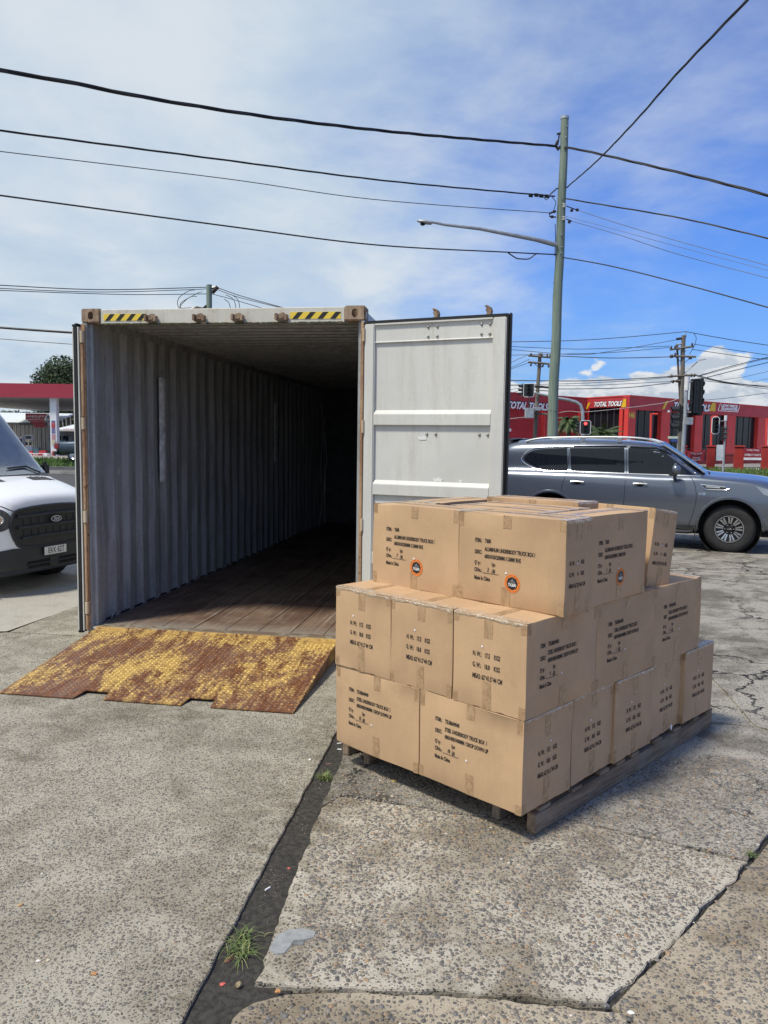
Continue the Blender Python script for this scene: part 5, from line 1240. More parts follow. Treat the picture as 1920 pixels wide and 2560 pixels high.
mp = pole('utility_pole', t0, b0, .175, .115, m_gpole, 'tall greenish timber pole carrying the thick overhead cables', wob=.07, knots=7, seed=3)
P = rel(mp, t0); MB().tube([P+V(0, 0, -.06), P+V(0, 0, .02)], .128, 18).build('pole_cap', m_galv, mp, smooth=True)
for x, y in ((1417, 314), (1415, 342), (1404, 587), (1404, 617), (1402, 632)):
    q = rel(mp, at(x, y, YP-.16)); MB().tube([q, q+V(0, .05, 0)], .022, 8).build('bolt', m_galv, mp)
for x, y in ((1410.5, 514), (1409.5, 546)):
    q = rel(mp, at(x, y, YP-.13)); MB().lathe([(.0005, -.06), (.05, -.055), (.055, -.03), (.03, 0), (.055, .03), (.05, .055), (.0005, .06)], 14, Matrix.Translation(q)).build('insulator', m_pale, mp, smooth=True)
def brk(pts, r, mat=m_porc, Y=YP): return MB().tube([rel(mp, at(x, y, Y)) for x, y in pts], r, 7).build('bracket', mat, mp, smooth=True)
brk([(1392, 335), (1403, 333)], .03); brk([(1398, 336), (1396, 352), (1394, 362)], .025); brk([(1395, 352), (1389, 364), (1396, 374), (1400, 366)], .05)
for x, y in ((1327, 488), (1341, 487), (1353, 489), (1367, 490)): brk([(x-5, y), (x+5, y+1)], .055, m_cable)
brk([(1375, 486), (1392, 471), (1412, 472), (1421, 466)], .022, m_cable); brk([(1356, 490), (1366, 500), (1375, 492)], .012, m_cable); brk([(1380, 492), (1390, 505), (1384, 528)], .012, m_cable)
brk([(1374, 533), (1390, 528)], .03); brk([(1374, 533), (1374, 541), (1390, 543)], .022); brk([(1416, 515), (1442, 525)], .016); brk([(1415, 547), (1430, 553)], .016)
for x, y in ((1443, 524.8), (1429, 526), (1423, 555), (1380, 542), (1385, 529)): q = rel(mp, at(x, y, YP)); MB().tube([q-V(.04, 0, 0), q+V(.04, 0, 0)], .045, 8).build('clamp', m_porc, mp, smooth=True)
brk([(1388, 560), (1389, 600), (1387, 640)], .012, m_cable)
# street light on its outreach arm
arm = MB().tube([rel(mp, at(x, y, YP-d)) for x, y, d in ((1390, 612, .1), (1340, 599, .3), (1200, 572, .6), (1115, 562, .9), (1068, 553, 1.0))], [.075, .065, .05, .042, .035], 10).build('lamp_arm', m_galv, mp, smooth=True)
q = rel(mp, at(1062, 555, YP-1.0)); lh = MB().lathe([(.0005, -.24), (.09, -.20), (.115, -.05), (.10, .10), (.05, .22), (.0005, .25)], 16, Matrix.Translation(q) @ Matrix.Rotation(math.radians(-82), 4, 'Y') @ Matrix.Scale(.55, 4, (1, 0, 0))).build('lamp_head', m_galv, mp, smooth=True)
MB().lathe([(.0005, -.09), (.075, -.05), (.085, 0)], 14, Matrix.Translation(q+V(-.06, 0, -.03))).build('lamp_glass', m_glass, lh, smooth=True)
def wire(pts, r, mat, lab, Y0, Y1=None, n=10, twist=False, grp='overhead cables', name='overhead_cable'):
    Y1 = Y0 if Y1 is None else Y1
    ps = catmull([(x, y) for x, y in pts], n); x0, x1 = pts[0][0], pts[-1][0]
    W_ = []
    for x, y in ps:
        t = (x-x0)/(x1-x0) if x1 != x0 else 0; W_.append(at(x, y, 1/((1-t)/Y0+t/Y1)))
    if not twist: o = MB().tube(W_, r, 6).build(name, mat, smooth=True)
    else:
        W3 = []
        for a, b_ in zip(W_, W_[1:]):
            k = max(2, int((b_-a).length/.18)); W3 += [a.lerp(b_, j/k) for j in range(k)]
        mb = MB(); 
        for s_ in range(3):
            d = 0; Q = []
            for i, p in enumerate(W3):
                if i: d += (p-W3[i-1]).length
                t_ = (W3[min(i+1, len(W3)-1)]-W3[max(i-1, 0)]).normalized(); a = t_.cross(Vector((0, 0, 1))).normalized(); b_ = t_.cross(a); an = d*1.7+s_*2*PI/3
                Q.append(p+(a*math.cos(an)+b_*math.sin(an))*r*.62)
            mb.tube(Q, r*.62, 6)
        o = mb.build(name, mat, smooth=True); 
    return tag(o, lab, 'cable', grp)
k = 1.15732
def D(*l): return [(x*k, y*k) for x, y in l]
wire(D((-60, 140), (0, 152), (150, 178), (300, 208), (480, 238), (650, 262), (850, 285), (1050, 303), (1205, 316)), .031, m_cable, 'thickest twisted black cable, topmost, left of the green pole', 13, 25, twist=True)
wire(D((1215, 318), (1260, 325), (1400, 357), (1530, 388), (1659, 422), (1760, 452)), .031, m_cable, 'thick twisted black cable, topmost, running right from the green pole', 25, 17, twist=True)
wire(D((-60, 274), (0, 282), (480, 345), (830, 390), (1210, 425)), .019, m_cable, 'second black cable from the top, left of the green pole', 16, 25, twist=True)
wire(D((1215, 428), (1300, 442), (1480, 473), (1659, 515), (1760, 540)), .019, m_cable, 'second black cable from the top, right of the green pole', 25, 19, twist=True)
wire(D((-60, 320), (0, 327), (480, 385), (800, 430), (1190, 460)), .011, m_wire, 'thin grey wire left of the pole above the street light arm', 18, 25)
wire(D((-60, 413), (0, 422), (480, 487), (800, 528), (1100, 545), (1205, 550)), .019, m_cable, 'black cable just below the street light, left of the green pole', 17, 25)
wire([(1270, 632), (1290, 645), (1300, 647), (1322, 647), (1338, 636), (1345, 633)], .020, m_cable, 'short drooping loop in the cable beside the green pole', 25)
wire(D((1210, 555), (1330, 577), (1500, 620), (1659, 664), (1760, 692)), .019, m_cable, 'lowest black cable right of the green pole', 25, 19)
wire([(1443, 525), (1550, 560), (1700, 604), (1920, 664), (2000, 686)], .009, m_wire, 'thin wire, upper of three, right of the green pole', 25, 20)
wire([(1415, 541), (1550, 577), (1700, 618), (1920, 676), (2000, 697)], .006, m_wire, 'thin wire, middle of three, right of the green pole', 25, 20)
wire([(1430, 553), (1550, 588), (1700, 637), (1920, 695), (2000, 716)], .009, m_wire, 'thin wire, lowest of three, right of the green pole', 25, 20)
wire([(1421, 465), (1500, 395), (1600, 290), (1700, 176), (1868, 0), (1960, -100)], .017, m_cable, 'black cable climbing steeply to the top right corner', 25, 9, twist=True)
# pole behind the container
Y2 = 40.0; b2_, t2 = at(519, 1110, Y2), at(523, 712, Y2); b2_.z = -.1; b2_.x = t2.x-.1; b2_.y = Y2
bp = pole('utility_pole', t2, b2_, .19, .135, m_gpole, 'green pole whose top shows above the container roof', wob=.02, seed=8)
def bk(e, Y, pts, r, nm='bracket', mat=m_porc): return MB().tube([rel(e, at(x, y, Y)) for x, y in pts], r, 7).build(nm, mat, e, smooth=True)
bk(bp, Y2, [(530, 732), (545, 717)], .10, 'bracket'); bk(bp, Y2, [(530, 720), (538, 718)], .07); bk(bp, Y2, [(480, 772), (492, 769), (508, 773)], .08, 'fuse_arm'); bk(bp, Y2, [(508, 774), (518, 765)], .10, 'fuse_arm')
for i, (pts, lb) in enumerate((([(486, 725), (470, 728), (447, 745), (445, 765), (455, 778)], 'jumper loop, outermost on the left of the container pole'), ([(506, 729), (490, 735), (455, 755), (451, 768), (458, 776)], 'jumper loop, middle one on the left of the container pole'), ([(492, 741), (474, 743), (453, 762), (452, 770), (480, 769)], 'jumper loop, innermost on the left of the container pole'),
     ([(565, 737), (583, 748), (589, 765), (588, 776)], 'jumper loop, middle one on the right of the container pole'), ([(581, 738), (594, 748), (599, 765), (598, 776)], 'jumper loop, outermost on the right of the container pole'), ([(561, 748), (572, 757), (577, 776)], 'jumper loop, innermost on the right of the container pole'))):
    wire(pts, .018, m_wire, lb, Y2, grp='jumper loops on the pole behind the container', n=6)
wire([(-60, 709), (0, 713), (245, 724), (485, 719), (518, 717)], .022, m_wire, 'uppermost thin wire left of the pole behind the container', 34, 40)
wire([(-60, 718), (0, 721), (245, 730), (480, 724), (520, 721)], .018, m_wire, 'middle thin wire left of the pole behind the container', 34, 40)
wire([(-60, 722), (0, 726), (300, 736), (497, 735), (520, 734)], .018, m_wire, 'lower thin wire left of the pole behind the container', 34, 40)
wire([(544, 719), (600, 739), (700, 767), (760, 782)], .022, m_wire, 'uppermost wire right of the pole behind the container', 40, 36)
wire([(538, 722), (600, 744), (700, 769), (760, 786)], .018, m_wire, 'middle wire right of the pole behind the container', 40, 36)
wire([(530, 735), (580, 748), (665, 773), (700, 783)], .018, m_wire, 'lowest wire right of the pole behind the container', 40, 36)
wire([(-60, 813), (0, 819), (188, 832), (330, 838)], .055, m_cable, 'black cable low in the sky beside the left door', 36)
wire([(-60, 842), (0, 847), (188, 861), (330, 868)], .018, m_wire, 'thin wire below the black cable beside the left door', 36)

def Q(x, y): return (1240+x/2.4397, 820+y/2.4397)      # detail view of the right background
def q_(*l): return [Q(x, y) for x, y in l]
YW = 55.0
def wpole(top, bot, r0, r1, lab, seed):
    t_ = at(*Q(*top), YW); b_ = at(*Q(*bot), YW); b_ = t_.lerp(b_, (t_.z-.0)/(t_.z-b_.z)); return pole('utility_pole', t_, b_, r0, r1, m_bpole, lab, wob=.05, seed=seed)
wl = wpole((268, 155), (236, 690), .15, .12, 'grey timber power pole just left of the green pole', 5)
wr_ = wpole((1145, 45), (1116, 800), .18, .14, 'grey timber power pole with cross-arms beside the big traffic signal', 6)
def arm_(e, a, b_, w=.055, ins=(), up=True, nm='cross_arm', Y=YW):
    A, B = rel(e, at(*Q(*a), Y-.15)), rel(e, at(*Q(*b_), Y-.15)); c = MB(); c.tube([A, B], w*1.3, 4); o = c.build(nm, m_bpole, e)
    for x, y in ins:
        q = rel(e, at(*Q(x, y), Y-.15)); MB().lathe([(.0005, -.13), (.06, -.12), (.075, -.06), (.04, -.03), (.08, .02), (.05, .09), (.0005, .12)], 10, Matrix.Translation(q)).build('insulator', m_porc, e, smooth=True)
arm_(wl, (197, 168), (336, 180), ins=((213, 162), (280, 164), (312, 166), (330, 168))); arm_(wl, (196, 208), (326, 219), ins=((213, 222), (285, 228), (321, 230)))
bk(wl, YW, q_((232, 214), (262, 240)), .03, 'brace', m_galv); bk(wl, YW, q_((300, 216), (270, 244)), .03, 'brace', m_galv)
arm_(wr_, (1060, 132), (1205, 112), ins=((1068, 118), (1092, 116), (1196, 100))); arm_(wr_, (1060, 172), (1220, 175), ins=((1065, 172), (1075, 172), (1092, 160), (1180, 180), (1190, 180))); arm_(wr_, (1050, 296), (1222, 286), ins=((1070, 292), (1160, 290), (1192, 288), (1210, 288))); arm_(wr_, (1066, 326), (1124, 320), ins=((1080, 326), (1104, 322)))
for pts in (((1100, 120), (1135, 145)), ((1175, 118), (1150, 148)), ((1095, 178), (1130, 205)), ((1190, 180), (1150, 210))): bk(wr_, YW, q_(*pts), .025, 'brace', m_galv)
bk(wr_, YW, q_((1158, 55), (1158, 22)), .04, 'pole_top_pin', m_galv); bk(wr_, YW, q_((1100, 68), (1130, 64)), .09, 'insulator'); bk(wr_, YW, q_((1104, 100), (1112, 250), (1122, 420), (1128, 520)), .075, 'cable_guard', simple('rusty conduit', (.10, .07, .06), .6)); bk(wr_, YW, q_((1100, 102), (1142, 94)), .07, 'bracket', m_galv)
bk(wr_, YW, q_((1145, 280), (1200, 232), (1240, 196), (1280, 190)), .04, 'lamp_arm', m_galv)
bk(wr_, YW, q_((1208, 32), (1222, 60), (1215, 100), (1180, 160)), .02, 'jumper', m_wire)
# transformer-like boxes on the left pole
for (x0, y0, x1, y1) in ((180, 488, 228, 550), (232, 482, 272, 505)):
    A, B = rel(wl, at(*Q(x0, y0), YW-.5)), rel(wl, at(*Q(x1, y1), YW-.5)); MB().box(A.x, B.x, A.y-.2, A.y+.3, B.z, A.z).build('switch_box', m_galv, wl, bevel=.03)
bk(wl, YW-.4, q_((178, 512), (312, 528)), .07, 'cross_arm', m_bpole); bk(wl, YW-.4, q_((200, 430), (205, 480), (180, 500)), .04, 'bracket', m_porc); bk(wl, YW-.4, q_((225, 360), (330, 362)), .06, 'cross_arm', m_bpole); bk(wl, YW-.4, q_((228, 378), (322, 384)), .035, 'cross_arm', m_bpole)
BW = [
 (((75, 85), (480, 76), (800, 55), (1158, 22)), .025, 'far wire reaching the tip of the right power pole from the left'), (((1158, 22), (1400, 66), (1659, 105), (1760, 118)), .025, 'far wire leaving the tip of the right power pole to the right'),
 (((75, 112), (400, 126), (600, 127), (1060, 110)), .02, 'far wire meeting the upper cross-arm of the right power pole'), (((75, 130), (480, 162), (700, 142), (1110, 70)), .02, 'far wire rising to the side insulator of the right power pole'),
 (((75, 166), (420, 158), (700, 150), (1060, 118)), .02, 'far wire just below the rising one'), (((380, 170), (700, 183), (1060, 176)), .03, 'far wire meeting the lower cross-arm of the right power pole'),
 (((1205, 98), (1420, 130), (1659, 165), (1760, 180)), .022, 'far wire right of the upper cross-arm, upper one'), (((1196, 130), (1420, 163), (1600, 187), (1760, 194)), .022, 'far wire right of the upper cross-arm, lower one'),
 (((1240, 290), (1440, 232), (1659, 178), (1760, 155)), .03, 'far cable climbing right behind the traffic signal, upper one'), (((1235, 295), (1440, 240), (1659, 183), (1760, 160)), .02, 'far cable climbing right, doubled with its neighbour'), (((1285, 302), (1470, 255), (1659, 210), (1760, 188)), .03, 'far cable climbing right behind the traffic signal, lower one'),
 (((75, 320), (500, 323), (800, 312), (1060, 296)), .035, 'black cable across the clouds, highest left of the right power pole'), (((75, 347), (500, 338), (800, 322), (1080, 300)), .02, 'wire across the clouds, second left of the right power pole'), (((75, 352), (500, 352), (800, 340), (1066, 326)), .02, 'wire across the clouds, third left of the right power pole'), (((380, 372), (600, 370), (820, 362), (1066, 334)), .03, 'wire across the clouds, lowest left of the right power pole'),
 (((1222, 288), (1400, 330), (1659, 360), (1760, 368)), .04, 'black cable sagging right from the traffic signal'), (((1225, 296), (1420, 338), (1659, 350), (1760, 352)), .02, 'thin wire sagging right from the traffic signal'), (((1260, 320), (1460, 345), (1659, 372), (1760, 380)), .02, 'thin wire low over the shop roof at the right'),
 (((1270, 440), (1430, 425), (1659, 396), (1760, 384)), .02, 'thin wire just above the shop roof at the far right'), (((1340, 322), (1500, 300), (1659, 265), (1760, 240)), .015, 'faint wire climbing to the right edge'), (((1560, 330), (1659, 310), (1760, 290)), .015, 'faintest short wire at the right edge'),
 (((75, 218), (140, 188), (198, 162)), .02, 'short wire meeting the top of the left power pole'), (((75, 248), (140, 220), (204, 190)), .02, 'short wire, second, meeting the left power pole'), (((75, 254), (150, 230), (212, 205)), .02, 'short wire, third, meeting the left power pole'), (((60, 378), (150, 366), (240, 345)), .02, 'short wire low across the clouds by the door edge'), (((60, 408), (130, 385), (190, 360)), .02, 'short wire lowest across the clouds by the door edge')]
for pts, r, lb in BW: wire(q_(*pts), r, m_wire, lb, YW, n=6, grp='distant overhead wires')
wire(q_((60, 557), (120, 550), (182, 543)), .022, m_white_w, 'pale service cable across the red roller door', 54, n=6, grp='distant overhead wires'); wire(q_((385, 516), (450, 508), (545, 512), (800, 487), (1035, 455), (1110, 430)), .022, m_white_w, 'pale service cable across the tool shop sign', 54, n=6, grp='distant overhead wires')

# ------------------------------------------------------------------ traffic signals
m_black2 = simple('black signal housing', (.014, .016, .020), .45, var=.1); m_wb = simple('white signal border', (.70, .70, .70), .5)
def em(name, c, s):
    m, N, b = newmat(name); setb(N, b, col=c, rough=.3, em=c, ems=s); return m
m_redon = em('lit red lens', (1.0, .05, .05), 4.0); m_lens = simple('unlit lens', (.02, .02, .022), .2)
def signal(e, M, w, h, n, border=True, on=(), hood=.16):
    hd_ = empty('signal_head'); hd_.parent = e; hd_.matrix_local = M
    bo_ = MB().box(-w/2, w/2, -.02, .02, 0, h).build('backboard', m_black2, hd_, bevel=.04)
    if border:
        o = MB(); rr = .08; P = [(-w/2, .08), (-w/2, h-.08), (-w/2+.08, h), (w/2-.08, h), (w/2, h-.08), (w/2, .08), (w/2-.08, 0), (-w/2+.08, 0), (-w/2, .08)]
        o.tube([(x, -.024, z) for x, z in P], .022, 6); o.build('white_border', m_wb, hd_, smooth=True)
    s_ = (h-.12)/n
    for k_ in range(n):
        z = h-.06-s_*(k_+.5); T = Matrix.Translation((0, -.03, z)) @ Matrix.Rotation(PI/2, 4, 'X')
        MB().box(-s_*.45, s_*.45, .0, .16, z-s_*.47, z+s_*.47).build('housing', m_black2, hd_, bevel=.02)
        MB().lathe([(.0005, .012), (s_*.38, .0)], 18, T).build('lens', m_redon if k_ in on else m_lens, hd_)
        v_ = MB(); vs = []
        for j in range(15):
            a = math.radians(-25+230*j/14)
            for d in (0, .25*(1-.4*abs(j-7)/7)+hood*.3): vs.append((s_*.43*math.cos(a), -.02-d, z+s_*.43*math.sin(a)))
        v_.add(vs, [(2*j, 2*j+1, 2*j+3, 2*j+2) for j in range(14)]); v_.build('visor', m_black2, hd_, fixn=False)
    return hd_
# big signal seen from behind, on its steel pole
YS = 27.0; t_ = at(*Q(1166, 300), YS); b_ = at(*Q(1136, 815), YS); b_ = t_.lerp(b_, (t_.z+.1)/(t_.z-b_.z))
sg1 = pole('traffic_signal', t_, b_, .075, .058, m_galv, 'large traffic signal seen from behind on a grey steel pole', 'traffic signal', wob=0)
MB().tube([rel(sg1, t_)+V(0, 0, -.45), rel(sg1, t_)+V(0, 0, .02)], .085, 14).build('terminal_cap', m_wb, sg1, smooth=True)
c_ = rel(sg1, at(*Q(1216, 535), YS)); hgt_ = (at(*Q(1216, 308), YS)-at(*Q(1216, 535), YS)).z
signal(sg1, Matrix.Translation(c_) @ Matrix.Rotation(math.radians(112), 4, 'Z'), .62, hgt_, 4, border=False)
MB().box(c_.x-.17, c_.x+.06, c_.y-.16, c_.y-.10, c_.z+.05, c_.z+hgt_-.06).build('backboard', m_black2, sg1, bevel=.05)
for z in (.12, hgt_-.12): MB().tube([c_+V(-.05, 0, z), V(rel(sg1, t_).x*.0+.0+rel(sg1, at(*Q(1150, 540-z*60), YS)).x, rel(sg1, t_).y, c_.z+z)], .022, 6).build('bracket', m_galv, sg1)
A, B = rel(sg1, at(*Q(1160, 546), YS-.1)), rel(sg1, at(*Q(1194, 590), YS-.1)); MB().box(A.x, B.x, A.y-.12, A.y+.12, B.z, A.z).build('control_box', m_galv, sg1, bevel=.01)
c2 = rel(sg1, at(*Q(1112, 640), YS+.3)); signal(sg1, Matrix.Translation(c2) @ Matrix.Rotation(math.radians(-100), 4, 'Z'), .30, 1.0, 3, border=False)
bk(sg1, YS, q_((1148, 500), (1120, 580), (1125, 635), (1150, 600)), .014, 'cable', m_cable)
# far signal on a thin pole
YF = 42.0; t_ = at(*Q(1402, 536), YF); b_ = at(*Q(1384, 876), YF); 
sg2 = pole('traffic_signal', t_, b_, .055, .05, m_galv, 'white bordered traffic signal on the thin pole at the footpath', 'traffic signal', wob=0)
MB().tube([rel(sg2, t_)+V(0, 0, -.25), rel(sg2, t_)+V(0, 0, .02)], .08, 12).build('terminal_cap', m_wb, sg2, smooth=True)
c_ = rel(sg2, at(*Q(1336, 646), YF)); hh = (at(*Q(1336, 543), YF)-at(*Q(1336, 646), YF)).z
signal(sg2, Matrix.Translation(c_) @ Matrix.Rotation(math.radians(-12), 4, 'Z'), .36, hh, 4)
bk(sg2, YF, q_((1356, 567), (1400, 567)), .02, 'bracket', m_galv); bk(sg2, YF, q_((1356, 637), (1396, 637)), .02, 'bracket', m_galv)
c_ = rel(sg2, at(*Q(1380, 692), YF)); signal(sg2, Matrix.Translation(c_) @ Matrix.Rotation(math.radians(70), 4, 'Z'), .28, .85, 3, border=False)
# mast arm with two heads
YM = 52.0; sg3 = empty('traffic_signal', at(*Q(528, 690), YM)); tag(sg3, 'grey mast arm curving left with two signal heads, the lower one lit red', 'traffic signal')
sg3.location.z = 0.0
MB().tube([V(0, 0, 0)]+[rel(sg3, at(*Q(x, y), YM)) for x, y in ((530, 640), (530, 560), (527, 505), (515, 470), (490, 452), (440, 438), (380, 428), (300, 410), (235, 396))], [.12, .11, .11, .11, .11, .10, .10, .09, .075, .06], 12).build('mast', m_galv, sg3, smooth=True)
MB().tube([rel(sg3, at(*Q(x, y), YM)) for x, y in ((380, 372), (300, 362), (232, 354))], .06, 8).build('upper_arm', m_porc, sg3, smooth=True)
c_ = rel(sg3, at(*Q(544, 649), YM-.3)); hh = (at(*Q(544, 566), YM)-at(*Q(544, 649), YM)).z; s1 = signal(sg3, Matrix.Translation(c_) @ Matrix.Rotation(math.radians(-14), 4, 'Z'), .66, hh, 3, on=(0,))
c_ = rel(sg3, at(*Q(505, 645), YM+.2)); signal(sg3, Matrix.Translation(c_) @ Matrix.Rotation(math.radians(-90), 4, 'Z'), .5, hh*.9, 3, border=False)
c_ = rel(sg3, at(*Q(200, 421), YM-.3)); hh = (at(*Q(200, 340), YM)-at(*Q(200, 421), YM)).z; signal(sg3, Matrix.Translation(c_) @ Matrix.Rotation(math.radians(-14), 4, 'Z'), .68, hh, 3)
c_ = rel(sg3, at(*Q(160, 421), YM+.2)); signal(sg3, Matrix.Translation(c_) @ Matrix.Rotation(math.radians(-90), 4, 'Z'), .5, hh, 3, border=False)

# ------------------------------------------------------------------ red tool shop
m_redw = simple('bright red wall paint', (.60, .045, .040), .6, var=.10, scale=1.2); m_redd = simple('dark red fascia paint', (.44, .035, .042), .6, var=.10, scale=1.2); m_redc = simple('red corrugated sheet', (.46, .035, .045), .5, var=.1, scale=1.5)
m_swin = simple('dark shop glass', (.010, .013, .018), .12, var=.3, scale=.3, spec=.25); m_mull = simple('window mullion', (.06, .06, .065), .5); m_yel = simple('yellow sign panel', (.72, .46, .02), .5); m_sgw = simple('white sign letters', (.85, .85, .86), .5); m_sgb = simple('navy sign outline', (.02, .03, .08), .5); m_ygold = simple('gold numerals', (.62, .50, .06), .5)
HT = 5.62
def wallframe(px0, Ya, px1, Yb):     # ground-level frame from one facade corner to the next
    a = at(px0, 1100, Ya); b_ = at(px1, 1100, Yb); a.z = b_.z = .05; return a, b_
def facade(e, a, b_, items, off=0.0):
    pass
shop = empty('tool_shop', at(1567.5, 1100, 70).xy.to_3d()); shop.location.z = .05
tag(shop, 'long red tool shop with dark tall windows and white lettering on its parapet', 'building')
def loc(p): return Vector((p.x-shop.location.x, p.y-shop.location.y, p.z-shop.location.z))
Acor = at(1567.5, 1100, 70.0); Bcor = at(1917, 1100, 86.3); Ccor = at(1462.5, 1100, 74.6); Dcor = at(1240, 1100, 67.0)
def FM(p, q):      # frame matrix: x along the wall p->q, y up, z towards the viewer
    o = loc(Vector((p.x, p.y, .05))); d = Vector((q.x-p.x, q.y-p.y, 0)); return frame(o, d, (0, 0, 1)), d.length
def pxw(p, q, px):  # distance along wall p->q hit by image column px at mid height
    d = ray(px, 1060); n_ = Vector((-(q.y-p.y), q.x-p.x)); t_ = ((p.x)*n_.x+(p.y)*n_.y)/(d.x*n_.x+d.y*n_.y); h = Vector((d.x*t_, d.y*t_)); L = Vector((q.x-p.x, q.y-p.y)); return (h-Vector((p.x, p.y))).dot(L)/L.length
def pyz(p, q, px, py):
    d = ray(px, py); n_ = Vector((-(q.y-p.y), q.x-p.x)); t_ = ((p.x)*n_.x+(p.y)*n_.y)/(d.x*n_.x+d.y*n_.y); return CAMH+d.z*t_-.05
def B_(M, x0, x1, y0, y1, z0, z1, nm, mat, par=shop, bev=0): return MB().box(x0, x1, y0, y1, z0, z1, M).build(nm, mat, par, bevel=bev)
M1, L1 = FM(Acor, Bcor)
HT = pyz(Acor, Bcor, 1567.5, 990)
fz = pyz(Acor, Bcor, 1567.5, 1023)
B_(M1, 0, L1, fz, HT, -.6, .10, 'parapet', m_redd); B_(M1, 0, L1, HT, HT+.10, -.65, .16, 'parapet_cap', m_redw)
wx = [(1587.6, 1652), (1674, 1737), (1756, 1818), (1838, 1895)]; edges = []
for a_, c_ in wx: edges.append((pxw(Acor, Bcor, a_), pxw(Acor, Bcor, c_)))
last = 0.0
for i, (a_, c_) in enumerate(edges):
    B_(M1, last, a_, 0, fz-.002, -.4, .04, 'pier', m_redw)
    zb = .35
    gl_ = B_(M1, a_+.002, c_-.002, zb, fz-.004, -.5, -.36, 'window', m_swin)
    B_(M1, a_+.002, c_-.002, 0, zb-.002, -.4, -.10, 'sill_wall', m_redw)
    n_ = 4
    for k_ in range(1, n_): x_ = a_+(c_-a_)*k_/n_; B_(M1, x_-.03, x_+.03, zb, fz-.004, -.358, -.30, 'mullion', m_mull, gl_)
    B_(M1, a_+.01, c_-.01, 1.5, 1.56, -.358, -.31, 'transom', m_mull, gl_)
    last = c_
B_(M1, last, L1, 0, fz-.002, -.4, .04, 'pier', m_redw)
# awning fin at the corner and side wall with its windows
M2, L2_ = FM(Ccor, Acor)
B_(M2, 0, L2_-.62, fz+.25, HT, -.5, .05, 'parapet', m_redd); B_(M2, 0, L2_-.62, HT, HT+.10, -.55, .10, 'parapet_cap', m_redw)
gl_ = B_(M2, .1, L2_-1.1, .4, fz+.245, -.5, -.30, 'window', m_swin)
for k_ in range(1, 5): x_ = .1+(L2_-1.2)*k_/5; B_(M2, x_-.035, x_+.035, .4, fz+.24, -.298, -.24, 'mullion', m_mull, gl_)
B_(M2, L2_-1.05, L2_-.64, 0, fz+.245, -.4, .0, 'pier', m_redw); B_(M2, .1, L2_-1.1, 0, .398, -.45, -.1, 'sill_wall', m_redw)
B_(M2, L2_-.62, L2_-.1, fz+.2, HT+.0, -.5, .04, 'parapet', m_redd)
# left wing: corrugated parapet, recess, roller door
M3, L3 = FM(Dcor, Ccor)
fz3 = pyz(Dcor, Ccor, 1300, 1024)
x_r = pxw(Dcor, Ccor, 1352)
cor = MB(); n_ = 90; vs = []
for i in range(n_*2+1):
    x_ = L3*i/(n_*2); vs += [M3 @ Vector((x_, fz3+.2, .05 if i % 2 else -.01)), M3 @ Vector((x_, HT, .05 if i % 2 else -.01))]
cor.add(vs, [(2*i, 2*i+2, 2*i+3, 2*i+1) for i in range(n_*2)]); cor.build('corrugated_parapet', m_redc, shop, fixn=False)
B_(M3, 0, L3, HT, HT+.08, -.1, .12, 'parapet_cap', m_redw); B_(M3, 0, L3, fz3+.1, fz3+.2, -.1, .10, 'gutter', m_redw)
B_(M3, 0, L3, 0, fz3+.1, -.9, -.2, 'wall', m_redd)
rd_ = MB(); vs = []; x0_, x1_ = 0, pxw(Dcor, Ccor, 1354)
k_ = 40
for i in range(k_*2+1):
    y_ = (fz3+.05)*i/(k_*2); vs += [M3 @ Vector((x0_, y_, -.06 if i % 2 else -.12)), M3 @ Vector((x1_, y_, -.06 if i % 2 else -.12))]
rd_.add(vs, [(2*i, 2*i+1, 2*i+3, 2*i+2) for i in range(k_*2)]); rd_.build('roller_door', m_redc, shop, fixn=False)
for px_ in (1360, 1452): x_ = pxw(Dcor, Ccor, px_); B_(M3, x_-.12, x_+.12, 0, fz3+.09, -.2, .04, 'pier', m_redw)
x_ = pxw(Dcor, Ccor, 1276); y_ = pyz(Dcor, Ccor, 1276, 1075); B_(M3, x_-.12, x_+.12, y_-.12, y_+.12, -.05, .0, 'small_sign', m_sgw)
# big solid behind so the building has depth
mb = MB(); pts = [loc(V(p.x, p.y, 0)) for p in (Dcor, Ccor, Acor, Bcor)]; back = [p+V(.4, .9, 0) for p in pts]
hul = [(p.x, p.y) for p in back]+[(back[3].x+3, back[3].y+25), (back[0].x, back[0].y+30)]
mb.prism(hul, 'z', .02, HT-.5); mb.build('rear_wall', m_redd, shop)
# signs on the parapets
def sign_text(M, s, x, y, size, sx, shear, mat, z=.02, outline=None, par=shop, bold=.012, name='sign_lettering'):
    if outline:
        vs, fs = text_mesh(s, size, sx, shear, bold=bold*size*3.6+.02*size, space=1.02); mb = MB(); mb.add([M @ Vector((x+v_.x, y+v_.y, z)) for v_ in vs], fs); mb.build('lettering_outline', outline, par, fixn=False)
    vs, fs = text_mesh(s, size, sx, shear, bold=bold*size, space=1.02); mb = MB(); mb.add([M @ Vector((x+v_.x, y+v_.y, z+.03)) for v_ in vs], fs); return mb.build(name, mat, par, fixn=False)
def quad(M, pts, z0, z1, nm, mat, par=shop):
    mb = MB(); n_ = len(pts); mb.add([M @ Vector((x, y, z0)) for x, y in pts]+[M @ Vector((x, y, z1)) for x, y in pts], [tuple(range(n_)), tuple(range(n_, 2*n_))[::-1]]+[(i, (i+1) % n_, (i+1) % n_+n_, i+n_) for i in range(n_)]); return mb.build(nm, mat, par)
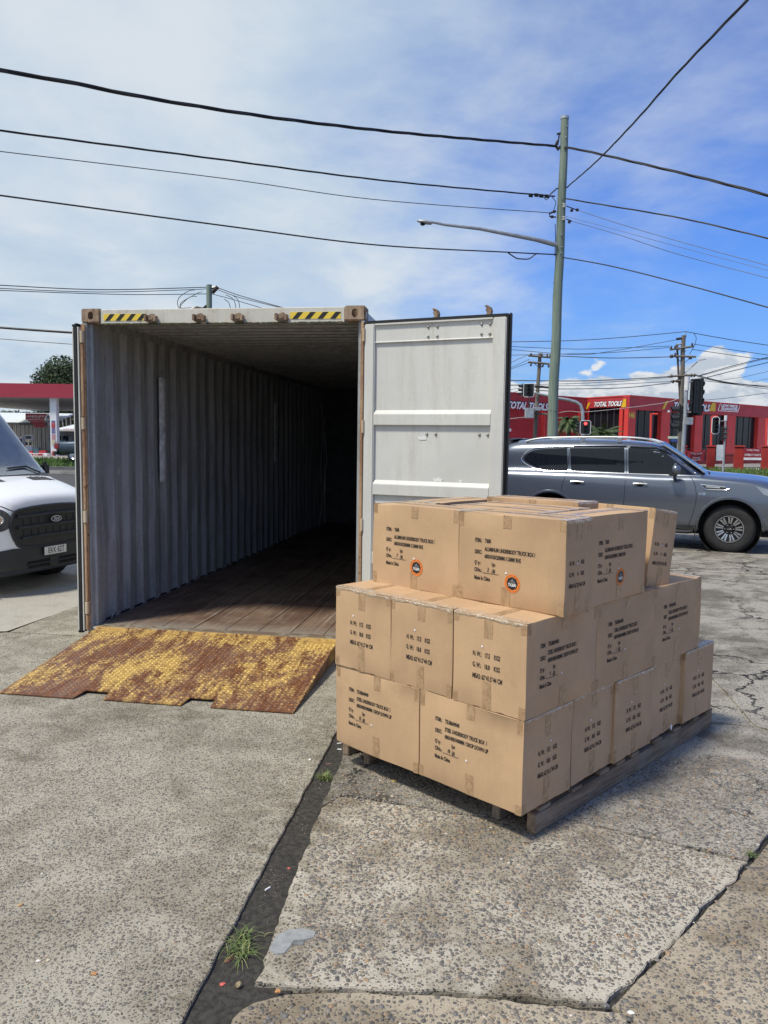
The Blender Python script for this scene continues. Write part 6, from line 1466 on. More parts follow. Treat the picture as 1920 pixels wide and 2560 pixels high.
def total(M, p, q, px0, px1, pya, pyb, zoff, yelL=True, yelR=None):
    # text between image columns px0..px1, heights pya (top), pyb (bottom) at px0
    x0_, x1_ = pxw(p, q, px0), pxw(p, q, px1); yt, yb = pyz(p, q, px0, pya), pyz(p, q, px0, pyb); h = yt-yb
    vs, fs = text_mesh('TOTAL TOOLS', 1, 1, .3, space=.94); w0 = max(v_.x for v_ in vs)-min(v_.x for v_ in vs)
    size = h/.70; sx = (x1_-x0_)/(w0*size)
    for bold, mat, zz, nm in ((.085, m_sgb, zoff, 'lettering_outline'), (.035, m_sgw, zoff+.03, 'sign_lettering')):
        vs, fs = text_mesh('TOTAL TOOLS', size, sx, .3/sx if sx < 1 else .3, bold=bold*size, space=.94)
        mb = MB(); mb.add([M @ Vector((x0_+v_.x, yb+v_.y, zz)) for v_ in vs], fs); mb.build(nm, mat, shop, fixn=False)
    return x0_, x1_, yb, yt
a_ = total(M2, Ccor, Acor, 1484, 1552, 1006, 1017, .07)
x0_, x1_ = pxw(Ccor, Acor, 1553.5), pxw(Ccor, Acor, 1564.5); y0_, y1_ = pyz(Ccor, Acor, 1560, 1018), pyz(Ccor, Acor, 1560, 997.5)
quad(M2, [(x0_, y0_), (x1_, y0_), (x1_, y1_), (x0_+.22, y1_)], .06, .10, 'yellow_panel', m_yel)
x0_, x1_ = pxw(Ccor, Acor, 1465), pxw(Ccor, Acor, 1473); y0_, y1_ = pyz(Ccor, Acor, 1470, 1023), pyz(Ccor, Acor, 1470, 1007)
quad(M2, [(x0_-.0, y0_), (x0_+.18, y0_), (x1_+.15, y1_), (x1_-.12, y1_)], .06, .10, 'yellow_panel', m_yel)
a_ = total(M1, Acor, Bcor, 1677, 1767, 1005, 1022, .12)
x0_, x1_ = pxw(Acor, Bcor, 1768.5), pxw(Acor, Bcor, 1783); y0_, y1_ = pyz(Acor, Bcor, 1775, 1028), pyz(Acor, Bcor, 1775, 1006)
quad(M1, [(x0_, y0_), (x1_, y0_), (x1_, y1_), (x0_+.45, y1_)], .11, .15, 'yellow_panel', m_yel)
x0_, x1_ = pxw(Acor, Bcor, 1650), pxw(Acor, Bcor, 1662); y0_, y1_ = pyz(Acor, Bcor, 1655, 1023), pyz(Acor, Bcor, 1655, 1002)
quad(M1, [(x0_, y0_), (x0_+.35, y0_), (x1_+.2, y1_), (x1_-.15, y1_)], .11, .15, 'yellow_panel', m_yel)
a_ = total(M3, Dcor, Ccor, 1262, 1364, 1003, 1020, .09)
x0_ = pxw(Dcor, Ccor, 1367); y0_, y1_ = pyz(Dcor, Ccor, 1370, 1024), pyz(Dcor, Ccor, 1370, 1006); quad(M3, [(x0_, y0_), (x0_+.45, y0_), (x0_+.45, y1_), (x0_+.25, y1_)], .08, .12, 'yellow_panel', m_yel)
# low price guarantee box
x0_, x1_ = pxw(Acor, Bcor, 1790), pxw(Acor, Bcor, 1845); y0_, y1_ = pyz(Acor, Bcor, 1815, 1028), pyz(Acor, Bcor, 1815, 1007); sl_ = .45
fr_ = MB(); P = [(x0_, y0_), (x1_-sl_, y0_), (x1_, y1_), (x0_+sl_, y1_)]
for i in range(4):
    p_, q2 = P[i], P[(i+1) % 4]; fr_.tube([M1 @ Vector((p_[0], p_[1], .13)), M1 @ Vector((q2[0], q2[1], .13))], .035, 4)
fr_.build('sign_frame', m_sgw, shop)
for s, yy in (('LOW PRICE', .50), ('GUARANTEE', .13)):
    vs, fs = text_mesh(s, .40*(y1_-y0_)/.72*.72, 1, 0, bold=.02); w0 = max(v_.x for v_ in vs); sc_ = (x1_-x0_-1.15)/w0
    mb = MB(); mb.add([M1 @ Vector((x0_+.60+v_.x*sc_, y0_+(y1_-y0_)*yy+v_.y*1.0, .14)) for v_ in vs], fs); mb.build('sign_lettering', m_sgw, shop, fixn=False)
x0_, x1_ = pxw(Acor, Bcor, 1567.5), pxw(Acor, Bcor, 1586); y0_, y1_ = pyz(Acor, Bcor, 1577, 1044), pyz(Acor, Bcor, 1577, 1031)
vs, fs = text_mesh('146', (y1_-y0_)/.72, 1, 0, bold=.03); w0 = max(v_.x for v_ in vs); mb = MB(); mb.add([M1 @ Vector((x0_+.06+v_.x*(x1_-x0_-.15)/w0, y0_+v_.y, .06)) for v_ in vs], fs); mb.build('street_number', m_ygold, shop, fixn=False)
x_ = pxw(Acor, Bcor, 1666); y_ = pyz(Acor, Bcor, 1666, 1028); B_(M1, x_-.12, x_+.12, y_-.1, y_+.08, .04, .25, 'floodlight', m_sgw)
# brick gate pillars, railings, banners
m_brk = simple('red painted brick', (.42, .035, .03), .7, var=.12, scale=3); m_mort = simple('dark red joint', (.16, .015, .014), .9); m_rail = simple('black railing', (.02, .02, .022), .5)
YB = 57.0; pil = []
for i, (xa, xb, lb) in enumerate(((1104, 1160, 'leftmost red brick gate pillar, beside the grey power pole'), (1283, 1335, 'red brick gate pillar just right of the sagging banner'), (1450, 1510, 'red brick gate pillar between the gate and the opening hours banner'), (1618, 1665, 'rightmost red brick gate pillar at the edge of the view'))):
    p0, p1 = at(*Q(xa, 800), YB+i*1.2), at(*Q(xb, 800), YB+i*1.2); w_ = p1.x-p0.x; top_ = at(*Q(xa, 716), YB+i*1.2).z
    e = empty('gate_pillar', V((p0.x+p1.x)/2, p0.y, .05)); tag(e, lb, 'pillar', 'red brick gate pillars'); e.rotation_euler = (0, 0, math.radians(-18)); pil.append(e)
    MB().box(-w_*.42, w_*.42, -w_*.42, w_*.42, 0, top_-.17).build('core', m_mort, e)
    MB().box(-w_*.52, w_*.52, -w_*.52, w_*.52, top_-.17, top_-.05).build('cap', m_brk, e, bevel=.02)
    bmesh_ = MB(); rows = int((top_-.2)/.086)
    for r_ in range(rows):
        z0_ = r_*.086+.006
        for k_ in range(5):
            a0 = -w_*.44+(k_-.5*(r_ % 2))*w_*.22; a1 = a0+w_*.22-.012; a0 = max(a0, -w_*.44); a1 = min(a1, w_*.44)
            if a1-a0 < .02: continue
            bmesh_.box(a0, a1, -w_*.435, -w_*.40, z0_, z0_+.074); bmesh_.box(-w_*.435, -w_*.40, a0, a1, z0_, z0_+.074)
    tag(bmesh_.build('brickwork', m_brk, e), kind='stuff')
def railing(xa, xb, Ya, Yb2, lab, y0=1110, n_=26):
    a = at(*Q(xa, 780), Ya); b_ = at(*Q(xb, 780), Yb2); a.z = b_.z = .1; e = empty('railing', a); tag(e, lab, 'railing', 'black railings between the pillars')
    for z in (.15, 1.05): MB().tube([V(0, 0, z), b_-a+V(0, 0, z)], .025, 4).build('rail', m_rail, e)
    for k_ in range(n_): p_ = (b_-a)*(k_+.5)/n_; MB().tube([p_+V(0, 0, 0), p_+V(0, 0, 1.2)], .016, 4, caps=False).build('picket', m_rail, e)
railing(1160, 1283, 57.2, 58.2, 'black railing behind the sagging banner', n_=22); railing(1335, 1450, 58.4, 59.4, 'black gate railing between the two middle pillars', n_=20); railing(1510, 1618, 59.6, 60.6, 'black railing behind the opening hours banner', n_=18); railing(1025, 1104, 56, 57, 'black railing left of the leftmost pillar', n_=16)
def banner(pts, Y, lines, lab, sag=0):
    e = empty('banner', at(*Q(*pts[0]), Y)); tag(e, lab, 'banner', 'red banners on the railing'); P = [rel(e, at(*Q(*p), Y)) for p in pts]; n_ = 12; vs = []
    for j in range(5):
        for i in range(n_+1):
            t_ = i/n_; a = P[0].lerp(P[1], t_); b_ = P[3].lerp(P[2], t_); p_ = a.lerp(b_, j/4); p_.z -= sag*math.sin(PI*t_)*(1-.5*j/4); p_.y += .06*math.sin(t_*17+j)*(1 if sag else .25); vs.append(p_)
    mb = MB(); mb.add(vs, [(j*(n_+1)+i, j*(n_+1)+i+1, (j+1)*(n_+1)+i+1, (j+1)*(n_+1)+i) for j in range(4) for i in range(n_)]); mb.build('cloth', simple('red banner cloth', (.30, .02, .035), .6, var=.15, scale=3), e, smooth=True)
    W_ = (P[1]-P[0]).length; ux = (P[1]-P[0]).normalized(); Hh = (P[0]-P[3]).length
    for s, fx, fy, sz, mt in lines:
        v2, f2 = text_mesh(s, sz*Hh, .9, 0, bold=.02*sz*Hh, align='CENTER'); mb = MB(); mb.add([P[0]+ux*(W_*fx+v_.x)+V(0, -.12, -fy*Hh+v_.y-sag*math.sin(PI*min(1, max(0, fx+v_.x/W_)))*.8) for v_ in v2], f2); mb.build('lettering', mt, e, fixn=False)
    return e
banner(((1165, 740), (1275, 738), (1280, 805), (1170, 805)), 56.6, (('TOTAL TOOLS', .5, .25, .17, m_sgw), ('LOW PRICE', .5, .62, .15, m_sgw), ('GUARANTEE', .5, .82, .15, m_sgw)), 'sagging red banner between the two left pillars', .25)
b9 = banner(((1510, 733), (1617, 735), (1616, 815), (1510, 803)), 58.6, (('TOTAL TOOLS', .5, .22, .18, m_sgw), ('OPEN 7 DAYS', .5, .66, .26, m_sgw)), 'taut red banner advertising opening seven days')
A, B = [rel(b9, at(*Q(x, y), 58.55)) for x, y in ((1510, 790), (1616, 806))]; MB().box(A.x, B.x, A.y-.05, A.y-.02, B.z, A.z).build('white_strip', m_sgw, b9)
sb = MB().box(0, .55, -.03, .03, 0, 1.15).build('slatted_board', m_sgw); sb.location = at(*Q(1342, 808), 57.5); tag(sb, 'upright white ribbed board leaning at the gate', 'board')
# red goalpost frames
for i, (xa, ya, xb, yb, xt, lb, Y_) in enumerate(((941, 700, 947, 522, 987, 'tall red hook-shaped frame beside the round bush', 60), (1308, 712, 1318, 537, 1352, 'tall red hook-shaped frame behind the white bordered signal', 62), (1648, 712, 1652, 555, 1700, 'tall red hook-shaped frame at the right edge', 64))):
    a, b_, c_ = at(*Q(xa, ya+110), Y_), at(*Q(xb, yb), Y_), at(*Q(xt, yb-1), Y_); a.z = .05; e = empty('hook_frame', a); tag(e, lb, 'frame', 'red hook-shaped frames')
    MB().tube([V(0, 0, 0), b_-a], .10, 4).build('upright', m_redw, e); MB().tube([b_-a+V(-.05, 0, -.05), c_-a+V(0, 0, -.05)], .08, 4).build('top_bar', m_redw, e)
# street-name blades
for i, (x0_, y0_, x1_, y1_, c, lb, tt) in enumerate(((1050, 660, 1110, 676, (.55, .62, .50), 'pale green and white street name blade beside the power pole', ''), (1068, 678, 1108, 694, (.04, .08, .30), 'blue hospital style blade under the pale street name blade', ''))):
    a, b_ = at(*Q(x0_, y0_), 50), at(*Q(x1_, y1_), 50); e = MB().box(a.x, b_.x, a.y, a.y+.04, b_.z, a.z).build('street_sign', simple('blade paint', c, .5), bevel=.01); tag(e, lb.replace('hospital style ', ''), 'street sign')
sp_ = MB().tube([at(*Q(1108, 700), 50.1), V(at(*Q(1108, 700), 50.1).x, at(*Q(1108, 700), 50.1).y, 0)], .04, 8).build('sign_post', m_galv); tag(sp_, 'thin grey post under the street name blades', 'post')

# ------------------------------------------------------------------ plants on the right
m_palm = simple('palm frond green', (.075, .115, .04), .5, var=.4, scale=2); m_bush = simple('clipped bush green', (.04, .095, .025), .6, var=.5, scale=3); m_trunk = simple('brown trunk', (.12, .09, .06), .9, var=.3, scale=5)
def palm(p, h, L, n_, seed, lab, droop=1.0):
    rs = random.Random(seed); e = empty('palm_tree', p); tag(e, lab, 'palm tree')
    MB().tube([V(0, 0, 0), V(.05, 0, h*.5), V(0, 0, h)], [.22, .18, .16], 10).build('trunk', m_trunk, e, smooth=True)
    mb = MB()
    for i in range(n_):
        a = rs.random()*2*PI; el = rs.uniform(-.3, 1.2); l_ = L*rs.uniform(.7, 1.1); dr = droop*rs.uniform(.6, 1.2); P = []
        for k_ in range(9):
            t_ = k_/8; r_ = l_*t_*math.cos(el*(1-.3*t_)); z = h+l_*(t_*math.sin(el)-dr*.55*t_*t_); P.append(V(math.cos(a)*r_, math.sin(a)*r_, z))
        sd = V(-math.sin(a), math.cos(a), 0)
        for k_ in range(8):
            for u in (.0, .33, .66):
                b_ = P[k_].lerp(P[k_+1], u); t_ = (k_+u)/8; ll = L*.30*(math.sin(PI*min(1, t_*.9+.12)))**.7; f_ = (P[k_+1]-P[k_]).normalized()
                for s_ in (-1, 1):
                    tip = b_+(sd*s_*.75+f_*.55+V(0, 0, -.35))*ll*rs.uniform(.8, 1.1); w_ = f_*.028; mb.add([b_-w_, b_+w_, tip], [(0, 1, 2)])
        mb.tube(P, .02, 3, caps=False)
    tag(mb.build('crown', m_palm, e, fixn=False), kind='stuff')
palm(V(at(1506, 1100, 63).x, 63, .05), 2.5, 1.9, 60, 4, 'bushy feather palm in front of the shop side windows', 1.1)
palm(V(at(1420, 1100, 61).x, 61, .05), 3.5, 1.35, 80, 5, 'mop-headed palm between the green pole and the feather palm', 1.6)
palm(V(at(1442, 1100, 60).x, 60, .05), 1.7, 1.6, 60, 6, 'low palm clump under the mop-headed palm', 1.3)
palm(V(at(1405, 1100, 60.5).x, 60.5, .05), 1.6, 1.2, 50, 9, 'low palm clump directly beside the green pole', 1.3)
palm(V(at(1345, 1100, 60).x, 60, .05), 1.1, 1.25, 60, 7, 'low arching palm at the foot of the grey power pole', 1.4)
def leafball(e, c, R, n_, mat, seed, leaf=.10, sq=(1, 1, 1), name='foliage', lumps=9, shell=.55):
    rs = np.random.RandomState(seed); ctr = rs.randn(lumps, 3); ctr /= np.linalg.norm(ctr, axis=1)[:, None]; ctr *= (.35+.35*rs.rand(lumps))[:, None]; rad = .38+.22*rs.rand(lumps)
    ctr = np.vstack([[0, 0, 0], ctr]); rad = np.hstack([.6, rad]); k_ = rs.randint(0, len(rad), n_)
    d = rs.randn(n_, 3); d /= np.linalg.norm(d, axis=1)[:, None]; r_ = shell+(1-shell)*rs.rand(n_)**.5
    P = (ctr[k_]+d*(rad[k_]*r_)[:, None])*np.array(sq)*R+np.array(c)
    nn = d+rs.randn(n_, 3)*.6; nn /= np.linalg.norm(nn, axis=1)[:, None]; t1 = np.cross(nn, rs.randn(n_, 3)); t1 /= np.linalg.norm(t1, axis=1)[:, None]; t2 = np.cross(nn, t1)
    s_ = leaf*(.6+.8*rs.rand(n_))[:, None]
    vs = np.stack([P-t1*s_, P-t2*s_*.5, P+t1*s_, P+t2*s_*.5], 1).reshape(-1, 3); fs = np.arange(n_*4).reshape(-1, 4)
    me = bpy.data.meshes.new(name); me.from_pydata(vs.tolist(), [], fs.tolist()); me.update(); o = link(name, me, mat, e); return tag(o, kind='stuff')
q = at(1631, 1120, 61); e = empty('round_bush', V(q.x, 61, .05)); tag(e, 'clipped round green bush in front of the shop corner window', 'bush'); MB().tube([V(0, 0, 0), V(0, 0, .8)], .08, 8).build('trunk', m_trunk, e)
leafball(e, (0, 0, 1.15), .98, 5200, m_bush, 3, .055, (1, 1, 1.15), lumps=16, shell=.8)

# ------------------------------------------------------------------ petrol station on the left
m_canr = simple('canopy red', (.36, .035, .06), .45, var=.05); m_sof = dirty('canopy soffit', (.42, .42, .42), (.2, .19, .18), .4, .6, .6, stretch=(1, 4, 1)); m_col = simple('white column', (.72, .74, .76), .5, var=.05); m_shopw = dirty('ribbed grey wall', (.45, .44, .43), (.2, .19, .18), .6, .8, .8, stretch=(8, 1, .4)); m_roofw = simple('pale roof sheet', (.62, .66, .68), .5); m_pr = simple('pump red', (.42, .03, .04), .4); m_blue = simple('pump blue', (.05, .10, .35), .4); m_teal = simple('dark teal bin', (.05, .10, .12), .5)
YC = 58.0
cp_ = empty('station_canopy', at(130, 1160, YC)); tag(cp_, 'petrol station canopy with a dark red edge and grey soffit', 'canopy')
def rc(x, y, Y): return rel(cp_, at(x, y, Y))
A, B, Cc, Dd = rc(-160, 952, YC+1), rc(330, 966, YC-1), rc(-160, 992, YC+1), rc(330, 1000, YC-1)
zt_, zb_ = rc(100, 959, YC).z, rc(100, 994, YC).z
MB().box(A.x-6, 9, 0, .25, zb_, zt_).build('fascia', m_canr, cp_); MB().box(A.x-6, 9, .25, 30, zb_+.25, zt_-.25).build('roof_deck', m_roofw, cp_)
for i in range(26): MB().box(A.x-6, 9, .26+i*1.14, .26+(i+1)*1.14-.03, zb_+.05, zb_+.24+.003*(i % 2)).build('soffit_panel', m_sof, cp_)
cl = MB().box(-.25, .25, .4, .9, 0, zb_+.04).build('column', m_col, cp_, bevel=.02)
for (zz, hh, c, nm) in ((3.05, .16, (.12, .14, .28), 'round_sign'), (2.70, .36, (.5, .10, .10), 'sticker'), (2.25, .40, (.15, .16, .30), 'sticker'), (1.80, .40, (.45, .22, .25), 'sticker'), (1.42, .34, (.55, .50, .36), 'hose_box'), (.66, .30, (.55, .10, .10), 'sticker')): MB().box(-.14, .14, .30 if nm == 'hose_box' else .385, .399, zz, zz+hh).build(nm, simple(nm, c, .5), cl, bevel=.005)
MB().box(-.09, .09, .12, .36, .28, .86).build('extinguisher', simple('extinguisher mix', (.45, .12, .12), .3), cl, bevel=.04)
v2, f2 = text_mesh('U', .42, .9, 0, bold=.02, align='CENTER'); mb = MB(); mb.add([V(v_.x, .378, 2.66+v_.y) for v_ in v2], f2); mb.build('lettering', m_canr, cl, fixn=False)
# hanging promo boards
hb = empty('hanging_sign', at(95, 1035, YC+6)); tag(hb, 'red and white AMPLIFY board with stepped copies hanging under the canopy', 'sign')
def rh(x, y, Y=YC+6): return rel(hb, at(x, y, Y))
def prom(pts, nm, mat, dy=0): 
    P = [rh(x, y) for x, y in pts]; mb = MB(); n_ = len(P); mb.add([V(p.x, dy, p.z) for p in P]+[V(p.x, dy+.05, p.z) for p in P], [tuple(range(n_)), tuple(range(n_, 2*n_))[::-1]]+[(i, (i+1) % n_, (i+1) % n_+n_, i+n_) for i in range(n_)]); return mb.build(nm, mat, hb)
prom([(64, 1033), (123, 1034), (123, 1050), (64, 1049)], 'board', m_sgw); prom([(64, 1034), (117, 1034.5), (109, 1049.5), (64, 1049)], 'red_panel', m_pr, -.03)
for i, (x0, x1, y0, y1) in enumerate(((68, 109, 1050, 1053), (72, 110, 1053.5, 1057), (76, 109, 1057.5, 1061), (79, 109, 1061.5, 1068))): prom([(x0, y0), (x1, y0), (x1-1, y1), (x0+1, y1)], 'stepped_board', m_pr, .1+.1*i)
def sgn(parent, s, p, size, sx, mat, shear=.2, bold=.02, align='LEFT'):
    v2, f2 = text_mesh(s, size, sx, shear, bold=bold*size, align=align); mb = MB(); mb.add([p+V(v_.x, 0, v_.y) for v_ in v2], f2); return mb.build('lettering', mat, parent, fixn=False)
sgn(hb, 'AMPLIFY', rh(66, 1044)+V(0, -.06-rh(66, 1044).y, 0), .26, 1.5, m_sgw); sgn(hb, 'Premium Fuels', rh(76, 1048.5)+V(0, -.06-rh(76, 1048.5).y, 0), .10, 1.4, m_sgw)
prom([(116, 1047), (119, 1039), (121, 1039), (123, 1047), (121, 1047), (120, 1042), (118, 1047)], 'logo', m_sgb, -.03)
# shop building behind
YH = 84.0; ss = empty('station_shop', at(60, 1160, YH)); ss.location.z = .43; tag(ss, 'low ribbed grey wall building with a pale sloping roof behind the canopy', 'building')
def rs_(x, y, Y=YH): return rel(ss, at(x, y, Y))
xl, xr = rs_(-80, 1100).x, rs_(124, 1100).x; zt_ = rs_(60, 1057).z
n_ = 40; w_ = (xr-xl)/n_
for i in range(n_): MB().box(xl+i*w_+.02, xl+(i+1)*w_-.02, -.04*(i % 2), .3, 0, zt_).build('wall_panel', m_shopw, ss)
MB().prism([(-.5, zt_), (6, rs_(60, 1042).z+.6), (6, rs_(60, 1042).z+.4), (-.5, zt_-.2)], 'x', xl, xr+.2).build('roof', m_roofw, ss); MB().box(xl, xr, -.55, -.45, zt_-.25, zt_+.02).build('gutter', m_mull, ss)
# far pale shed on the right of the column
s2 = empty('station_shed', at(165, 1160, 92)); s2.location.z = .43; tag(s2, 'white roofed shed with a grey shopfront behind the parked pickup', 'building')
def r2_(x, y, Y=92): return rel(s2, at(x, y, Y))
MB().box(r2_(140, 1100).x, r2_(240, 1100).x, .3, 6, 0, r2_(165, 1078).z).build('wall', simple('shed wall', (.28, .31, .33), .7, var=.2, scale=1), s2)
MB().prism([(-.3, r2_(165, 1074).z), (8, r2_(165, 1060).z+.3), (8, r2_(165, 1060).z), (-.3, r2_(165, 1078).z)], 'x', r2_(136, 1100).x, r2_(240, 1100).x).build('roof', m_col, s2)
MB().box(r2_(160, 1100).x, r2_(240, 1100).x, -.1, .29, r2_(165, 1079).z, r2_(165, 1072).z).build('sign_band', m_pr, s2); MB().box(r2_(163, 1100).x, r2_(178, 1100).x, -.14, -.11, r2_(165, 1077).z, r2_(165, 1073).z).build('sign_oval', m_sgw, s2)
for x0, x1 in ((143, 150), (156, 168), (170, 182), (184, 196)): MB().box(r2_(x0, 1100).x, r2_(x1, 1100).x, .2, .298, .5, r2_(165, 1090).z).build('window', m_lamp if x0 > 165 else m_glass, s2)
# fuel pumps
def pump(x0, x1, y0, y1, Y, lab, colors):
    e = empty('fuel_pump', at((x0+x1)/2, y1, Y)); tag(e, lab, 'fuel pump', 'fuel pumps'); a, b_ = rel(e, at(x0, y0, Y)), rel(e, at(x1, y1, Y))
    MB().box(a.x, b_.x, 0, .5, b_.z, a.z).build('cabinet', m_col, e, bevel=.03); n_ = len(colors); w_ = (b_.x-a.x)/n_; H_ = a.z-b_.z
    for i, c in enumerate(colors): MB().box(a.x+i*w_+.04, a.x+(i+1)*w_-.04, -.05, -.002, b_.z+H_*.45, b_.z+H_*.92).build('grade_panel', simple('grade', c, .4), e); MB().box(a.x+i*w_+.05, a.x+(i+1)*w_-.05, -.12, -.003, b_.z+H_*.10, b_.z+H_*.36).build('nozzle_bay', m_plast, e)
    return e
pump(22, 57, 1092, 1140, YC+5, 'fuel pump cabinet with four coloured grade panels', [(.45, .12, .14), (.06, .12, .4), (.25, .5, .15), (.10, .04, .08)])
e = empty('payment_terminal', at(74, 1128, YC+4)); tag(e, 'white payment terminal with a dark screen beside the pump panels', 'terminal')
a, b_ = rel(e, at(60, 1100, YC+4)), rel(e, at(80, 1128, YC+4)); MB().box(a.x, b_.x, 0, .4, b_.z-1.2, a.z-.5).build('cabinet', m_col, e, bevel=.03); a2, b2 = rel(e, at(62, 1088, YC+4)), rel(e, at(80, 1099, YC+4)); s_ = MB().box(a2.x, b2.x, 0, .3, b2.z, a2.z).build('screen', m_col, e, bevel=.02); MB().box(a2.x+.05, b2.x-.05, -.02, -.001, b2.z+.05, a2.z-.05).build('display', m_glass, s_)
for x0 in (64, 73): aa, bb = rel(e, at(x0, 1105, YC+4)), rel(e, at(x0+6, 1113, YC+4)); MB().box(aa.x, bb.x, -.03, -.001, bb.z, aa.z).build('keypad', m_glass, e)
e = empty('island_sign', at(85, 1163, YC+.5)); tag(e, 'low red and white AMPLIFY sign box on the pump island', 'sign')
def ri(x, y, Y=YC+.5): return rel(e, at(x, y, Y))
MB().box(ri(55, 1100).x, ri(117, 1100).x, 0, .6, 0, ri(80, 1133).z).build('box', m_sgw, e, bevel=.02)
P = [ri(x, y) for x, y in ((56, 1134), (108, 1134), (94, 1161), (56, 1156))]; mb = MB(); mb.add([V(p.x, -.03, p.z) for p in P]+[V(p.x, -.002, p.z) for p in P], [(0, 1, 2, 3), (7, 6, 5, 4), (0, 4, 5, 1), (1, 5, 6, 2), (2, 6, 7, 3), (3, 7, 4, 0)]); mb.build('red_panel', m_pr, e)
P = ri(60, 1141); sgn(e, 'AMPLIFY', V(P.x, -.05, P.z), .24, 1.15, m_sgw); P = ri(103, 1158)
mb = MB(); mb.prism([(P.x, P.z), (P.x+.10, P.z), (P.x+.24, P.z+.45), (P.x+.14, P.z+.45)], 'y', -.03, -.002); mb.prism([(P.x+.24, P.z+.45), (P.x+.32, P.z+.45), (P.x+.32, P.z), (P.x+.24, P.z)], 'y', -.03, -.002); mb.build('logo', m_blue, e)
for i, (x0, x1, y0, y1) in enumerate(((62, 82, 1127, 1132), (84, 97, 1119, 1131), (98, 115, 1126, 1132))): a, b_ = rel(e, at(x0, y0, YC+1.2)), rel(e, at(x1, y1+4, YC+1.2)); MB().box(a.x, b_.x, .65, 1.0, b_.z-.2, a.z).build('display_stand', m_pr if i != 1 else m_teal, e)
bn = MB().box(0, .55, 0, .5, 0, 1.2).build('rubbish_bin', m_teal, bevel=.03); bn.location = at(143, 1161, YC+2); bn.location.z = .43; tag(bn, 'dark teal bin beside the canopy column', 'bin')
# parked pickup, tail towards the left
pk = empty('pickup', at(158, 1176, 47)); pk.location.z = .40; tag(pk, 'dark grey pickup parked with its tail lamp towards the street', 'car')
PKS = [(-.0, [(0, .50), (.70, .50), (.88, .60), (.92, .85), (.90, 1.02), (.86, 1.10), (.4, 1.12), (0, 1.12)]), (.10, [(0, .42), (.80, .42), (.94, .52), (.97, .85), (.95, 1.04), (.90, 1.15), (.4, 1.17), (0, 1.17)]), (1.6, [(0, .38), (.80, .38), (.94, .50), (.97, .85), (.95, 1.05), (.92, 1.17), (.4, 1.19), (0, 1.19)]), (1.75, [(0, .38), (.80, .38), (.94, .50), (.97, .85), (.95, 1.08), (.84, 1.35), (.70, 1.72), (0, 1.76)]), (3.2, [(0, .38), (.80, .38), (.94, .50), (.97, .85), (.95, 1.08), (.84, 1.35), (.70, 1.74), (0, 1.80)]), (4.2, [(0, .38), (.80, .38), (.94, .50), (.97, .80), (.93, 1.02), (.80, 1.10), (.5, 1.14), (0, 1.16)]), (5.2, [(0, .42), (.75, .42), (.88, .52), (.90, .75), (.85, .92), (.70, 1.0), (.4, 1.02), (0, 1.03)])]
loft('body', PKS, simple('pickup slate paint', (.06, .085, .12), .3, .5, coat=1.0), pk, 1); pk.rotation_euler = (0, 0, math.radians(-6))
for x in (1.1, 4.3):
    for sg in (-1, 1): w9 = empty('wheel', (x, sg*.85, .38)); w9.parent = pk; MB().lathe([(.24, -.2), (.36, -.2), (.38, -.15), (.38, -.03), (.35, 0), (.25, .01)], 28, Matrix.Rotation(-sg*PI/2, 4, 'X')).build('tyre', m_tyre, w9, smooth=True); MB().lathe([(.24, .0), (.20, -.03), (.0005, -.02)], 20, Matrix.Rotation(-sg*PI/2, 4, 'X')).build('rim', m_alloy, w9)
MB().box(-.16, .10, -.85, .85, .38, .58).build('rear_bumper', m_plast, pk, bevel=.04); MB().tube([(-.15, 0, .42), (-.38, 0, .40), (-.40, 0, .50)], .03, 8).build('tow_bar', m_bolt, pk)
for sg in (-1, 1): MB().box(-.02, .28, sg*.90-.06, sg*.90+.06, .72, 1.10).build('tail_light', m_red, pk, bevel=.03); MB().box(-.03, .27, sg*.905-.065, sg*.905+.065, 1.02, 1.08).build('lamp_rim', m_lamp, pk, bevel=.01)
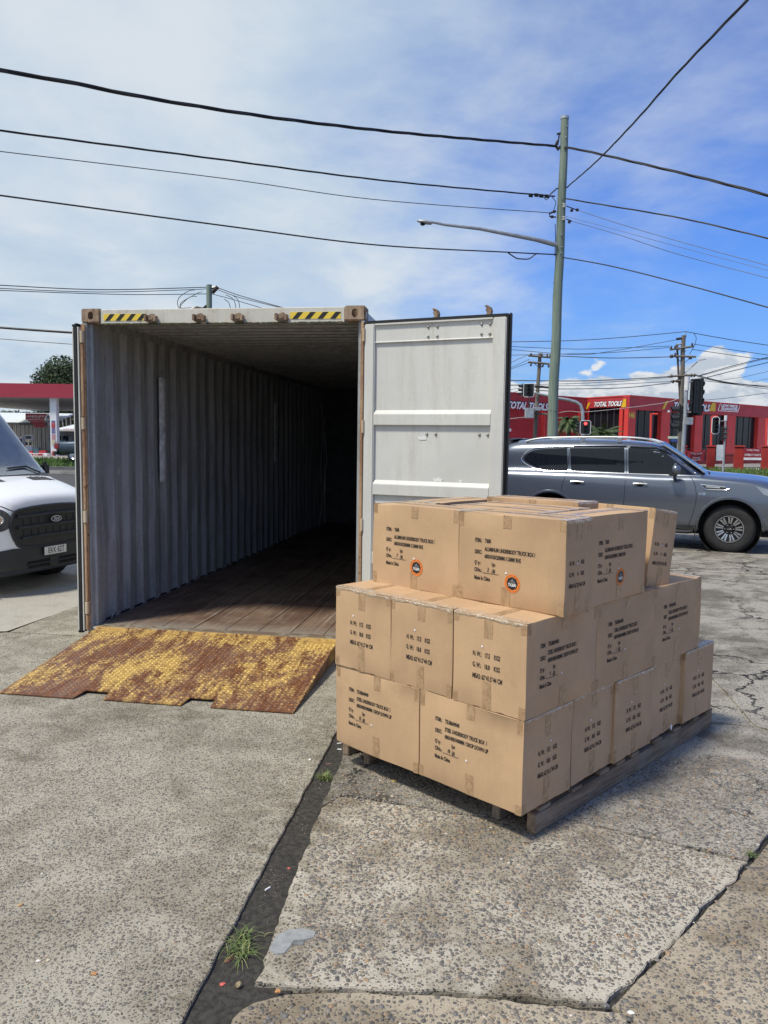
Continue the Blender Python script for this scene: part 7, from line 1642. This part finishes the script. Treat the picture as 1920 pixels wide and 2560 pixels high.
# trees beyond the station
m_tree = simple('dark evergreen leaf', (.035, .062, .022), .7, var=.5, scale=.8); m_gum = simple('pale gum bark', (.38, .35, .31), .8, var=.3, scale=2)
def tree(px, ytop, ybase, Y, R, lab, seed, n_=9000, mat=None, leaf=.22, sq=(1, 1, 1)):
    b_ = at(px, 1150, Y); b_.z = .4; top = at(px, ytop, Y).z; e = empty('tree', b_); tag(e, lab, 'tree', 'trees behind the petrol station')
    h = top-.4-R*sq[2]*.95
    t_ = MB(); t_.tube([V(0, 0, 0), V(.2, 0, h*.5), V(0, 0, h)], [R*.09, R*.07, R*.05], 8); t_.build('trunk', m_trunk, e, smooth=True)
    rs = random.Random(seed)
    for k_ in range(6):
        a = rs.random()*2*PI; MB().tube([V(0, 0, h*.75), V(math.cos(a)*R*.35, math.sin(a)*R*.35, h+R*.1), V(math.cos(a)*R*.6, math.sin(a)*R*.6, h+R*rs.uniform(.1, .5))], [R*.04, R*.025, R*.01], 6).build('limb', m_trunk, e, smooth=True)
    leafball(e, (0, 0, h), R, n_, mat or m_tree, seed, leaf, sq, 'crown', 22, .6)
tree(172, 898, 1100, 110, 5.2, 'big rounded dark tree rising above the canopy by the container door', 21, 16000, sq=(1.1, 1, .95), leaf=.20)
tree(135, 945, 1100, 112, 2.6, 'low fringe tree at the left foot of the big rounded tree', 22, 6000)
tree(40, 1024, 1100, 120, 3.2, 'dark tree showing under the canopy at the far left', 23, 7000, sq=(1.8, 1, .8)); tree(150, 1020, 1100, 118, 3.4, 'dark tree under the canopy right of the column', 24, 7000, sq=(1.5, 1, .9))
for i, x in enumerate((159, 166, 174, 181)):
    b_ = at(x, 1080, 108); b_.z = .4; t9 = at(x+(-5, -2, 2, 6)[i], 1036, 108); o = MB().tube([b_, b_.lerp(t9, .6)+V(.1, 0, 0), t9], [.16, .11, .05], 7).build('gum_trunk', m_gum, smooth=True); tag(o, ('pale gum trunk, leftmost under the canopy right of the column', 'pale gum trunk, second from the column', 'pale gum trunk, third from the column', 'pale gum trunk, closest to the container door')[i], 'tree trunk', 'pale gum trunks')
# something to close the horizon: low suburban tree line far away
rs = np.random.RandomState(5)
for i, (x0, x1, Y_, h_, lb) in enumerate(((-60, 30, 190, 5, 'distant tree belt beyond the petrol station'), (60, 190, 230, 5, 'distant tree belt beyond the tool shop'))):
    n_ = 9000; X_ = x0+(x1-x0)*rs.rand(n_); prof_ = h_*(.6+.4*np.sin(X_*.13)*np.sin(X_*.31+1)); Z_ = prof_*rs.rand(n_)**.6; P = np.stack([X_, Y_+6*rs.rand(n_), Z_], 1); d = rs.randn(n_, 2, 3)*.5
    vs = np.stack([P, P+d[:, 0], P+d[:, 1]], 1).reshape(-1, 3); me = bpy.data.meshes.new('tree_belt'); me.from_pydata(vs.tolist(), [], np.arange(n_*3).reshape(-1, 3).tolist()); me.update(); tag(link('tree_belt', me, m_tree), lb, 'trees', kind='stuff')
